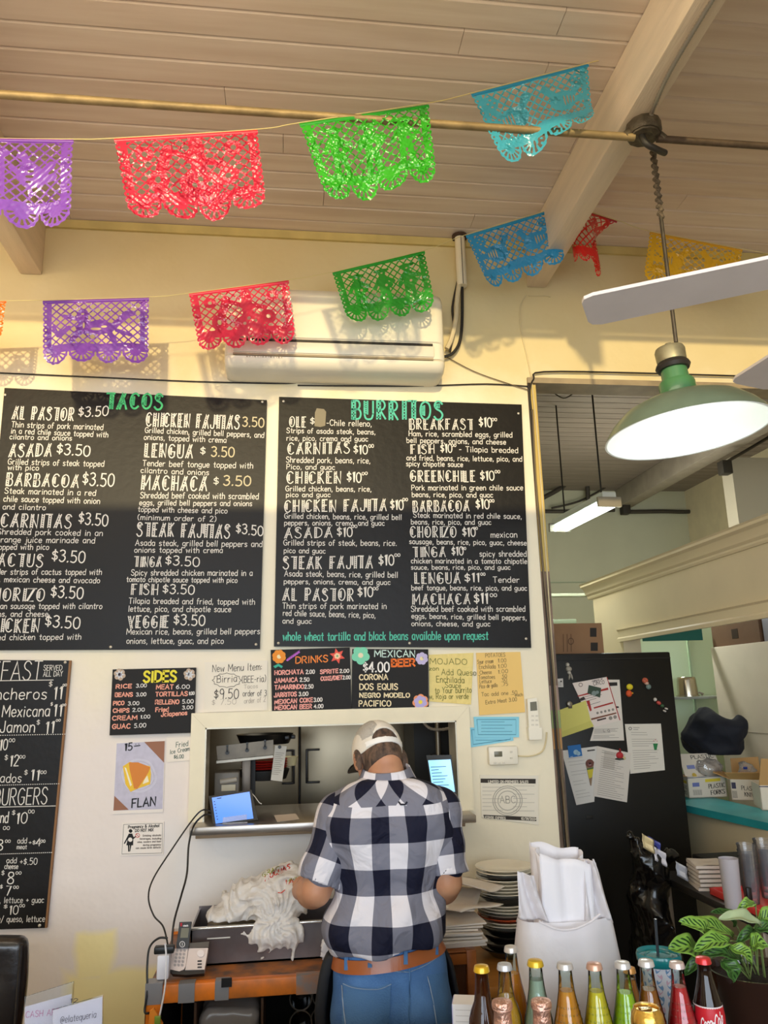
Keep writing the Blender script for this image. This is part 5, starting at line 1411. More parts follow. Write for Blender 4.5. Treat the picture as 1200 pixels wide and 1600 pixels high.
# plastic carrier bag on the trough
film = mat('bag_plastic', '#fbf6f0', .26, transl=.38, spec=.6, bump=.8, bscale=26)
BC = at(418, 1415, -.36)
def bagf(x, y, z):
    p = (x, y, z); X = x-BC.x; 
    d = ell(p, (BC.x+.0, -.35, .965), (.165, .12, .10))
    d = smin(d, ell(p, (BC.x+.06, -.36, .995), (.12, .11, .09)), .05)
    d = smin(d, ell(p, (BC.x-.13, -.35, .93), (.10, .09, .04)), .04)
    d = smin(d, ell(p, (BC.x+.03, -.47, .885), (.115, .04, .075)), .04)
    d = smin(d, cap(p, (BC.x+.08, -.48, .86), (BC.x+.09, -.49, .80), .02, .006), .03)
    d = smin(d, cap(p, (BC.x-.01, -.48, .86), (BC.x-.015, -.495, .815), .03, .008), .03)
    d = d-.016*wav(p, 3, 20, 3, ridge=True)-.007*(1-2*np.abs(np.sin(8*np.arctan2(z-BC.z+.02, x-BC.x-.03)+2.5*np.sin(np.hypot(x-BC.x, z-BC.z)*45))))-.008*wav(p, 8, 48, 3, ridge=True)-.003*wav(p, 12, 120, 3, ridge=True)
    d = np.maximum(d, -(z-.916+.2*(y < -.474)))
    return d
bg_ = thing('plastic_bag', 'white plastic carrier bag with red and green print slumped on the steel trough', 'bag', (BC.x, -.37, .80))
mb = snmb(bagf, (BC.x-.26, -.55, .78), (BC.x+.20, -.20, 1.12), .0055); mb.build('bag_film', film, bg_, 75)
def onsurf(fn, x, y, off=.003, t0=1.6, t1=3.9):
    """first point where the ray through this place meets the distance field"""
    d = ray(x, y); ts = np.linspace(t0, t1, 500); P = np.array([list(CAM+d*t) for t in ts]); v = fn(P[:, 0], P[:, 1], P[:, 2]); k = np.argmax(v < .0005)
    if not (v < .0005).any(): return None
    return CAM+d*float(ts[k])-d*off
def bagw(x, y): return onsurf(bagf, x, y, .0025) or at(x, y, -.45)
mb = MB(); wrt(mb, 'MUCHAS', 414, 1376, 453, 1357, 7, bagw, 1.7, jit=1.2); wrt(mb, 'IAS', 446, 1382, 470, 1377, 6, bagw, 1.6, jit=1.2); wrt(mb, 'v', 434, 1397, 445, 1393, 4, bagw, 1.5); mb.build('red_print', flat('#cf4630'), bg_, 0)
mb = MB(); wrt(mb, 'GRAC', 410, 1370, 436, 1359, 6, bagw, 1.4, jit=1.2); wrt(mb, 'wuw', 448, 1378, 466, 1372, 5, bagw, 1.5, jit=1.2); mb.build('green_print', flat('#9a9a3a'), bg_, 0)

NB = at(513, 1496, -.56)
def napf(x, y, z): p = (x, y, z); return ell(p, (NB.x, -.53, ZR+.045), (.030, .03, .042))-.010*wav(p, 71, 60, 3, ridge=True)-.004*wav(p, 72, 150, 3, ridge=True)
tag(snmb(napf, (NB.x-.06, -.60, ZR-.002), (NB.x+.06, -.468, ZR+.12), .0045).build('crumpled_napkin', mat('napkin_white', '#f1ecec', .7, transl=.1), None, 80), 'crumpled white napkin on the orange rack by the left hip of the man', 'napkin')
# ---------------------------------------------------------------- wooden stand with paper bags, plates
wood = mat('orange_wood', '#b4672c', .4, var=.3, vscale=3, stretch=(1, 8, 8), coat=.2)
st = thing('wooden_stand', 'low orange-brown wooden stand under the paper stack', 'stand', (.58, -.5, 0))
X0, X1, Y0_, Y1_, ZT = .475, .640, -.65, -.25, .842
MB().rbox((X0, Y0_, ZT-.045), (X1-.03, Y0_+.025, ZT-.004), .003).build('front_rail', wood, st)
MB().rbox((X0, Y1_-.025, ZT-.045), (X1-.03, Y1_, ZT-.004), .003).build('back_rail', wood, st)
for x, y in ((X1-.032, Y0_-.004), (X1-.032, Y1_-.03), (X0-.01, Y0_-.004), (X0-.01, Y1_-.03)): MB().rbox((x, y, 0), (x+.034, y+.034, ZT), .003).build('leg', wood, st)
MB().rbox((X0, Y0_, ZT-.012), (X1, Y1_, ZT-.002), .002).build('top_board', wood, st)
MB().box((X0, Y0_+.03, .10), (X1-.03, Y0_+.04, ZT-.05)).build('inner_panel', mat('stand_inner', '#6a3f22', .6), st, 0)
pn2 = mat('paper_cream', '#e9ddcf', .6, bump=.3, bscale=12); r = random.Random(5)
zz = ZT
for k in range(9):
    w = r.uniform(.0062, .0085); a = r.uniform(-.09, .09); cx, cy = .572+r.uniform(-.008, .008), -.46+r.uniform(-.01, .01); M = rotz(a, (cx, cy, 0))
    mb = MB(); mb.grid(lambda u, v: M @ Vector((cx-.105+.21*u, cy-.17+.34*v, zz+w*.8+.002*math.sin(u*6+k)*math.sin(v*5))), 8, 8); mb.grid(lambda u, v: M @ Vector((cx-.105+.21*u, cy+.17-.34*v, zz)), 1, 1); 
    b = [M @ Vector((cx+x, cy+y, 0)) for x, y in ((-.105, -.17), (.105, -.17), (.105, .17), (-.105, .17))]
    for i in range(4):
        p, q = b[i], b[(i+1) % 4]; mb.poly([(p.x, p.y, zz), (q.x, q.y, zz), (q.x, q.y, zz+w*.8), (p.x, p.y, zz+w*.8)])
    ordn = ['bottom', 'second', 'third', 'fourth', 'fifth', 'sixth', 'seventh', 'eighth', 'ninth'][k]
    tag(mb.build('paper_bag', pn2, None, 30), ordn+(' paper bag from the wooden stand, at the foot of the flat pile' if k else ' flat paper bag resting right on the wooden stand'), 'paper bag', 'flat paper bags on the wooden stand')
    zz += w+.001
def loose(c, cxy, a, z, tilt, label, w=.2, h=.28):
    M = Matrix.Translation(Vector((cxy[0], cxy[1], z))) @ Matrix.Rotation(a, 4, 'Z') @ Matrix.Rotation(tilt, 4, 'Y')
    mb = MB(); mb.grid(lambda u, v: M @ Vector(((u-.5)*w, (v-.5)*h, .010*math.sin(u*4+c)+.012*math.sin(v*3+c*2))), 10, 10); o = mb.build('paper_bag', pn2, None, 60, solid=.003); tag(o, label, 'paper bag', 'flat paper bags on the wooden stand')
loose(1, (.625, -.45), .5, zz+.022, rad(-3), 'creased paper bag jutting right over the pile toward the plates')
loose(2, (.60, -.42), -.35, zz+.05, rad(6), 'paper bag fanned left across the top of the pile', .22, .26)
loose(3, (.66, -.40), .9, zz+.075, rad(10), 'uppermost loose paper bag sloping toward the plate stack', .2, .26)
ctr = thing('wooden_counter', 'orange wooden side counter under the plates', 'counter', (.88, -.4, 0))
cw = mat('counter_wood', '#c9853a', .35, var=.25, vscale=2, stretch=(1, 7, 1))
MB().rbox((.665, -.62, .677), (.985, -.02, .712), .006).build('worktop', cw, ctr); MB().box((.68, -.60, 0), (.97, -.04, .677)).build('cabinet', mat('counter_front', '#7a4b26', .5, var=.3), ctr, 0)
# plates
c0 = at(799, 1500, -.36); c0.z = .712
seq = ['black bowl']*4+['white plate', 'white plate', 'orange-red plate', 'grey plate', 'white plate', 'white plate', 'white plate', 'black bowl', 'white plate', 'white plate', 'white plate', 'white plate', 'white plate', 'black plate', 'white plate', 'white plate']
cols = {'black': mat('plate_black', '#221f1d', .2, coat=.3), 'white': mat('plate_white', '#eadfc8', .22, coat=.3), 'orange-red': mat('plate_orange', '#c0512a', .25, coat=.3), 'grey': mat('plate_grey', '#8b8172', .3)}
z = .712; cnt = {}; tot = {k: seq.count(k) for k in seq}; r = random.Random(2); words = ['lowest', 'second', 'third', 'fourth', 'fifth', 'sixth', 'seventh', 'eighth', 'ninth', 'tenth', 'eleventh', 'twelfth', 'thirteenth', 'fourteenth']
hstep = (at(799, 1352, -.36).z-.712-.02)/(sum(2.1 if 'bowl' in q else 1 for q in seq))
for k, q in enumerate(seq):
    n = cnt.get(q, 0); cnt[q] = n+1
    bowl = 'bowl' in q; st_ = hstep*(2.1 if bowl else 1); R = .111 if not bowl else .113
    if k >= 18: R = .114
    x, y = c0.x+.006+r.uniform(-.005, .005), -.30+r.uniform(-.004, .004); h = st_+.006
    mb = MB(); mb.lathe([(0, 0), (R*.62, 0), (R*.66, .004), (R*.93, h-.003), (R, h), (R, h+.003), (R*.92, h+.002), (R*.64, .008), (0, .007)], (x, y, z), 40)
    lab = (f'{q} in the plate stack by the white bag' if tot[q] == 1 else f'{words[n]} {q} counted up from the bottom of the plate stack')
    if k == len(seq)-1: lab = 'white plate on the very top of the plate stack'
    tag(mb.build('dinner_plate' if not bowl else 'serving_bowl', cols[q.split()[0]], None, 50), lab, 'bowl' if bowl else 'plate', 'stacked plates and bowls by the wall')
    z += st_

# ---------------------------------------------------------------- left foreground: chair back, acrylic sign holders, front counter
ch = thing('bar_chair', 'black padded chair back at the lower left edge', 'chair', (-.95, -.75, 0))
cm = mat('black_vinyl', '#211c1a', .32, coat=.3, bump=.1, bscale=30)
Yc = -.75; a = at(43, 1463, Yc); b = at(30, 1592, Yc)
def chf(x, y, z):
    p = (x, y, z); return rb(p, (a.x-.21, Yc+.02, (a.z+.55)/2), (.21, .035, (a.z-.55)/2), .03, )+.004*np.sin(x*22)*np.sin(z*20)
mb = snmb(chf, (a.x-.45, Yc-.05, .5), (a.x+.03, Yc+.09, a.z+.03), .009); mb.build('backrest', cm, ch, 60)
mb = MB(); rr = [(a.x-.012, Yc-.012, a.z-.02), (a.x-.012, Yc-.014, .58)]; mb.tube(rr, .006, 8); mb.build('piping', cm, ch)
MB().rbox((a.x-.42, Yc-.42, .43), (a.x, Yc+.02, .52), .03).build('seat', cm, ch)
for x in (a.x-.40, a.x-.05):
    for y in (Yc-.38, Yc): MB().rbox((x, y, 0), (x+.035, y+.035, .44), .004).build('leg', mat('chair_wood', '#3a2618', .4) if x == a.x-.40 and y == Yc-.38 else bpy.data.materials['chair_wood'], ch)
fc = thing('front_counter', 'front counter at the bottom edge carrying bottles and takeout bag', 'counter', (0, -2.0, 0))
ctop = mat('counter_top', '#4a443f', .3, spec=.5)
MB().rbox((-1.2, -2.75, .85), (1.75, -1.345, .888), .006).build('countertop', ctop, fc); MB().box((-1.18, -2.7, 0), (1.73, -1.40, .85)).build('cabinet', mat('counter_panel', '#6b5540', .6), fc, 0)
acr = glassy('acrylic_sheet', '#f6f8f8', .02, .03)
for k, (cs, pc, txt, col, lab, Y) in enumerate((
    ([(38, 1558), (115, 1534), (114, 1600), (37, 1640)], [(39, 1573), (112, 1553), (112, 1602), (38, 1640)], 'CASH APP|150|345|1089|1070|36', '#c9568a', 'clear acrylic sign holder reading CASH APP in pink', -1.52),
    ([(82, 1578), (161, 1555), (160, 1630), (80, 1640)], [(83, 1579), (160, 1557), (159, 1630), (81, 1640)], '@elatequeria|352|562|1122|1086|40', '#5a4a56', 'clear acrylic sign holder with a handwritten handle, in front of the other holder', -1.60))):
    o = thing('sign_holder', lab, 'sign holder', at(cs[3][0]+40, 1640, Y))
    lo_ = []
    mb = MB(); mb.prism([at(x, y, Y) for x, y in cs], (0, .003, 0)); mb.build('acrylic_front', acr, o, 0)
    mb = MB(); mb.prism([at(x, y, Y+.006) for x, y in pc], (0, .001, 0)); mb.build('paper_insert', mat('lilac_paper_'+str(k), '#d9cbd3', .6), o, 0)
    mb = MB(); lines(mb, txt, f8, .2667, wall(Y+.0045), .62); mb.build('lettering', flat(col), o, 0)
    if k == 0: mb = MB(); lines(mb, '12|412|455|1000|1000|26', f8, .2667, wall(Y+.002), .9); mb.build('small_number', flat('#4a4348'), o, 0)
    p0_, p1_ = at(cs[3][0], 1640, Y), at(cs[2][0], 1640, Y); MB().box((p0_.x, Y-.03, .8885), (p1_.x, Y+.05, .892)).build('acrylic_foot', acr, o, 0)
# ================================================================= the man at the counter, seen from behind
MY = -.88
def mp_(x, y, Y=MY): return at(x, y, Y)
hipc = mp_(611, 1556); waist = mp_(608, 1478); chest = mp_(606, 1335, MY+.01); nb = mp_(604, 1217, MY+.045); Hc = mp_(591, 1180, MY+.085)
man = thing('person', 'man in white cap, navy and white plaid shirt and jeans, back turned at the counter', 'person', (hipc.x, MY, 0))
xc = hipc.x
# head frame: looking down and a little to the left
hf_ = Vector((-.24, .80, -.52)).normalized(); hs_ = hf_.cross(Vector((.04, 0, 1))).normalized(); hu_ = hs_.cross(hf_)
HM = Matrix((hs_, hf_, hu_)).transposed(); HMn = np.array(HM)
def loc_(p):
    X, Y, Z = p; d = (X-Hc.x, Y-Hc.y, Z-Hc.z); return [HMn[0][i]*d[0]+HMn[1][i]*d[1]+HMn[2][i]*d[2] for i in range(3)]
def hp(x, y, z): return tuple(Hc+hs_*x+hf_*y+hu_*z)
LS, LE = mp_(533, 1275, MY+.01), mp_(494, 1392, MY-.03); LW = mp_(470, 1392, MY+.22); LH = mp_(474, 1382, MY+.30)
RS, RE = mp_(683, 1266, MY+.01), mp_(699, 1378, MY-.03); RW = mp_(668, 1410, MY+.20); RH = mp_(650, 1415, MY+.28)
def hand(p, W_, H_, side):
    W_ = Vector(W_); H_ = Vector(H_); f = (H_-W_).normalized(); s = Vector((1, 0, 0)); s = (s-f*s.dot(f)).normalized(); dn = s.cross(f)
    if dn.z > 0: dn = -dn
    d = cap(p, W_+f*.015, H_-f*.005, .026, .030)
    d = smin(d, cap(p, H_-s*.022, H_+s*.022, .014, .014), .02)
    for i, (o, L) in enumerate(((-.027, .064), (-.009, .074), (.009, .070), (.026, .056))):
        a = H_+s*o+f*.004; b = a+f*L*.45+dn*.006; c = b+f*L*.28+dn*L*.34; e = c+dn*L*.30-f*.004
        g = np.minimum(np.minimum(cap(p, a, b, .0095, .0088), cap(p, b, c, .0088, .0080)), cap(p, c, e, .0080, .0068)); d = smin(d, g, .006)
    t0 = W_+f*.03+s*side*.024; t1 = t0+f*.030+s*side*.020+dn*.012; t2 = t1+f*.028+dn*.018
    return smin(d, np.minimum(cap(p, t0, t1, .0125, .0105), cap(p, t1, t2, .0105, .0082)), .010)
def torso(p, o=0):
    d = ell(p, (chest.x, chest.y, chest.z), (.178+o, .118+o, .215+o))
    d = smin(d, ell(p, (waist.x, MY+.005, waist.z), (.158+o, .112+o, .16+o)), .08)
    d = smin(d, ell(p, (chest.x+.085, chest.y-.05, chest.z+.09), (.085+o, .07+o, .12+o)), .05); d = smin(d, ell(p, (chest.x-.085, chest.y-.05, chest.z+.09), (.085+o, .07+o, .12+o)), .05)
    d = smin(d, cap(p, LS+Vector((.035, .0, -.01)), RS+Vector((-.035, .0, -.01)), .068+o, .068+o), .07)
    d = smin(d, cap(p, (nb.x, nb.y-.01, nb.z-.075), (nb.x, nb.y, nb.z+.005), .085+o, .052+o), .055)
    return d
def legs(p, o=0, jean=False):
    d = ell(p, (xc, MY, hipc.z+.03), (.168+o, .115+o, .16))
    for s in (-1, 1):
        hx = xc+s*.083
        d = smin(d, ell(p, (hx, MY-.045, hipc.z-.045), (.088+o, .092+o, .10+o)), .04)
        l = np.minimum(cap(p, (hx, MY-.005, hipc.z-.05), (xc+s*.10, MY+.01, .46), .088+o, .062+o), cap(p, (xc+s*.10, MY+.01, .46), (xc+s*.11, MY-.02, .07), .060+o+(.02 if jean else 0), .042+o+(.03 if jean else 0)))
        d = smin(d, l, .03)
    return d
def headf(p):
    q = tuple(loc_(p))
    d = ell(q, (0, 0, .01), (.074, .094, .102)); d = smin(d, ell(q, (0, .035, -.055), (.056, .066, .066)), .03)
    d = smin(d, ell(q, (0, .104, -.025), (.013, .018, .022)), .012); d = smin(d, ell(q, (0, .096, .012), (.05, .012, .012)), .015)
    for s in (-1, 1):
        d = smin(d, ell(q, (s*.031, .088, -.01), (.014, .008, .009)), .004)
        e = ell(q, (s*.083, -.008, -.024), (.012, .023, .036)); e = np.maximum(e, -ell(q, (s*.096, .0, -.022), (.009, .012, .022))); d = smin(d, e, .008)
    d = smin(d, ell(q, (0, .094, -.065), (.022, .010, .006)), .006); d = smin(d, ell(q, (0, .092, -.077), (.020, .010, .007)), .005)
    d = smin(d, cap(p, hp(0, -.045, -.045), (nb.x, nb.y-.005, nb.z-.02), .054, .056), .025)
    return d
def bodyf(x, y, z):
    p = (x, y, z); d = headf(p)
    d = smin(d, torso(p), .025); d = smin(d, legs(p), .04)
    for S_, E_, W_, H_, sd in ((LS, LE, LW, LH, 1), (RS, RE, RW, RH, -1)):
        a = np.minimum(cap(p, S_, E_, .060, .047), cap(p, E_, W_, .047, .030)); a = smin(a, ell(p, tuple(E_.lerp(W_, .25)), (.046, .06, .046)), .03)
        d = smin(d, a, .025); d = np.minimum(d, 0+d); d = smin(d, hand(p, W_, H_, sd), .012)
    for s in (-1, 1): d = smin(d, cap(p, (xc+s*.11, MY-.05, .045), (xc+s*.13, MY+.13, .03), .04, .032), .03)
    return d
skin = mat('skin', '#c9936f', .5, var=.12, vscale=14, var2='#bb8261', sub=.08)
body = snmb(bodyf, (xc-.36, MY-.24, -.01), (xc+.36, MY+.46, Hc.z+.15), .0062).build('body', skin, man, 80)
# hair
hair = mat('hair', '#3d3029', .7, var=.45, vscale=70, stretch=(1, 1, .4), var2='#6f5645')
def hairf(x, y, z):
    p = (x, y, z); q = tuple(loc_(p)); b = headf(p); d = np.maximum(b-.0028, -(b+.004)); d = np.maximum(d, -(q[2]+.062-.010*np.cos(q[0]*34)+.5*np.maximum(q[1]+.03, 0))); d = np.maximum(d, q[1]-.012)
    for s in (-1, 1): d = np.maximum(d, -ell(q, (s*.082, .002, -.026), (.022, .027, .042)))
    return d
hlo = tuple(Hc-Vector((.15, .15, .15))); hhi = tuple(Hc+Vector((.15, .2, .16)))
snmb(hairf, hlo, hhi, .004).build('hair', hair, man, 80)
# cap with an opening and strap at the back
capm = mat('cap_white', '#e9dfcf', .75, bump=.15, bscale=160, var=.05); mesh_ = mat('cap_mesh', '#c4bbae', .8, bump=.6, bscale=260)
CO = .0
def capshell(q, o): return ell(q, (0, .004, .016+o*.3), (.083+o, .104+o, .104+o))
def rim_(q): return q[2]-(-.012+.14*np.maximum(q[1], 0)+.05*np.abs(q[0])*0-.16*np.minimum(q[1]+.02, 0)*.3)
def capf(x, y, z):
    q = tuple(loc_((x, y, z))); d = np.maximum(capshell(q, .0), -capshell(q, -.006)); d = np.maximum(d, -rim_(q))
    hole = ell(q, (0, -.10, .014), (.047, .07, .036)); return np.maximum(d, -np.maximum(hole, -(q[2]-.012)))
cp_ = snmb(capf, hlo, hhi, .0034).build('cap', capm, man, 60)
def strapf(x, y, z):
    q = tuple(loc_((x, y, z))); d = np.maximum(capshell(q, .003), -capshell(q, -.004)); d = np.maximum(d, np.abs(q[2]-.0005-.02)-.0105-.0); return np.maximum(d, q[1]+.055)
def strap2(x, y, z):
    q = tuple(loc_((x, y, z))); d = np.maximum(capshell(q, .003), -capshell(q, -.003)); d = np.maximum(d, np.abs(q[2]-.004)-.010); return np.maximum(d, q[1]+.06)
snmb(strap2, hlo, hhi, .003).build('adjuster_strap', mat('strap_white', '#f0eae2', .35), cp_, 60)
def brimf(x, y, z):
    q = tuple(loc_((x, y, z))); top = .016-.9*(q[0]**2)*6+.14*.09; d = np.maximum(np.abs(q[2]-top)-.0035, np.sqrt((q[0]/.082)**2+((q[1]-.075)/.095)**2)*.08-.08); return np.maximum(d, .075-q[1])*.8
snmb(brimf, hlo, tuple(Hc+Vector((.2, .25, .16))), .0034).build('brim', black, cp_, 60)
def panelf(x, y, z):
    q = tuple(loc_((x, y, z))); d = np.maximum(capshell(q, .0012), -capshell(q, -.003)); d = np.maximum(d, -(rim_(q)-.035)); d = np.maximum(d, np.abs(q[0]+.045)-.026); return np.maximum(np.maximum(d, q[1]+.0), -(q[1]+.085))
snmb(panelf, hlo, hhi, .0034).build('mesh_panel', mesh_, cp_, 60)
# ---- shirt: gingham of navy, grey and white
def plaid():
    m = mat('plaid_cloth', '#ffffff', .75, spec=.2); nt = m.node_tree; N = nt.nodes; L = nt.links; b = N['Principled BSDF']
    uv = N.new('ShaderNodeUVMap'); sp = N.new('ShaderNodeSeparateXYZ'); L.new(uv.outputs[0], sp.inputs[0])
    def st(s):
        f = N.new('ShaderNodeMath'); f.operation = 'FRACT'; L.new(s, f.inputs[0]); g = N.new('ShaderNodeMath'); g.operation = 'GREATER_THAN'; L.new(f.outputs[0], g.inputs[0]); g.inputs[1].default_value = .5; return g.outputs[0]
    a, c = st(sp.outputs[0]), st(sp.outputs[1])
    ad = N.new('ShaderNodeMath'); ad.operation = 'ADD'; L.new(a, ad.inputs[0]); L.new(c, ad.inputs[1]); hv = N.new('ShaderNodeMath'); hv.operation = 'MULTIPLY'; L.new(ad.outputs[0], hv.inputs[0]); hv.inputs[1].default_value = .5
    r = N.new('ShaderNodeValToRGB'); r.color_ramp.interpolation = 'CONSTANT'; e = r.color_ramp.elements; e[0].position = 0; e[0].color = lin('#e2dce0')+(1,); e[1].position = .4; e[1].color = lin('#7d7c88')+(1,); k = e.new(.9); k.color = lin('#1b1c2e')+(1,)
    L.new(hv.outputs[0], r.inputs[0]); L.new(r.outputs[0], b.inputs['Base Color'])
    tc = N.new('ShaderNodeTexCoord'); n2 = N.new('ShaderNodeTexNoise'); n2.inputs['Scale'].default_value = 11; n2.inputs['Detail'].default_value = 2.5; n2.inputs['Distortion'].default_value = 1.2; L.new(tc.outputs['Object'], n2.inputs[0]); bp = N.new('ShaderNodeBump'); bp.inputs['Strength'].default_value = .8; bp.inputs['Distance'].default_value = .02; L.new(n2.outputs[0], bp.inputs['Height']); L.new(bp.outputs[0], b.inputs['Normal'])
    return m
PL = plaid(); CW = .1085; RWd = .150      # full repeat of columns and rows
ZY = mp_(600, 1252, MY-.1).z
zr0 = mp_(600, 1297, MY-.12).z             # middle of a dark row
xr0 = mp_(594, 1297, MY-.12).x             # middle of a dark column
def hemz(x): return mp_(610, 1487, MY-.1).z+.11*(x-xc)
def shirtf(x, y, z):
    p = (x, y, z); d = torso(p, .014)
    d = smin(d, ell(p, (waist.x-.03, MY-.01, waist.z+.07), (.178, .132, .10)), .06)
    d = smin(d, ell(p, (waist.x+.02, MY-.01, waist.z+.06), (.136, .128, .10)), .06)
    for S_, E_ in ((LS, LE), (RS, RE)): d = smin(d, cap(p, S_, S_.lerp(E_, .75), .066, .055), .022)
    fold = .0055*np.sin((x-xc)*42+6*np.sin(z*9)+z*22)*np.clip((ZY+.02-z)*5, 0, 1)+.006*np.sin((z-waist.z)*38+(x-xc)*26)*np.clip((waist.z+.18-z)*6, 0, 1)+.006*wav(p, 31, 17, 5, ridge=True)+.003*wav(p, 33, 45)
    d = d+fold
    d = np.maximum(d, hemz(x)-z+.006*np.sin(x*40))
    d = np.maximum(d, z-(nb.z+.014+.1*(y-nb.y)))
    return np.maximum(d, -cap(p, (nb.x, nb.y-.005, nb.z-.01), (nb.x, nb.y, nb.z+.1), .058, .062))
def puv(p, yoke):
    a = math.atan2(p.x-xc-.0, -(p.y-MY-.03)); u = xc+a*.165
    cu = (u-xr0)/CW+.75; cv = (p.z-zr0)/RWd+.75
    if yoke:
        X = (u-xr0); Z = (p.z-ZY)*1.15-(p.y-MY)*.35; k = .7071; cu = (X*k+Z*k)/.105+.72; cv = (-X*k+Z*k)/.105+.72
    return cu, cv
v_, f_ = snet(shirtf, (xc-.32, MY-.22, hipc.z-.06), (xc+.32, MY+.24, nb.z+.06), .0062)
bm = bmesh.new(); bvs = [bm.verts.new(tuple(p)) for p in v_]
for q in f_: bm.faces.new([bvs[int(i)] for i in q])
bmesh.ops.bisect_plane(bm, geom=bm.verts[:]+bm.edges[:]+bm.faces[:], dist=1e-5, plane_co=(xc, MY, ZY), plane_no=(0, -.12, 1))
def cloth(name, faces, uvf, parent=man):
    mb = MB(); ids = {}
    for f in faces:
        t = []
        for v in f.verts:
            if v.index not in ids: ids[v.index] = len(mb.v); mb.v.append(tuple(v.co)); mb.uv[ids[v.index]] = uvf(v.co)
            t.append(ids[v.index])
        mb.f.append(tuple(t)); mb.mi.append(0)
    return mb.build(name, PL, parent, 80)
bm.verts.index_update(); pln = Vector((0, -.12, 1)); up_ = [f for f in bm.faces if (f.calc_center_median()-Vector((xc, MY, ZY))).dot(pln) > 0]; su = set(up_)
sb = cloth('shirt_back', [f for f in bm.faces if f not in su], lambda p: puv(p, False)); cloth('shirt_yoke', up_, lambda p: puv(p, True)); bm.free()
def sleeve(S_, E_, f, name, ro):
    ax = (E_-S_).normalized(); L_ = (E_-S_).length; end = S_+ax*L_*f
    def fn(x, y, z):
        p = (x, y, z); d = cap(p, S_+Vector((0, 0, -.005)), E_+ax*.06, .074, ro); d = smin(d, ell(p, tuple(S_+Vector((.02 if S_.x > xc else -.02, 0, -.01))*0), (.075, .08, .07)), .03)
        t = (x-S_.x)*ax.x+(y-S_.y)*ax.y+(z-S_.z)*ax.z
        d = d+.0035*wav(p, 17, 34)+.004*np.sin(t*60+x*20)*np.clip(t*6, 0, 1)
        d = np.maximum(d, t-L_*f); return np.maximum(d, -np.maximum(cap(p, S_, E_+ax*.1, .055, ro-.006), -(t-L_*f+.03)))
    mb = snmb(fn, tuple(Vector([min(S_[i], E_[i])-.11 for i in range(3)])), tuple(Vector([max(S_[i], E_[i])+.11 for i in range(3)])), .0058)
    e1 = ax.cross(Vector((0, 1, 0))).normalized(); e2 = ax.cross(e1)
    for i, c in enumerate(mb.v):
        d = Vector(c)-S_; t = d.dot(ax); a = math.atan2(d.dot(e1), -d.dot(e2) if e2.y > 0 else d.dot(e2)); mb.uv[i] = (a*.073/CW+.30, t/RWd+.1)
    return mb.build(name, PL, man, 80)
sleeve(LS, LE, .90, 'sleeve', .070); sleeve(RS, RE, .90, 'sleeve', .070)
# collar band and fall
nx = (Vector(hp(0, -.045, -.045))-nb).normalized(); nx = (nx+Vector((0, 0, .9))).normalized(); e1 = Vector((1, 0, 0)); e1 = (e1-nx*e1.dot(nx)).normalized(); e2 = nx.cross(e1)
mb = MB(); nseg = 40; prof = [(.064, .030), (.066, .036), (.070, .035), (.077, .018), (.090, -.008), (.097, -.022), (.092, -.022), (.070, .0)]
for i in range(nseg+1):
    a = -math.pi/2+math.radians(150)*(2*i/nseg-1)
    for r_, z in prof: mb.v.append(tuple(nb+Vector((0, -.006, .004))+(e1*math.cos(a)+e2*math.sin(a))*(r_+.009)+nx*(z-.004*abs(i-nseg/2)/nseg))); mb.uv[len(mb.v)-1] = (a*.085/CW+.18, .12+z*2)
n = len(prof)
for i in range(nseg):
    for j in range(n): mb.f.append((i*n+j, (i+1)*n+j, (i+1)*n+(j+1) % n, i*n+(j+1) % n)); mb.mi.append(0)
mb.f.append(tuple(range(n))); mb.mi.append(0); mb.f.append(tuple(nseg*n+j for j in range(n-1, -1, -1))); mb.mi.append(0)
mb.build('collar', PL, man, 50)
mb = MB(); pts = [onsurf(shirtf, x, y, .004) for x, y in ((623, 1253), (626, 1257), (633, 1257), (636, 1253))]; mb.tube([p for p in pts if p], .0028, 6); mb.build('locker_loop', flat('#23242f'), sb)
# ---- jeans
def jeanf(x, y, z):
    p = (x, y, z); d = legs(p, .010, True); d = smin(d, ell(p, (waist.x, MY+.002, waist.z-.02), (.160, .118, .09)), .06)
    d = d+.003*wav(p, 41, 30)+.003*np.sin(z*40+np.abs(x-xc)*60)*np.clip((hipc.z-z)*6, 0, 1)
    return np.maximum(np.maximum(d, z-(hemz(x)+.012)), .05-z)
den = mat('denim', '#5580b5', .8, var=.4, vscale=6, var2='#375b8e', bump=.25, bscale=220); den2 = mat('denim_seam', '#4a729f', .8, bump=.2, bscale=200); stitch = mat('stitching', '#8fa0b5', .7)
jn = snmb(jeanf, (xc-.27, MY-.2, .03), (xc+.27, MY+.2, hipc.z+.20), .0065).build('jeans', den, man, 80)
def jw(x, y, o=.004): return onsurf(jeanf, x, y, o) or at(x, y, MY-.1)
def patch(cs, n=8, o=.004):
    mb = MB(); TL, TR, BR, BL = cs
    def f(u, v):
        x = (TL[0]*(1-u)+TR[0]*u)*(1-v)+(BL[0]*(1-u)+BR[0]*u)*v; y = (TL[1]*(1-u)+TR[1]*u)*(1-v)+(BL[1]*(1-u)+BR[1]*u)*v
        if v == 0 and cs is PK1: y += 8*math.sin(math.pi*u)
        return jw(x, y, o)
    return mb.grid(f, n, n)
PK1 = [(536, 1535), (611, 1536), (607, 1622), (534, 1622)]
k1 = patch(PK1).build('pocket', den2, jn, 60); PK2 = [(668, 1524), (697, 1519), (702, 1610), (684, 1622)]; k2 = patch(PK2).build('pocket', den2, jn, 60)
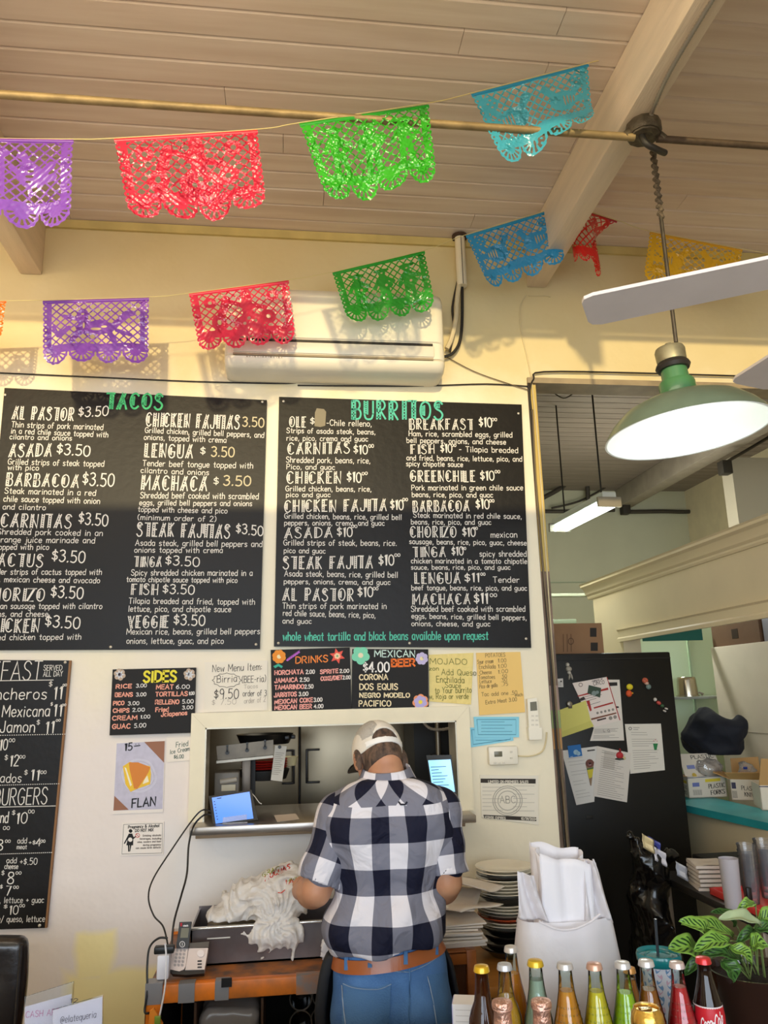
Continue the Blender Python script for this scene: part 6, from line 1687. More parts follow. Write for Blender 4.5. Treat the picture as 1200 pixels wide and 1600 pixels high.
def stitchline(pts, par, name='stitching', w=1.3, m=stitch):
    mb = MB(); P = spline([(x, y, 0) for x, y in pts], 5); ribbon(mb, [(p.x, p.y) for p in P], w, lambda x, y: jw(x, y, .006)); return mb.build(name, m, par, 0)
stitchline([(536, 1537), (555, 1544), (590, 1546), (611, 1538)], k1); stitchline([(668, 1526), (676, 1560), (683, 1605)], k2)
stitchline([(537, 1506), (570, 1512), (605, 1517), (640, 1519)], jn, 'yoke_seam'); stitchline([(642, 1518), (665, 1508), (682, 1497)], jn, 'yoke_seam'); stitchline([(640, 1512), (640, 1550), (638, 1600)], jn, 'centre_seam', 2.2, den2)
stitchline([(534, 1540), (536, 1570), (541, 1610)], jn, 'side_seam', 1.6)
# belt: a band following the waist
bz = lambda x: hemz(x)-.006
def ring(fn, z_of, offs, n=72):
    out = []
    for i in range(n):
        a = 2*math.pi*i/n; ts = np.linspace(.06, .26, 160); X = xc+np.cos(a)*ts; Yq = MY+np.sin(a)*ts; Z = np.array([z_of(x) for x in X]); v = fn(X, Yq, np.minimum(Z, hemz(X)-.004)); k = int(np.argmax(v > 0)) if (v > 0).any() else 159
        out.append((a, ts[k]+offs, Z[k]))
    rs = [o[1] for o in out]; sm = [(rs[i-2]+rs[i-1]+rs[i]+rs[(i+1) % n]+rs[(i+2) % n])/5 for i in range(n)]
    return [Vector((xc+math.cos(o[0])*s, MY+math.sin(o[0])*s, o[2])) for o, s in zip(out, sm)]
def band(name, lo_, hi_, off, m, par):
    A = ring(jeanf, lambda x: bz(x)+lo_, off); B = ring(jeanf, lambda x: bz(x)+hi_, off); n = len(A); mb = MB()
    ctr_ = Vector((xc, MY, 0)); ins = lambda p: Vector((p.x+(xc-p.x)*.03, p.y+(MY-p.y)*.03, p.z))
    vs = A+B+[ins(p) for p in B]+[ins(p) for p in A]; mb.add(vs, [(k*n+i, k*n+(i+1) % n, ((k+1) % 4)*n+(i+1) % n, ((k+1) % 4)*n+i) for k in range(4) for i in range(n)]); return mb.build(name, m, par, 50)
blt = band('belt', -.036, .0, .009, mat('tan_leather', '#a85a2a', .35, var=.15, vscale=12, coat=.2), man)
for x, y0, y1 in ((578, 1481, 1512), (634, 1475, 1507), (682, 1470, 1492), (541, 1490, 1516)):
    a, b = jw(x, y0, .018), jw(x, y1, .016); mb = MB(); mb.prism([a+Vector((-.006, 0, 0)), a+Vector((.006, 0, 0)), b+Vector((.006, 0, 0)), b+Vector((-.006, 0, 0))], (0, .006, 0)); mb.build('belt_loop', den2, jn, 0)
# ---- apron: worn in front, its edges showing at the sides
def aprf(x, y, z):
    p = (x, y, z); j = legs(p, .010); d = np.maximum(j-np.where(x < xc, .046, .026), -(j-.013)); d = np.maximum(d, MY-.012-.05*(x > xc)*0-y); return np.maximum(np.maximum(d, z-(hemz(x)-.004)), .42-z)
snmb(aprf, (xc-.30, MY-.05, .40), (xc+.30, MY+.22, hipc.z+.18), .0075).build('apron', mat('apron_black', '#1b1a1c', .75), man, 80)
for s in (-1, 1):
    def shf(x, y, z, s=s):
        p = (x, y, z); d = smin(cap(p, (xc+s*.11, MY-.05, .05), (xc+s*.13, MY+.15, .035), .052, .042), cap(p, (xc+s*.11, MY-.03, .09), (xc+s*.11, MY-.03, .05), .055, .055), .03); return np.maximum(d, .002-z)
    snmb(shf, (xc+s*.12-.1, MY-.15, 0), (xc+s*.12+.1, MY+.25, .18), .009).build('shoe', black, man, 80)
# ================================================================= back room and right side
# tall black cooler standing just inside the opening
FY = .52
fx0 = OX+.065; fx1 = at(1047, 1018, FY).x; fzt = at(960, 1020, FY).z
fr = thing('black_cooler', 'tall black cooler covered in papers and magnets inside the opening', 'refrigerator', ((fx0+fx1)/2, FY+.35, 0))
fb_ = mat('cooler_black', '#15130f', .42, spec=.35)
MB().rbox((fx0, FY, .06), (fx1, FY+.72, fzt), .008).build('cabinet', fb_, fr)
MB().box((fx0+.03, FY+.02, 0), (fx1-.03, FY+.7, .06)).build('plinth', matte, fr, 0)
MB().rbox((fx0+.003, FY-.004, fzt-.035), (fx1-.003, FY, fzt-.03), .001).build('top_seam', flat('#2a2723'), fr)
a = at(921, 1277, FY); MB().rbox((a.x-.018, FY-.003, a.z-.01), (a.x+.018, FY, a.z+.01), .002).build('dark_badge', flat('#26231f'), fr)
cf = xf(860, 1020, .166667)
FYp = FY-.0022
def fpaper(name, cs, col, label, Y, extra=None, cat='paper notice'):
    cs = [cf(*q) for q in cs]; o = thing(name, label, cat, at(*cs[3], Y)); slab(MB(), cs, Y, .0012).build('sheet', flat(col), o, 0)
    for nm, c, fn in extra or []:
        mb = MB(); fn(mb, wall(Y-.0008)); mb.build(nm, flat(c), o, 0)
    return o
def rows(cs, n, ang=0, w=.6, ind=.06, seed=1):
    """greeked lines of small print between the corners TL,TR,BR,BL"""
    r = random.Random(seed)
    def fn(mb, mp):
        for i in range(n):
            t = (i+.5)/n
            if r.random() < .14: continue
            l = [cs[0][k]*(1-t)+cs[3][k]*t for k in (0, 1)]; q = [cs[1][k]*(1-t)+cs[2][k]*t for k in (0, 1)]; e = r.uniform(.55, .96)
            a = [l[k]+(q[k]-l[k])*ind for k in (0, 1)]; b = [l[k]+(q[k]-l[k])*e for k in (0, 1)]; ribbon(mb, [cf(*a), cf(*b)], w, mp)
    return fn
def polyf(*pls):
    def fn(mb, mp):
        for p in pls: mb.poly([mp(*cf(*q)) for q in p])
    return fn
def circ(x, y, r, n=12): return [(x+r*math.cos(2*math.pi*k/n), y+r*math.sin(2*math.pi*k/n)) for k in range(n)]
def txt(t, x0, b0, x1, b1, h, w=.7):
    return lambda mb, mp: wrt(mb, t, *cf(x0, b0), *cf(x1, b1), h*.1667, mp, w)
def both(*fs):
    def fn(mb, mp):
        for f in fs: f(mb, mp)
    return fn
fpaper('notice_paper', [(540, 252), (648, 252), (692, 822), (372, 826)], '#d8cfc2', 'white sheet on the cooler tucked behind the red-headed flyer', FYp, [
  ('black_bars', '#2a2624', polyf([(548, 278), (626, 276), (628, 308), (552, 312)], [(610, 500), (640, 502), (642, 516), (614, 518)])), ('small_print', '#8b837a', both(rows([(400, 700), (670, 690), (688, 800), (384, 806)], 9), txt('L Q', 498, 742, 556, 740, 22)))])
fpaper('flyer', [(206, 284), (528, 226), (654, 634), (400, 700)], '#e2d3c8', 'pink-white flyer with red bars tilted on the cooler', FYp-.002, [
  ('red_bars', '#a8322c', polyf([(254, 402), (540, 326), (544, 346), (258, 412)], [(404, 512), (584, 460), (590, 474), (410, 524)], [(336, 452), (366, 446), (388, 540), (372, 550)], [(526, 228), (532, 226), (656, 630), (648, 634)])),
  ('brown_bar', '#7a4a35', polyf([(380, 616), (616, 558), (620, 570), (384, 632)])), ('dark_title', '#4a3a38', both(txt('CINCO', 404, 306, 506, 290, 34), txt('CARNIVAL OF', 390, 272, 490, 250, 10, .5), polyf([(436, 626), (520, 606), (524, 620), (440, 642)]), rows([(260, 420), (520, 350), (560, 440), (300, 520)], 5, seed=3))),
  ('small_icons', '#8d857c', polyf(*[circ(442+36*i, 564-8*i, 12) for i in range(5)], circ(564, 612, 18), circ(606, 602, 17))), ('black_photo', '#3a332e', polyf([(262, 440), (310, 410), (332, 436), (290, 452)])), ('round_logo', '#5a3a36', lambda mb, mp: ribbon(mb, [cf(*q) for q in circ(284, 300, 17)]+[cf(301, 300)], .8, mp))])
fpaper('photo_magnet', [(360, 302), (476, 330), (466, 420), (348, 380)], '#3c4a3c', 'dark square photo magnet on the tilted flyer', FYp-.0045, [('bright_patch', '#7d8a84', polyf(circ(410, 380, 24), circ(440, 370, 16)))], 'magnet')
fpaper('envelope', [(76, 606), (340, 560), (408, 690), (98, 796)], '#c9c065', 'lower pale yellow envelope on the cooler', FYp-.0044, None, 'envelope')
fpaper('envelope', [(76, 540), (332, 446), (378, 636), (100, 742)], '#d2c96c', 'upper pale yellow envelope under a clip on the cooler', FYp-.0062, None, 'envelope')
a = at(*cf(178, 480), FYp-.008); cl = thing('magnet_clip', 'round metal magnet clip holding the yellow envelopes', 'magnet', a); MB().lathe([(0, 0), (.014, 0), (.016, -.004), (.012, -.009), (0, -.01)], a, 18, Matrix.Rotation(-math.pi/2, 4, 'X')).build('disc', mat('clip_metal', '#8d8577', .3, metal=.8), cl); MB().rbox((a.x-.008, a.y-.006, a.z-.022), (a.x+.012, a.y, a.z-.008), .002).build('jaw', flat('#5b5248'), cl)
fpaper('card', [(40, 246), (118, 240), (122, 322), (44, 322)], '#cfc9c2', 'small white card at the left edge of the cooler', FYp, [('small_print', '#857d77', rows([(48, 256), (112, 252), (114, 310), (50, 312)], 4)), ('dark_mark', '#33302e', polyf(circ(100, 268, 8)))], 'card')
fpaper('letter', [(698, 668), (1036, 664), (1074, 1100), (750, 1134)], '#d8d0c2', 'white letter with a green drink cup on the right of the cooler', FYp, [
  ('small_print', '#958c80', rows([(740, 735), (1010, 740), (1050, 1080), (770, 1100)], 17, seed=4)), ('green_cup', '#2f7a45', polyf([(962, 850), (1008, 850), (996, 910), (974, 910)])), ('pink_dots', '#c77a78', polyf(circ(968, 826, 5), circ(984, 816, 5), circ(1000, 828, 5))), ('letterhead', '#4a443e', both(lambda mb, mp: ribbon(mb, [cf(*q) for q in circ(748, 710, 13)]+[cf(761, 710)], .8, mp), rows([(772, 696), (860, 698), (862, 724), (774, 724)], 3, seed=9)))])
fpaper('bill', [(104, 918), (436, 876), (412, 1396), (244, 1428)], '#d3cdc4', 'printed bill on the cooler under the blue postcard', FYp, [('small_print', '#a39c93', rows([(150, 980), (320, 960), (400, 1380), (250, 1410)], 14, seed=5)), ('dark_heading', '#4f4a47', polyf([(344, 912), (416, 904), (418, 916), (346, 926)]))])
fpaper('form', [(438, 874), (756, 940), (718, 1402), (404, 1344)], '#d3c9bc', 'printed form on the cooler under the red magnet', FYp-.002, [('small_print', '#8f867c', rows([(470, 900), (730, 955), (705, 1390), (420, 1330)], 22, seed=6)), ('tinted_block', '#bdb3a6', polyf([(506, 920), (610, 940), (600, 1100), (490, 1080)]))])
fpaper('postcard', [(160, 874), (282, 858), (300, 966), (176, 984)], '#2d6aa8', 'small blue postcard with a white animal on the cooler', FYp-.0035, [('white_animal', '#9db9c6', polyf(circ(240, 932, 24), circ(262, 944, 20))), ('white_word', '#cfd8de', rows([(184, 962), (212, 958), (214, 976), (188, 980)], 2))], 'postcard')
fpaper('paper_ice_cream', [(330, 1040), (410, 1020), (384, 1246), (376, 1246)], '#8a6f55', 'paper ice-cream cone cut-out stuck on the cooler', FYp-.0032, [('brown_scoop', '#6b4238', polyf(circ(369, 1036, 39, 16))), ('pink_mark', '#d9a5a0', polyf(circ(370, 1044, 14))), ('yellow_front', '#c9b83a', polyf([(345, 1100), (404, 1085), (392, 1165), (362, 1180)])), ('green_stripe', '#4e6a3a', polyf([(340, 1086), (405, 1072), (404, 1086), (345, 1100)]))], 'sticker')
def magnet(label, parts):
    x, y = cf(*parts[0][1]); o = thing('fridge_magnet', label, 'magnet', at(x, y, FYp))
    for nm, c, rx, ry, col, rot in parts:
        P = at(*cf(*c), FYp); k = .00060; mb = MB(); M = Matrix.Translation(P) @ Matrix.Rotation(-math.pi/2, 4, 'X') @ Matrix.Rotation(rot, 4, 'Z') @ Matrix.Scale(ry/rx, 4, Vector((0, 1, 0)))
        prof = [(0, -.012), (rx*k*.6, -.011), (rx*k*.9, -.007), (rx*k, -.002), (rx*k, 0)]; mb.lathe([(r, -z) if False else (r, z) for r, z in prof][::-1], (0, 0, 0), 14)
        mb.v = [tuple(M @ Vector((v[0], v[1], v[2]))) for v in mb.v]
        # stand proud of the door
        mb.v = [(v[0], 2*P.y-v[1] if v[1] > P.y else v[1], v[2]) for v in mb.v]; mb.build(nm, flat(col), o)
magnet('pale figurine magnet with crossed arms at the top left of the cooler', [('head', (160, 112), 17, 19, '#b9b0a2', 0), ('body', (172, 152), 27, 24, '#a39a8c', 0), ('hips', (174, 186), 17, 16, '#bdb4a6', 0), ('leg', (176, 222), 8, 30, '#aaa193', .2), ('leg', (196, 222), 8, 32, '#b0a799', -.2)])
magnet('yellow and orange figure magnet on the cooler', [('head', (742, 320), 30, 27, '#d9c52e', 0), ('body', (736, 382), 28, 30, '#d0552c', .2), ('arm', (764, 378), 10, 8, '#d9a02e', 0)])
magnet('red-hatted figure magnet at the upper right of the cooler', [('head', (886, 260), 28, 26, '#b35a42', 0), ('face', (900, 285), 20, 16, '#c9a08a', 0), ('body', (918, 318), 24, 24, '#6f7f78', 0)])
magnet('slanting white, red and green figure magnet on the cooler', [('head', (980, 438), 15, 17, '#cfc6ba', 0), ('body', (1014, 470), 22, 17, '#b54a42', .6), ('waist', (1046, 496), 18, 16, '#3f5a3c', .6), ('leg', (1084, 524), 16, 9, '#cfc6ba', .4), ('leg', (1068, 546), 15, 9, '#cfc6ba', .6)])
magnet('red and yellow bird magnet at the top of the printed form', [('body', (648, 962), 34, 30, '#b32f33', 0), ('beak', (650, 918), 9, 22, '#8a2a2c', 0), ('wing', (686, 986), 17, 16, '#c9b98a', 0), ('base', (652, 994), 50, 10, '#3f4038', 0)])
# brown carton on top of the cooler
c0, c1 = at(862, 1018, FY+.2), at(940, 975, FY+.2)
bx = thing('cardboard_carton', 'brown cardboard carton standing on top of the black cooler', 'box', ((c0.x+c1.x)/2, FY+.35, fzt))
kraft = mat('kraft_board', '#8f6a48', .7, var=.1)
yb = FY+.2; zt_ = at(900, 974, yb).z
MB().box((fx0+.02, yb, fzt+.001), (c1.x, yb+.4, zt_)).build('carton_body', kraft, bx, 0)
mb = MB(); slab(mb, [(922, 981), (932, 981), (932, 995), (922, 995)], yb-.0012, .001); slab(mb, [(923, 1004), (934, 1004), (934, 1017), (923, 1017)], yb-.0012, .001); mb.build('black_stamps', flat('#2c2620'), bx, 0)
mb = MB()
for i in range(3): ribbon(mb, [(880+i*6, 991), (880.5+i*6, 1018)], 1, wall(yb-.0012))
ribbon(mb, [(892+4*math.cos(k*.63), 1002+5*math.sin(k*.63)) for k in range(11)], 1.2, wall(yb-.0012)); mb.build('brown_print', flat('#5a3f2a'), bx, 0)
# overhead shelf lines behind
tag(MB().rbox((1.12, 2.2, 2.19), (2.19, 2.24, 2.225), .004).build('wall_rail', mat('rail_green', '#5f6a58', .5)), 'dark green rail on the wall above the brown carton', 'rail')
tag(MB().rbox((1.12, 2.6, 2.45), (2.9, 2.66, 2.475), .004).build('wall_rail', mat('rail_pale', '#9aa392', .5)), 'pale rail on the far wall beside the partition', 'rail')
# far fluorescent fixture: two tubes
g1, g2 = at(870, 829, 2.15), at(962, 786, 2.75)
fl = thing('fluorescent_light', 'twin-tube fluorescent light hanging in the back room', 'lamp', (g1+g2)/2)
fm = mat('fixture_white', '#cfd2cc', .4); tube_m = mat('lit_tube', '#ffffff', .4, emit=9, emitcol='#f0fff8')
ax = (g2-g1); ax.z = 0; ang = math.atan2(ax.y, ax.x); zc = (g1.z+g2.z)/2
# ends measured on the horizontal plane of the fixture
e1_, e2_ = atz(876, 827, 2.93), atz(950, 789, 2.93); d_ = (e2_-e1_).normalized(); n_ = Vector((-d_.y, d_.x, 0)); e2_ = e1_+d_*min((e2_-e1_).length, 1.25)
def bar(a, b, w, z0, z1, mb): mb.prism([(a-n_*w)+Vector((0, 0, z0)), (b-n_*w)+Vector((0, 0, z0)), (b+n_*w)+Vector((0, 0, z0)), (a+n_*w)+Vector((0, 0, z0))], (0, 0, z1-z0)); return mb
bar(e1_-d_*.03, e2_+d_*.03, .05, .03, .085, MB()).build('housing', fm, fl, 0)
mb = MB(); mb.add([e1_-n_*.085+Vector((0, 0, .02)), e2_-n_*.085+Vector((0, 0, .02)), e2_-n_*.03+Vector((0, 0, .045)), e1_-n_*.03+Vector((0, 0, .045)), e1_+n_*.03+Vector((0, 0, .045)), e2_+n_*.03+Vector((0, 0, .045)), e2_+n_*.085+Vector((0, 0, .02)), e1_+n_*.085+Vector((0, 0, .02))], [(0, 1, 2, 3), (4, 5, 6, 7)]); mb.build('reflector', fm, fl, 0)
for s in (-1, 1): MB().tube([e1_+n_*.045*s, e2_+n_*.045*s], .017, 12).build('lit_tube', tube_m, fl)
for e in (e1_-d_*.02, e2_+d_*.02): bar(e-d_*.012, e+d_*.012, .085, -.018, .05, MB()).build('end_cap', mat('end_cap', '#8f887a', .5) if e == e1_-d_*.02 else bpy.data.materials.get('end_cap') or fm, fl, 0)
for t in (.12, .9): p = e1_.lerp(e2_, t); MB().tube([(p.x, p.y, 3.0), (p.x, p.y, 3.928)], .006, 6).build('hanger_rod', black, fl)
lamp('fluorescent_glow', 'AREA', tuple(e1_.lerp(e2_, .5)-Vector((0, 0, .05))), 26, (.94, 1, .95), .9, .12, target=tuple(e1_.lerp(e2_, .5)-Vector((0, 0, 1))))
# far wall conduits
cnd = mat('grey_conduit', '#4b463f', .5, metal=.4)
def farpipe(pts, Y, r, label): tag(MB().tube(spline([at(x, y, Y) for x, y in pts], 6), r, 8).build('wall_conduit', cnd), label, 'conduit')
farpipe([(848, 778), (880, 760), (897, 740), (907, 738), (917, 755), (919, 788)], 4.55, .026, 'dark conduit arching on the far wall of the back room')
farpipe([(846, 799), (885, 799), (960, 797)], 4.66, .022, 'straight dark conduit low on the far wall left of the fluorescent light')
farpipe([(862, 794), (905, 783), (945, 762), (1010, 722)], 4.60, .012, 'thin dark cable rising right along the far wall')
farpipe([(975, 800), (1030, 799), (1090, 798), (1142, 778)], 4.66, .024, 'dark conduit bending up at the right of the far wall')
farpipe([(1138, 720), (1168, 703), (1200, 684), (1230, 666)], 2.46, .014, 'dark pipe along the top of the white chase')
a = at(1134, 729, 2.44); tag(MB().rbox((a.x-.05, a.y-.04, a.z-.07), (a.x+.04, a.y+.05, a.z+.05), .008).build('switch_box', flat('#3d3933')), 'dark electrical box at the corner of the white chase', 'electrical box')
a = at(975, 797, 4.6); tag(MB().rbox((a.x-.03, a.y-.05, a.z-.05), (a.x+.06, a.y+.05, a.z+.07), .008).build('pipe_bracket', flat('#37332d')), 'dark bracket on the far wall right of the fluorescent light', 'bracket')
farpipe([(845, 602), (862, 612), (880, 622), (895, 615), (902, 602)], .9, .004, 'loose dark wires at the top left of the opening')
# white cabinet and carton behind the hatch
wc = thing('white_cabinet', 'tall off-white cabinet behind the serving hatch', 'cabinet', (2.75, .4, 0))
cx0 = 2.78; q = atx(1110, 1012, cx0); 
MB().rbox((cx0, -1.0, 0), (cx0+.7, q.y, q.z), .006).build('cabinet_body', mat('cabinet_white', '#d3c6b2', .45, var=.05), wc)
z1 = atx(1150, 1142, cx0).z; MB().box((cx0-.002, -1.0, z1-.003), (cx0, q.y-.01, z1)).build('panel_seam', flat('#a89c88'), wc, 0)
k0, k1 = atx(1112, 1010, cx0+.02), atx(1185, 975, cx0+.02)
ct = thing('cardboard_carton', 'brown carton lying on top of the off-white cabinet', 'box', (cx0+.2, (k0.y+k1.y)/2, q.z))
MB().box((cx0+.02, k1.y, q.z+.001), (cx0+.35, k0.y-.02, q.z+.14)).build('carton_body', mat('brown_carton', '#6f5138', .7, var=.1), ct, 0)
ym = (k0.y+k1.y)/2; MB().box((cx0+.0185, ym-.05, q.z+.04), (cx0+.0195, ym+.02, q.z+.10)).build('dark_stamp', flat('#3b2c20'), ct, 0)
tag(MB().rbox((cx0+.03, -.9, q.z+.001), (cx0+.35, k1.y-.02, q.z+.15), .004).build('grey_carton', flat('#8b8a94')), 'grey carton at the right edge on the off-white cabinet', 'box')
# mint shelf with an upturned steel pot
sy = 1.62
s0, s1 = at(1052, 1090, sy), at(1118, 1089, sy)
tag(MB().rbox((2.33, sy-.12, s0.z-.012), (s1.x+.15, 1.885, s0.z+.004), .003).build('wall_shelf', mat('shelf_grey', '#8d9186', .4)), 'thin grey shelf on the mint wall behind the hatch', 'shelf')
pc = at(1075, 1087, sy); pr_ = (at(1090, 1080, sy).x-at(1060, 1080, sy).x)/2; ph_ = at(1075, 1059, sy).z-s0.z
pt = thing('steel_pot', 'upturned shiny steel pot on the shelf above the navy jacket', 'pot', (pc.x, sy, s0.z+.005))
MB().lathe([(pr_*1.1, 0), (pr_*1.1, .008), (pr_, .010), (pr_*.9, ph_-.02), (pr_*.86, ph_-.004), (pr_*.8, ph_), (0, ph_)], (pc.x, sy, s0.z+.005), 32).build('pot_body', mat('pot_steel', '#b5aa95', .2, metal=.9), pt)
MB().tube([(pc.x+pr_*1.0, sy-.02, s0.z+.03), (pc.x+pr_*1.3, sy-.04, s0.z+.02), (pc.x+pr_*1.0, sy-.06, s0.z+.015)], .006, 8).build('handle', steel2, pt)
tag(MB().box((2.33, 1.40, 2.0), (2.75, 1.41, 2.10)).build('teal_panel', flat('#2f6f63')), 'dark teal panel under the header of the hatch', 'panel')
# navy jacket heaped on the ledge
jm = mat('navy_cloth', '#13151f', .8, bump=.2, bscale=14)
JX, JY = 2.3, 1.03
jc = at(1108, 1137, JY); JX = jc.x
def jackf(x, y, z):
    p = (x, y, z); d = ell(p, (JX-.01, JY, jc.z-.02), (.115, .17, .135)); d = smin(d, ell(p, (JX+.075, JY-.10, jc.z-.03), (.08, .11, .08)), .05); d = smin(d, ell(p, (JX+.12, JY-.12, jc.z+.0), (.03, .05, .07)), .04); d = smin(d, ell(p, (JX-.06, JY+.06, jc.z-.08), (.08, .10, .10)), .06); d = smin(d, ell(p, (JX+.05, JY-.04, jc.z-.12), (.12, .12, .07)), .05)
    return np.maximum(d-.016*wav(p, 21, 17, 3, ridge=True)-.007*wav(p, 22, 40, 3, ridge=True), jc.z-.15-z)
tag(snmb(jackf, (JX-.24, JY-.30, jc.z-.2), (JX+.24, JY+.28, jc.z+.2), .0075).build('jacket', jm, None, 80), 'dark navy jacket heaped on the boxes beside the cooler', 'jacket')
# boxes of plastic cutlery on the ledge
ZL = 1.0808
whb = mat('box_white', '#d9ccb8', .6); krf = mat('flap_kraft', '#b98f58', .65)
def cutlery(name, label, org, yaw, sx, sy, h, words, flaps, lid=None):
    """open white carton: org = front left bottom corner, front face along +x after yaw"""
    M = Matrix.Translation(Vector(org)) @ Matrix.Rotation(yaw, 4, 'Z'); o = thing(name, label, 'box', org)
    mb = MB(); t = .004
    for lo, hi in (((0, 0, 0), (sx, t, h)), ((0, sy-t, 0), (sx, sy, h)), ((0, 0, 0), (t, sy, h)), ((sx-t, 0, 0), (sx, sy, h)), ((0, 0, 0), (sx, sy, t))): mb.box(lo, hi, M)
    mb.build('carton_walls', whb, o, 0)
    F = lambda u, v, e=.001: M @ Vector((u*sx, -e, v*h))
    S = lambda u, v, e=.001: M @ Vector((-e, (1-u)*sy, v*h))
    for nm, col, side, fn in words:
        mb = MB(); mp = F if side == 'f' else S; fn(mb, mp); mb.build(nm, flat(col), o, 0)
    for k, (pts) in enumerate(flaps): MB().prism([M @ Vector(p) for p in pts], M.to_3x3() @ Vector((0, .002, .003))).build('open_flap', krf, o, 0)
    return o, M
def bw(t, u0, v0, u1, v1, h, w): # letters laid in the face's own (u,v) square; y grows down in wrt
    def fn(mb, mp, t=t):
        tot = sum(GL[c][0] for c in t)+1.9*(len(t)-1); cx = 0; L_ = u1-u0
        for c in t:
            gw, st = GL[c]
            for q in st:
                ribbon(mb, [(u0+(cx+a)/tot*L_, v0+(v1-v0)*(cx+a)/tot+b/10*h) for a, b in q], w, mp)
            cx += gw+1.9
    return fn
def bq(*qs): return lambda mb, mp: [mb.poly([mp(*p) for p in q]) for q in qs]
fo = atz(1077, 1247, ZL)
words = [('black_lettering', '#2b2522', 'f', lambda mb, mp: (bw('PLASTIC', .54, .42, .96, .47, .20, .018)(mb, mp), bw('FORKS', .58, .12, .94, .17, .20, .02)(mb, mp))),
         ('yellow_band', '#e0c63a', 'f', bq([(.46, .72), (.86, .76), (.86, .90), (.46, .86)])), ('blue_emblem', '#6b73a8', 'f', bq([(.12, .52), (.30, .53), (.30, .72), (.12, .71)], )), ('bar_code', '#8f877c', 'f', lambda mb, mp: [mb.poly([mp(.12+i*.026, .12), mp(.132+i*.026, .12), mp(.132+i*.026, .38), mp(.12+i*.026, .38)]) for i in range(9)]),
         ('blue_stripe', '#2f3260', 'f', bq([(0, .93), (1, .98), (1, 1.0), (0, .96)])), ('side_lettering', '#4a443f', 's', lambda mb, mp: (bw('PLASTIC', .35, .45, .9, .40, .16, .02)(mb, mp), bw('FORKS', .42, .18, .85, .14, .16, .02)(mb, mp))), ('side_yellow', '#d6bb38', 's', bq([(.35, .70), (.92, .66), (.92, .80), (.35, .84)]))]
o, M = cutlery('cutlery_box', 'open white carton of plastic forks at the end of the teal ledge by the cooler', tuple(fo), rad(-4), .225, .15, .115, words,
  [[(0, .0, .115), (0, .15, .115), (-.12, .16, .155), (-.12, .02, .14)]])
# raised lid of the forks box with the same print
lidp = [M @ Vector(p) for p in ((.0, .02, .115), (.225, .02, .115), (.215, .075, .235), (-.008, .075, .235))]
MB().prism(lidp, M.to_3x3() @ Vector((0, .004, 0))).build('raised_lid', whb, o, 0)
def LF(u, v, e=.0015):
    a = lidp[0].lerp(lidp[1], u); b = lidp[3].lerp(lidp[2], u); return a.lerp(b, v)+M.to_3x3() @ Vector((0, -e, .0))
mb = MB(); bw('PLASTIC', .32, .76, .92, .80, .16, .018)(mb, LF)
for i in range(4): mb.poly([LF(.42, .42+i*.07), LF(.60-.03*(i % 2), .425+i*.07), LF(.60-.03*(i % 2), .445+i*.07), LF(.42, .44+i*.07)])
mb.build('lid_lettering', flat('#2b2522'), o, 0)
mb = MB(); mb.poly([LF(.12, .32), LF(.33, .33), LF(.33, .50), LF(.12, .49)]); mb.build('lid_emblem', flat('#8087b5'), o, 0)
mb = MB(); mb.poly([LF(.24+.06*math.cos(k*.63), .05+.1*math.sin(k*.63), .003) for k in range(10)]); mb.build('round_sticker', flat('#c9a94a'), o, 0)
clearbag = glassy('clear_bag', '#efeae0', .10, .12, .22, 30)
def lump(name, label, c, r, seed, m, lo=None):
    def fn(x, y, z): p = (x, y, z); return ell(p, c, r)-.014*wav(p, seed, 34, 3, ridge=True)-.005*wav(p, seed+1, 90, 3, ridge=True)
    return tag(snmb(fn, tuple(c[i]-r[i]-.03 for i in range(3)), tuple(c[i]+r[i]+.03 for i in range(3)), .006).build(name, m, None, 75), label, 'bag')
q = M @ Vector((.15, .05, .155)); lump('clear_bag', 'crumpled clear plastic bag of forks inside the forks carton', tuple(q), (.085, .075, .055), 61, clearbag)
q = M @ Vector((-.03, .10, .185)); lump('clear_bag', 'small plastic bag of tan cutlery against the cooler', tuple(q), (.035, .04, .055), 63, mat('tan_cutlery', '#a98b5c', .3, transl=.2, spec=.6))
ko = atz(1144, 1250, ZL)
words = [('black_lettering', '#2b2522', 'f', lambda mb, mp: (bw('PLASTIC', .36, .50, .90, .46, .2, .018)(mb, mp), bw('KNIVES', .44, .20, .90, .15, .2, .02)(mb, mp))), ('bar_code', '#7a7268', 'f', lambda mb, mp: [mb.poly([mp(.04+i*.02, .1), mp(.05+i*.02, .1), mp(.05+i*.02, .45), mp(.04+i*.02, .45)]) for i in range(8)]), ('dark_emblem', '#3f3b52', 'f', bq([(.04, .55), (.18, .55), (.18, .85), (.04, .85)]))]
o, M2 = cutlery('cutlery_box', 'open white carton of plastic knives to the right of the forks carton', tuple(ko), rad(-34), .155, .20, .11, words, [[(0, 0, .11), (.155, 0, .11), (.165, -.03, .15), (-.02, -.03, .145)], [(0, .0, .11), (0, .20, .11), (-.085, .20, .15), (-.085, .02, .14)], [(0.0, .22, .11), (.155, .20, .11), (.15, .24, .21), (0, .23, .20)]])
q = M2 @ Vector((.09, .06, .155)); lump('clear_bag', 'clear plastic bag with blue print in the knives carton', tuple(q), (.05, .05, .05), 66, clearbag)
p = M2 @ Vector((.08, .0, .165)); tag(MB().rbox((p.x-.012, p.y-.016, p.z), (p.x+.012, p.y-.012, p.z+.014), .002).build('blue_label', flat('#2f3f8f')), 'small blue label on the clear bag of knives', 'label')
o2 = atz(1191, 1266, ZL)
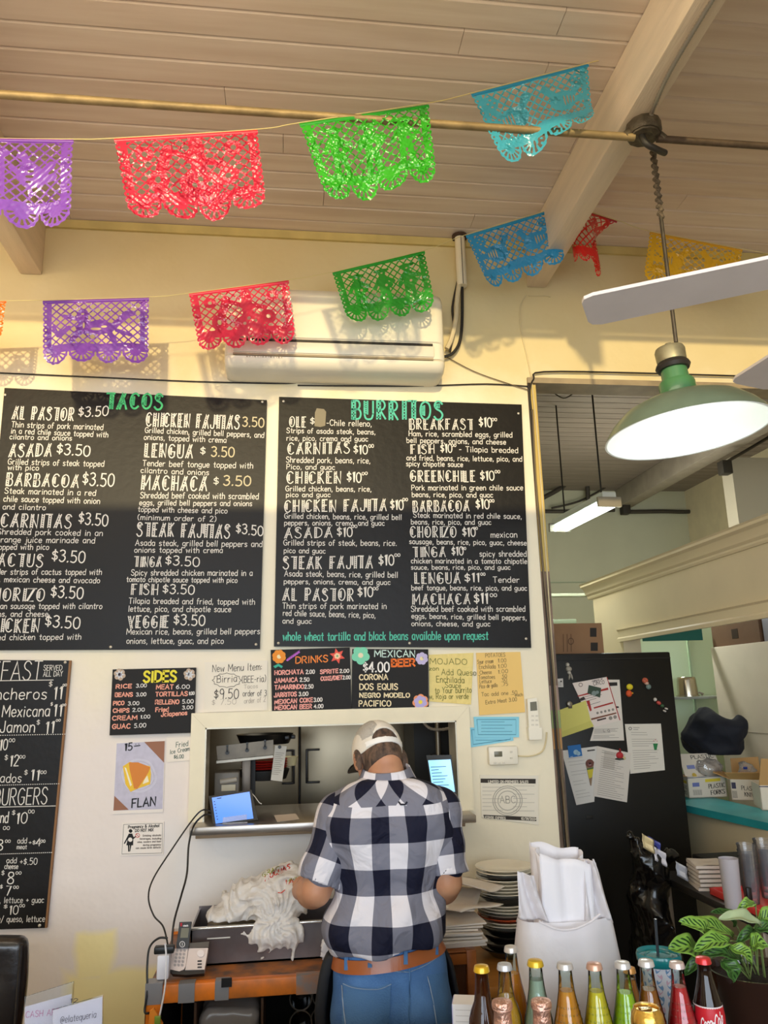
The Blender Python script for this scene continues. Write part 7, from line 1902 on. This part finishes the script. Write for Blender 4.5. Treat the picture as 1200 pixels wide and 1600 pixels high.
o, M3 = cutlery('cutlery_box', 'white carton cut by the right edge beside the knives carton', tuple(o2), rad(-22), .22, .22, .12, [('dark_stripe', '#3a3350', 'f', bq([(0, .93), (1, .93), (1, .97), (0, .97)], [(.30, .45), (.36, .45), (.36, .85), (.30, .85)]))], [[(0, 0, .12), (.22, 0, .12), (.24, -.03, .24), (.02, -.03, .25)]])
p = M3 @ Vector((.06, .06, .16)); lump('black_bundle', 'black item on top of the carton at the right edge', tuple(p), (.05, .05, .03), 69, matte)

# ---------------------------------------------------------------- prep table with tray, napkins, cups
ZTb = .90
tx0 = atz(1060, 1380, ZTb).x; 
tb_ = thing('prep_table', 'dark-topped prep table behind the plant', 'table', (tx0+.4, -.25, 0))
MB().rbox((tx0, -.80, ZTb-.03), (2.195, .04, ZTb), .004).build('table_top', mat('table_dark', '#2b2723', .4), tb_)
gl = mat('leg_steel', '#8a7c6c', .4, metal=.5)
lg = at(1052, 1400, -.02)
for x, y in ((tx0+.005, -.03), (tx0+.005, -.76), (2.14, -.76), (2.14, -.03)): MB().rbox((x, y, 0), (x+.035, y+.035, ZTb-.03), .003).build('leg', gl, tb_)
ty = thing('serving_tray', 'red plastic tray on the prep table under the cups', 'tray', (1.95, -.45, ZTb))
t0_, t1_ = atz(1098, 1398, ZTb), atz(1150, 1424, ZTb)
txa = min(t0_.x, t1_.x)+.0
mb = MB(); X0t, X1t, Y0t, Y1t = tx0+.03, 2.15, -.74, -.375
mb.rbox((X0t, Y0t, ZTb+.001), (X1t, Y1t, ZTb+.008), .003); mb.build('tray_base', mat('red_tray', '#d23a33', .4), ty)
mb = MB()
for lo, hi in (((X0t, Y0t, ZTb+.002), (X0t+.012, Y1t, ZTb+.026)), ((X1t-.012, Y0t, ZTb+.002), (X1t, Y1t, ZTb+.026)), ((X0t, Y0t, ZTb+.002), (X1t, Y0t+.012, ZTb+.026)), ((X0t, Y1t-.012, ZTb+.002), (X1t, Y1t, ZTb+.026))): mb.rbox(lo, hi, .004)
mb.build('tray_rim', bpy.data.materials['red_tray'], ty)
nm_ = mat('napkin', '#ddd2c6', .8, bump=.3, bscale=20)
nc = atz(1113, 1398, ZTb+.01); 
nA = at(1112, 1380, -.30)
r = random.Random(9); z = ZTb+.001; hgt = at(1112, 1347, nA.y).z-z; zs = hgt/6
for k in range(6):
    w = zs*.92; cx, cy = nA.x+r.uniform(-.004, .004)+.005, nA.y+r.uniform(-.004, .004)+.03; M = rotz(rad(-10)+r.uniform(-.06, .06), (cx, cy, 0))
    mb = MB(); mb.grid(lambda u, v: M @ Vector((cx+(u-.5)*.125, cy+(v-.5)*.14, z+w*(.82+.16*math.sin(u*5+k)*math.cos(v*4)))), 8, 8)
    mb.box((cx-.0625, cy-.07, z), (cx+.0625, cy+.07, z+w*.7), M)
    tag(mb.build('folded_napkins', nm_, None, 40), ['bottom', 'second lowest', 'third lowest', 'fourth lowest', 'fifth lowest', 'topmost'][k]+' folded bundle of white napkins on the prep table behind the red tray', 'napkins', 'napkin bundles behind the red tray'); z += zs
# cups
cupc = glassy('clear_cup', '#fdfdfd', .015, .12, .05); frost = glassy('frosted_cup', '#e6dde6', .06, .2, .45)
def cupstack(x0, x1, ytop, ybot, Y, n, m, label, name='cup_stack'):
    b = at((x0+x1)/2, ybot, Y); t = at((x0+x1)/2, ytop, Y); R = (at(x1, ybot, Y).x-at(x0, ybot, Y).x)/2; h = t.z-(ZTb+.027); z0 = ZTb+.0085
    H_ = h+.018
    if n == 1:
        o = MB().lathe([(0, .003), (R*.82, .003), (R*.82, 0), (R*.86, 0), (R, H_), (R*.97, H_), (R*.80, .006), (0, .006)], (b.x, Y, z0), 32).build(name, m); tag(o, label, 'cup'); return
    o = thing(name, label, 'cups', (b.x, Y, z0)); st_ = H_*.62/(n-1); ch_ = H_-st_*(n-1)
    for k in range(n):
        zz = z0+k*st_; MB().lathe([(0, .0), (R*.72, 0), (R*.96, ch_-.006), (R, ch_-.005), (R, ch_), (R*.94, ch_), (R*.70, .003), (0, .003)], (b.x, Y, zz), 28).build('cup', m, o)
cupstack(1132, 1160, 1340, 1412, -.60, 1, frost, 'single tall frosted tumbler on the red tray left of the cup stacks', 'frosted_tumbler')
cupstack(1163, 1190, 1317, 1412, -.56, 7, cupc, 'left stack of clear plastic cups on the red tray')
cupstack(1190, 1218, 1310, 1412, -.50, 7, cupc, 'right stack of clear plastic cups cut by the right edge')
a = atz(1152, 1418, ZTb+.009); a.x = max(a.x, X0t+.03); a.y = max(a.y, Y0t+.03); tag(MB().rbox((a.x-.008, a.y-.006, ZTb+.0085), (a.x+.012, a.y+.006, ZTb+.075), .004).build('black_clip', black), 'small black clip standing at the front edge of the red tray', 'clip')
tag(MB().rbox((1.80, -.17, ZTb+.001), (2.17, .02, ZTb+.07), .006).build('black_bin', flat('#191715')), 'shallow black bin at the back of the prep table behind the napkins', 'bin')
# black rubbish bag beside the table
tbm_ = mat('black_film', '#0b0a0a', .24, spec=.6)
B1 = at(1012, 1400, -.12); btop = at(985, 1306, -.14)
def trash(x, y, z):
    p = (x, y, z); d = ell(p, (B1.x+.02, -.10, .66), (.095, .13, .30)); d = smin(d, ell(p, (B1.x+.02, -.12, .95), (.085, .10, .11)), .05); d = smin(d, cap(p, (B1.x+.02, -.12, .98), tuple(btop), .060, .034), .04); d = smin(d, cap(p, (B1.x+.02, -.12, 1.0), (B1.x+.16, -.03, .97), .045, .035), .04)
    d = d-.026*wav(p, 51, 14, 3, ridge=True)-.010*wav(p, 52, 38, 3, ridge=True)-.004*wav(p, 53, 90, 3, ridge=True); return np.maximum(d, np.maximum(.30-z, x-(tx0-.008)-10*(z > .93)))
o = snmb(trash, (B1.x-.22, -.34, .29), (B1.x+.24, .14, 1.2), .0085).build('rubbish_bag', tbm_, None, 75); tag(o, 'shiny crumpled black bag beside the black cooler', 'bag')
MBp = MB(); 
for k, (x, y, c) in enumerate(((1022, 1322, '#4a4f9a'), (1030, 1338, '#d8d4da'), (1012, 1318, '#d9c79a'), (1066, 1362, '#b9bcc6'))):
    p = onsurf(trash, x, y, .006)
    if p is None: p = at(x, y, -.24)
    mb = MB(); rr = random.Random(k); mb.grid(lambda u, v: p+Vector(((u-.5)*.05, -.010*math.sin(u*7+k)-.004*math.sin(v*9), (v-.5)*.055+(u-.5)*-.03)), 6, 6)
    tag(mb.build('wrapper', mat('wrapper_'+str(k), c, .25, spec=.7), None, 30, solid=.001), ['blue', 'white', 'gold', 'pale grey'][k]+' crumpled wrapper at the top of the black bag', 'wrapper')
bd = thing('bin_stand', 'dark stand under the shiny black bag', 'stand', (B1.x, -.1, 0)); MB().box((B1.x-.12, -.26, .0), (tx0-.01, .06, .29)).build('stand_body', matte, bd, 0)
# ================================================================= front counter: takeout bag, bottles, tumbler, plant
ZC = .8885
# big white carrier bag with a tall white paper bag inside
paperw = mat('white_paper', '#f2edf0', .75, bump=.12, bscale=10, transl=.15)
BY = -1.435
b0, b1 = at(832, 1470, BY), at(912, 1470, BY)
def corner(x, y, Y): return at(x, y, Y)
pbx0, pbx1 = at(835, 1330, BY).x, at(913, 1335, BY).x; ztop = at(870, 1326, BY).z
pb = thing('takeout_paper_bag', 'tall open white paper bag standing inside the white carrier bag', 'paper bag', ((pbx0+pbx1)/2, BY, ZC))
D_ = .085; wv_ = lambda s, z: .004*math.sin(z*30+s)
def side(P, Q, nrm, crease, nm, zt0, zt1, fold):
    mb = MB(); P = Vector(P); Q = Vector(Q); n_ = Vector(nrm)
    def f(u, v):
        p = P.lerp(Q, u); zt_ = zt0+(zt1-zt0)*u+.004*math.sin(u*9+zt0*40); z = ZC+.012+(zt_-ZC-.012)*v
        d = fold*max(0, 1-abs(u-crease)*7)*(.3+.7*v)+.0015*math.sin(u*11+v*6)+.0012*math.sin(v*17+u*4)
        return Vector((p.x, p.y, z))+n_*d
    mb.grid(f, 16, 20); return mb.build(nm, paperw, pb, 60, solid=.0008)
zl, zr = at(836, 1322, BY).z, at(912, 1334, BY).z
fy, by = BY-D_/2, BY+D_/2
side((pbx0, fy, 0), (pbx1, fy, 0), (0, -1, 0), .46, 'front_panel', zl-.014, zr-.014, -.010)
side((pbx1, by, 0), (pbx0, by, 0), (0, 1, 0), .5, 'rear_panel', zr+.004, zl+.004, -.004)
side((pbx0, by, 0), (pbx0, fy, 0), (-1, 0, 0), .5, 'side_panel', zl+.004, zl-.014, -.012)
side((pbx1, fy, 0), (pbx1, by, 0), (1, 0, 0), .5, 'side_panel', zr-.014, zr+.004, -.016)
thin_film = mat('carrier_film', '#f4eff1', .32, transl=.35, spec=.45, alpha=.93, bump=.25, bscale=14)
cbg = thing('carrier_bag', 'large white plastic carrier bag with two handle loops behind the bottles', 'bag', ((pbx0+pbx1)/2, BY, ZC))
# outline of the bag, measured at its own depth: half widths against height
L_ = [(800, 1600), (804, 1500), (808, 1430), (812, 1385), (822, 1372)]; R_ = [(995, 1600), (968, 1500), (952, 1430), (940, 1385), (926, 1345)]
zs_ = [at(860, y, BY).z for y in (1660, 1600, 1550, 1500, 1450, 1432)]
lx = [at(x, y, BY).x for x, y in ((799, 1660), (800, 1600), (802, 1550), (804, 1500), (808, 1450), (810, 1432))]; rx = [at(x, y, BY).x for x, y in ((990, 1660), (984, 1600), (976, 1550), (966, 1500), (956, 1450), (952, 1432))]
dep = [.085, .088, .085, .075, .062, .056]
mb = MB(); n = 48; rr = np.random.RandomState(4); ph_ = rr.uniform(0, 6.3, 8)
def ringpt(k, a, zq):
    xl = np.interp(zq, zs_, lx); xr = np.interp(zq, zs_, rx); d = np.interp(zq, zs_, dep); cx = (xl+xr)/2; w = (xr-xl)/2
    c, s = math.cos(a), math.sin(a); q = 1+.03*math.sin(5*a+ph_[0]+zq*14)+.02*math.sin(9*a+ph_[1]-zq*20)+.012*math.sin(17*a+zq*33)
    return Vector((cx+w*math.copysign(abs(c)**.75, c)*(1+.0*q), BY+d*math.copysign(abs(s)**.8, s)*q, zq))
zz_ = np.linspace(ZC+.002, zs_[-1], 26)
for zq in zz_:
    for k in range(n): mb.v.append(tuple(ringpt(0, 2*math.pi*k/n, zq)))
for i in range(len(zz_)-1):
    for k in range(n): mb.f.append((i*n+k, i*n+(k+1) % n, (i+1)*n+(k+1) % n, (i+1)*n+k)); mb.mi.append(0)
mb.f.append(tuple(range(n-1, -1, -1))); mb.mi.append(0)
mb.build('bag_film', thin_film, cbg, 70)
def strip(pts, nm, dy):
    """handle: a gathered film band rising from the mouth; rows of (x, y left, x, y right)"""
    mb = MB(); R0 = [at(a, b, BY+dy) for a, b, c, d in pts]; R1 = [at(c, d, BY+dy) for a, b, c, d in pts]
    P = spline(R0, 5); Q = spline(R1, 5); m = len(P)
    mb.grid(lambda u, v: P[round(v*(m-1))].lerp(Q[round(v*(m-1))], u)+Vector((0, -.010*math.sin(u*7+v*3)-.006*math.sin(u*15+v*5), 0)), 12, m-1); return mb.build(nm, thin_film, cbg, 60, solid=.001)
strip([(809, 1434, 856, 1440), (808, 1410, 846, 1412), (808, 1385, 838, 1385), (809, 1362, 834, 1368)], 'handle', -.045)
strip([(806, 1440, 842, 1444), (810, 1405, 838, 1405), (812, 1372, 836, 1370)], 'handle', .05)
strip([(912, 1440, 954, 1436), (912, 1400, 944, 1400), (912, 1368, 936, 1366), (913, 1345, 928, 1342)], 'handle', -.04)
strip([(914, 1440, 956, 1440), (912, 1395, 940, 1395), (911, 1350, 931, 1348)], 'handle', .05)
mbk = MB(); mbk.tube(spline([at(x, y, BY-.09) for x, y in ((842, 1440), (870, 1452), (895, 1452), (920, 1442), (938, 1428))], 6), .003, 6); mbk.build('mouth_fold', thin_film, cbg)
tag(MB().prism([at(970, 1462, -1.0), at(984, 1466, -1.0), at(978, 1472, -1.0), at(968, 1472, -1.0)], (0, .02, 0)).build('paper_scrap', flat('#bdb6ae')), 'small grey paper scrap right of the carrier bag', 'paper') if False else None
# order pad
q0, q1 = at(712, 1612, -1.52), at(748, 1612, -1.52); zt_ = at(722, 1562, -1.50).z
op = thing('order_pad', 'white order pad standing on the counter left of the bottles', 'pad', ((q0.x+q1.x)/2, -1.5, ZC))
Mq = rotz(rad(-16), ((q0.x+q1.x)/2, -1.5, 0)); MB().box((q0.x+.002, -1.53, ZC), (q1.x, -1.47, zt_), Mq).build('sheets', mat('pad_white', '#ece6e2', .7), op, 0)
MB().box((q0.x, -1.529, ZC), (q0.x+.002, -1.471, zt_-.001), Mq).build('lilac_edge', mat('pad_lilac', '#b7b4da', .6), op, 0)
mb = MB()
for i in range(5): mb.box((q0.x+.008, -1.5306, zt_-.012-i*.012), (q1.x-.006-(i % 2)*.008, -1.5301, zt_-.0113-i*.012), Mq)
mb.build('printed_lines', flat('#b5aaa4'), op, 0)
# bottles -------------------------------------------------------------
glass = glassy('clear_glass', '#eef6f2', .03, .03); amber = mat('amber_glass', '#4a1f08', .06, trans=.55, ior=1.3, coat=.5); colag = mat('cola_glass', '#2a1712', .05, trans=.5, ior=1.3, coat=.5)
capms = {}
def capmat(c):
    if c not in capms: capms[c] = mat('cap_'+c.strip('#'), c, .3, metal=.35, coat=.3)
    return capms[c]
liqs = {}
def liquid(c):
    if c not in liqs: liqs[c] = mat('liquid_'+c.strip('#'), c, .25, transl=.15, spec=.3)
    return liqs[c]
SODA = [(.0, .0), (.0300, .0), (.0322, .004), (.0325, .090), (.0315, .108), (.0280, .130), (.0215, .158), (.0165, .184), (.0143, .205), (.0134, .223), (.0145, .224), (.0145, .229), (.0128, .231)]
BEER = [(.0, .0), (.029, .0), (.031, .004), (.031, .125), (.030, .140), (.025, .157), (.0185, .172), (.0155, .190), (.0135, .215), (.0132, .224), (.0145, .226), (.0145, .231), (.0128, .233)]
COLA = [(.0, .0), (.028, .0), (.0305, .004), (.030, .05), (.0275, .075), (.031, .11), (.0315, .13), (.028, .155), (.0215, .178), (.0162, .200), (.0140, .215), (.0135, .226), (.0146, .228), (.0146, .232), (.0128, .234)]
def bottle(x, ytop, Y, label, prof=SODA, gl=None, liq=None, ylev=None, capc='#d8d2cc', foil_=None, extra=None, group=None):
    top = at(x, ytop, Y); h0 = prof[-1][1]+.006; k = (top.z-ZC)/h0; kr = min(1.08, max(.9, k)); C = Vector((top.x, Y, ZC))
    o = thing('drink_bottle', label, 'bottle', C, group); P = [(r*kr, z*k) for r, z in prof]
    MB().lathe(P, C, 36).build('glass', gl or glass, o, 60)
    if liq:
        zl = (at(x, ylev, Y).z-ZC); Lq = [(max(0, r-.0017), z+(.003 if z < .01 else 0)) for r, z in P]; out = []
        for a, b in zip(Lq, Lq[1:]):
            out.append(a)
            if b[1] > zl: t = (zl-a[1])/max(1e-6, b[1]-a[1]); out.append((a[0]+(b[0]-a[0])*t, zl)); break
        out.append((0, zl)); MB().lathe(out, C, 32).build('drink', liquid(liq), o, 60)
    zt = P[-1][1]; R = .0158*kr
    mb = MB(); nn = 42; prof2 = [(R*1.0, zt-.006), (R*1.03, zt-.0055), (R*.98, zt+.002), (R*.9, zt+.005), (R*.6, zt+.0065), (0, zt+.0068)]
    for r, z in prof2:
        for i in range(nn): rr_ = r*(1+(.05 if (i % 2 and z < zt+.001) else 0)); a = 2*math.pi*i/nn; mb.v.append((C.x+rr_*math.cos(a), C.y+rr_*math.sin(a), C.z+z))
    for i in range(len(prof2)-1):
        for q in range(nn): mb.f.append((i*nn+q, i*nn+(q+1) % nn, (i+1)*nn+(q+1) % nn, (i+1)*nn+q)); mb.mi.append(0)
    mb.build('crown_cap', capmat(capc), o, 40)
    if foil_:
        F_ = [(r+.0012, z) for r, z in P if z > foil_[1]*P[-1][1]]; MB().lathe(F_+[(R*1.08, zt-.004), (R*1.1, zt+.001), (R*1.0, zt+.006), (R*.5, zt+.0085), (0, zt+.0085)], C, 32).build('foil_wrap', foil_[0], o, 50)
    if extra: extra(o, C, P, k)
    return o
rose = mat('rose_foil', '#dba892', .3, metal=.75, bump=.4, bscale=90); goldf = mat('gold_foil', '#d8a84a', .28, metal=.8, bump=.3, bscale=80)
Yb = -1.75
# dimples of moulded soda glass
def dimples(o, C, P, k):
    mb = MB()
    for i in range(5):
        for j in range(9):
            zz = .112*k+i*.012*k; r = np.interp(zz, [p[1] for p in P[2:]], [p[0] for p in P[2:]]); a = -math.pi/2+(j-4)*.32+(i % 2)*.16; c = C+Vector((r*math.cos(a), r*math.sin(a), zz)); n_ = Vector((math.cos(a), math.sin(a), 0)); t_ = Vector((-math.sin(a), math.cos(a), 0))
            mb.lathe([(.0024, 0), (.0018, .0007), (0, .001)], c, 8, Matrix((t_, Vector((0, 0, 1)), n_)).transposed().to_4x4())
    mb.build('moulded_dimples', glass, o, 60)
bottle(752, 1508, -1.72, 'brown beer bottle with a yellow cap, leftmost of the counter bottles', BEER, amber, capc='#e3b322')
bottle(798, 1478, -1.57, 'orange soda bottle behind the gold-wrapped bottle, highest cap of the row', SODA, liq='#ffa02c', ylev=1520, capc='#cfc6bf')
bottle(788, 1505, -1.70, 'clear bottle of pale golden drink between the yellow-capped bottles', BEER, liq='#e8ac34', ylev=1556, capc='#c9c9cc')
bottle(836, 1499, -1.72, 'clear mineral water bottle with a yellow cap', SODA, liq='#b9c6b4', ylev=1530, capc='#e4b92a')
bottle(784, 1563, -2.0, 'short foil-topped rose gold bottle in front of the golden drink', BEER, amber, capc='#d9a58f', foil_=(rose, .62))
bottle(845, 1562, -2.0, 'short foil-topped rose gold bottle in front of the mineral water', BEER, amber, capc='#d9a58f', foil_=(rose, .62))
bottle(882, 1503, Yb, 'bright orange soda bottle in front of the carrier bag', liq='#ffac36', ylev=1547, capc='#cfc9c6', extra=dimples)
bottle(928, 1504, Yb, 'yellow soda bottle between the orange and green sodas', liq='#ffe636', ylev=1548, capc='#d6a58c', extra=dimples)
bottle(972, 1502, Yb, 'lime green soda bottle right of the yellow soda', liq='#bfdc22', ylev=1550, capc='#cfcbc8', extra=dimples)
bottle(983, 1512, -1.57, 'soda bottle mostly hidden behind the lime green soda', liq='#e08a30', ylev=1530, capc='#d99a52')
bottle(1009, 1499, Yb, 'brown tamarind soda bottle in front of the tumbler', liq='#b4661f', ylev=1545, capc='#d2ccc8', extra=dimples)
bottle(1057, 1502, Yb, 'red soda bottle between the tumbler and the cola', liq='#e02834', ylev=1541, capc='#d3c0bb', extra=dimples)
def colalabel(o, C, P, k):
    zr0_, zr1_ = .085*k, .150*k
    pr = [(np.interp(z, [p[1] for p in P[2:]], [p[0] for p in P[2:]])+.0008, z) for z in np.linspace(zr0_, zr1_, 8)]
    MB().lathe(pr, C, 36, None, -math.pi*.5-1.5, -math.pi*.5+1.5).build('red_label', mat('cola_red', '#c8202c', .35), o, 60)
    def mpl(x, y):
        z = zr0_+(zr1_-zr0_)*y; r = np.interp(z, [p[1] for p in P[2:]], [p[0] for p in P[2:]])+.0014; a = -math.pi/2+x-.35; return C+Vector((r*math.cos(a), r*math.sin(a), z))
    mb = MB(); t = 'Coca-Cola'; tot = sum(GL[c][0] for c in t)+1.2*(len(t)-1); cx = 0
    for c in t:
        gw, st = GL[c]
        for q in st: ribbon(mb, [((cx+a+b*.25)/tot*1.5-.72, .36+.055*(cx/tot)*4+b*.034) for a, b in q], .055, mpl)
        cx += gw+1.2
    mb.build('white_script', flat('#f3e6e4'), o, 0)
    MB().lathe([(np.interp(zr1_, [p[1] for p in P[2:]], [p[0] for p in P[2:]])+.001, zr1_-.001), (np.interp(zr1_+.002, [p[1] for p in P[2:]], [p[0] for p in P[2:]])+.001, zr1_+.002)], C, 36).build('white_line', flat('#e9d9d6'), o, 60)
bottle(1098, 1495, Yb, 'dark cola bottle with a red cap and red label, rightmost of the row', COLA, colag, capc='#d3262a', extra=colalabel)
# gold can
c = at(1010, 1574, -2.0); cn = thing('drink_can', 'gold drink can in front of the tumbler and tamarind soda', 'can', (c.x, -2.0, ZC))
R = .027; h = c.z-ZC
MB().lathe([(0, 0), (R*.85, 0), (R*1.1, .01), (R*1.1, h-.022), (R*1.02, h-.008), (R*.86, h-.002), (R*.84, h), (R*.80, h-.003), (0, h-.004)], (c.x, -2.0, ZC), 40).build('can_body', mat('can_gold', '#e0b052', .22, metal=.85, bump=.1, bscale=40), cn)
MB().lathe([(R*.82, h-.001), (R*.86, h+.001), (R*.84, h+.0015)], (c.x, -2.0, ZC), 40).build('rim', mat('can_rim', '#e9d3a0', .2, metal=.9), cn)
MB().rbox((c.x-.012, -2.004, ZC+h-.003), (c.x+.010, -1.99, ZC+h-.001), .0008).build('pull_tab', bpy.data.materials['can_rim'], cn)
# tumbler
TY = -1.52; tl, tr2 = at(997, 1492, TY), at(1061, 1492, TY); tx = (tl.x+tr2.x)/2; tR = (tr2.x-tl.x)/2; tz = at(1029, 1500, TY).z
tm = thing('straw_tumbler', 'white tumbler with blue leaf print, teal lid and straw', 'tumbler', (tx, TY, ZC))
MB().lathe([(0, 0), (tR*.62, 0), (tR*.66, .004), (tR*.86, tz-ZC), (0, tz-ZC)], (tx, TY, ZC), 40).build('cup_body', mat('tumbler_white', '#d9dbe6', .3), tm)
teal = mat('teal_lid', '#1f8f96', .2, trans=.25, coat=.4)
MB().lathe([(0, -.004), (tR*.92, -.006), (tR, .0), (tR*1.02, .012), (tR*.98, .018), (tR*.90, .014), (tR*.86, .010), (tR*.4, .009), (0, .009)], (tx, TY, tz), 48).build('lid', teal, tm)
MB().lathe([(tR*.55, .0105), (tR*.60, .013), (tR*.64, .0105)], (tx, TY, tz), 40).build('lid_ring', teal, tm)
st0 = Vector((tx-.002, TY, tz+.008)); st1 = at(1024, 1436, TY-.01); MB().tube([st0-Vector((0, 0, .1)), st0, st1], .0036, 10).build('straw', mat('straw_dark', '#3c3f44', .25), tm)
mb1, mb2 = MB(), MB()
for i in range(7):
    for j in range(8):
        zz = .015+i*.024+(j % 2)*.012; r = tR*(.665+.195*zz/(tz-ZC))+.0006; a0 = -math.pi*.95+j*.26; 
        if zz > tz-ZC-.015: continue
        m_ = mb1 if (i+j) % 3 else mb2; sl = 1 if j % 2 else -1
        def lp(u, v, a0=a0, zz=zz, r=r, sl=sl): a = a0+(u+v*.5*sl)*.018/r; return Vector((tx+r*math.cos(a), TY+r*math.sin(a), ZC+zz+v*.019))
        m_.poly([lp(.32*math.sin(math.pi*t)*(1 if t < 1 else 0), t) for t in np.linspace(0, 1, 6)]+[lp(-.32*math.sin(math.pi*t), t) for t in np.linspace(1, 0, 6)[1:-1]])
mb1.build('blue_leaves', flat('#6f93bd'), tm, 0); mb2.build('pink_leaves', flat('#c9a9bd'), tm, 0)
# potted plant
PYl = -1.50; pc0, pc1 = at(1112, 1535, PYl), at(1205, 1535, PYl)
PR = .108; pcx = pc0.x+PR+.004; prz = at(1150, 1535, PYl-.08).z
pp = thing('potted_plant', 'patterned leafy prayer plant in a dark brown pot', 'plant', (pcx, PYl, ZC))
brownp = mat('pot_glaze', '#352018', .22, coat=.5, var=.2, vscale=6)
MB().lathe([(0, 0), (PR*.72, 0), (PR*.78, .01), (PR*.92, prz-ZC-.03), (PR*.98, prz-ZC-.012), (PR, prz-ZC), (PR*.95, prz-ZC), (PR*.9, prz-ZC-.02), (0, prz-ZC-.02)], (pcx, PYl, ZC), 48).build('pot', brownp, pp)
MB().lathe([(0, 0), (PR*.9, 0), (0, .004)], (pcx, PYl, prz-.019), 24).build('soil', mat('soil', '#20150f', .9, bump=.8, bscale=60), pp)
def leafmat(nm, light, dark, kind):
    m = mat(nm, light, .42, transl=.18, coat=.15); nt = m.node_tree; N = nt.nodes; L = nt.links; b = N['Principled BSDF']
    uv = N.new('ShaderNodeUVMap'); sp = N.new('ShaderNodeSeparateXYZ'); L.new(uv.outputs[0], sp.inputs[0])
    def mt(op, a, b2): 
        n = N.new('ShaderNodeMath'); n.operation = op
        for i, v in enumerate((a, b2)):
            if v is None: continue
            if isinstance(v, (int, float)): n.inputs[i].default_value = v
            else: L.new(v, n.inputs[i])
        return n.outputs[0]
    w = mt('ABSOLUTE', mt('SUBTRACT', sp.outputs[0], .5), None); t = mt('SUBTRACT', mt('MULTIPLY', sp.outputs[1], 7.0 if kind else 9.0), mt('MULTIPLY', w, 5.0)); f = mt('FRACT', t, None); band = mt('GREATER_THAN', f, .56)
    inn = mt('MULTIPLY', mt('GREATER_THAN', w, .05), mt('LESS_THAN', w, .36)); mk = mt('MULTIPLY', band, inn)
    mx = N.new('ShaderNodeMix'); mx.data_type = 'RGBA'; L.new(mk, mx.inputs['Factor']); mx.inputs[6].default_value = lin(light)+(1,); mx.inputs[7].default_value = lin(dark)+(1,)
    L.new(mx.outputs[2], b.inputs['Base Color']); return m
lfA = leafmat('leaf_striped', '#8fb84c', '#234c1e', 0); lfB = leafmat('leaf_spotted', '#8ab84a', '#24451d', 1); lfC = mat('leaf_pale', '#b9c79a', .45, transl=.2); lfD = leafmat('leaf_dark', '#4f7a36', '#1f3a1a', 1)
stem = mat('leaf_stem', '#6f7f45', .5)
leaves = [((1122, 1476), (1066, 1436), .030, lfA, -.05), ((1148, 1462), (1068, 1440), .024, lfA, -.02), ((1100, 1492), (1048, 1478), .036, lfB, -.06), ((1142, 1470), (1086, 1482), .024, lfB, -.09), ((1126, 1488), (1108, 1460), .02, lfA, 0), ((1190, 1444), (1126, 1432), .020, lfC, -.07), ((1180, 1412), (1152, 1424), .014, lfA, -.02), ((1160, 1500), (1100, 1488), .022, lfD, -.08), ((1172, 1480), (1200, 1476), .026, lfB, -.09), ((1188, 1458), (1152, 1470), .018, lfD, -.05), ((1128, 1500), (1150, 1534), .026, lfD, -.10), ((1105, 1500), (1070, 1520), .018, lfD, -.04), ((1185, 1440), (1230, 1430), .026, lfA, -.03), ((1140, 1480), (1178, 1505), .02, lfA, -.1), ((1178, 1450), (1215, 1462), .022, lfD, -.06), ((1150, 1445), (1115, 1422), .014, lfD, .03)]
for i, (a, b, w, m, dy) in enumerate(leaves):
    A = at(*a, PYl+dy); B = at(*b, PYl+dy-.02); d = B-A; L0 = d.length; f = d.normalized(); side_ = f.cross(Vector((0, -.6, .8))).normalized(); up_ = side_.cross(f).normalized()
    if up_.z < 0: up_ = -up_
    mb = MB()
    def lf(u, v):
        ww = w*math.sin(math.pi*min(1, v*.93+.05))**.7*(1-.18*v); s = (u-.5)*2
        return A+f*(L0*v)+side_*(s*ww)+up_*(-.010*(1-abs(s))+.022*math.sin(math.pi*v*.9)-.012*v*v+.003*math.sin(v*14+s*2))
    mb.grid(lf, 8, 14, uv=True); o = mb.build('leaf', m, pp, 70, solid=.0009)
    base = Vector((pcx+(.02*math.sin(i*2.3)), PYl+.02*math.cos(i*1.7), prz-.02)); mid = base.lerp(A, .55)+Vector((0, 0, .025)); MB().tube(spline([base, mid, A], 6), .0016, 6).build('stem', stem, o)
import OpenImageIO as oi,sys
import numpy as np
b=oi.ImageBuf('/workdir/render_main.png');a=b.get_pixels(oi.FLOAT)[...,:3]*255;k=a.shape[1]/1200
for n,x,y in [('ceilL',150,105),('ceilM',600,100),('ceilR',1130,150),('beamface',930,280),('upwall',260,410),('upwallR',1000,500),('strip',560,610),('wallgap',424,800),('wallR',780,1300),('lowL',130,1370),('lowM',400,1350),('cas',500,1115),('header',1050,950),('mint',1085,1030),('farwall',900,880),('cooler',950,1320),('partlow',1130,1310),('bagwhite',870,1450),('blade',1050,470),('board',640,700),('shirtwhite',560,1340),('bbelow',760,1400)]:
    p=a[int(y*k)-4:int(y*k)+4,int(x*k)-4:int(x*k)+4].reshape(-1,3).mean(0);print(n,p.round().astype(int))
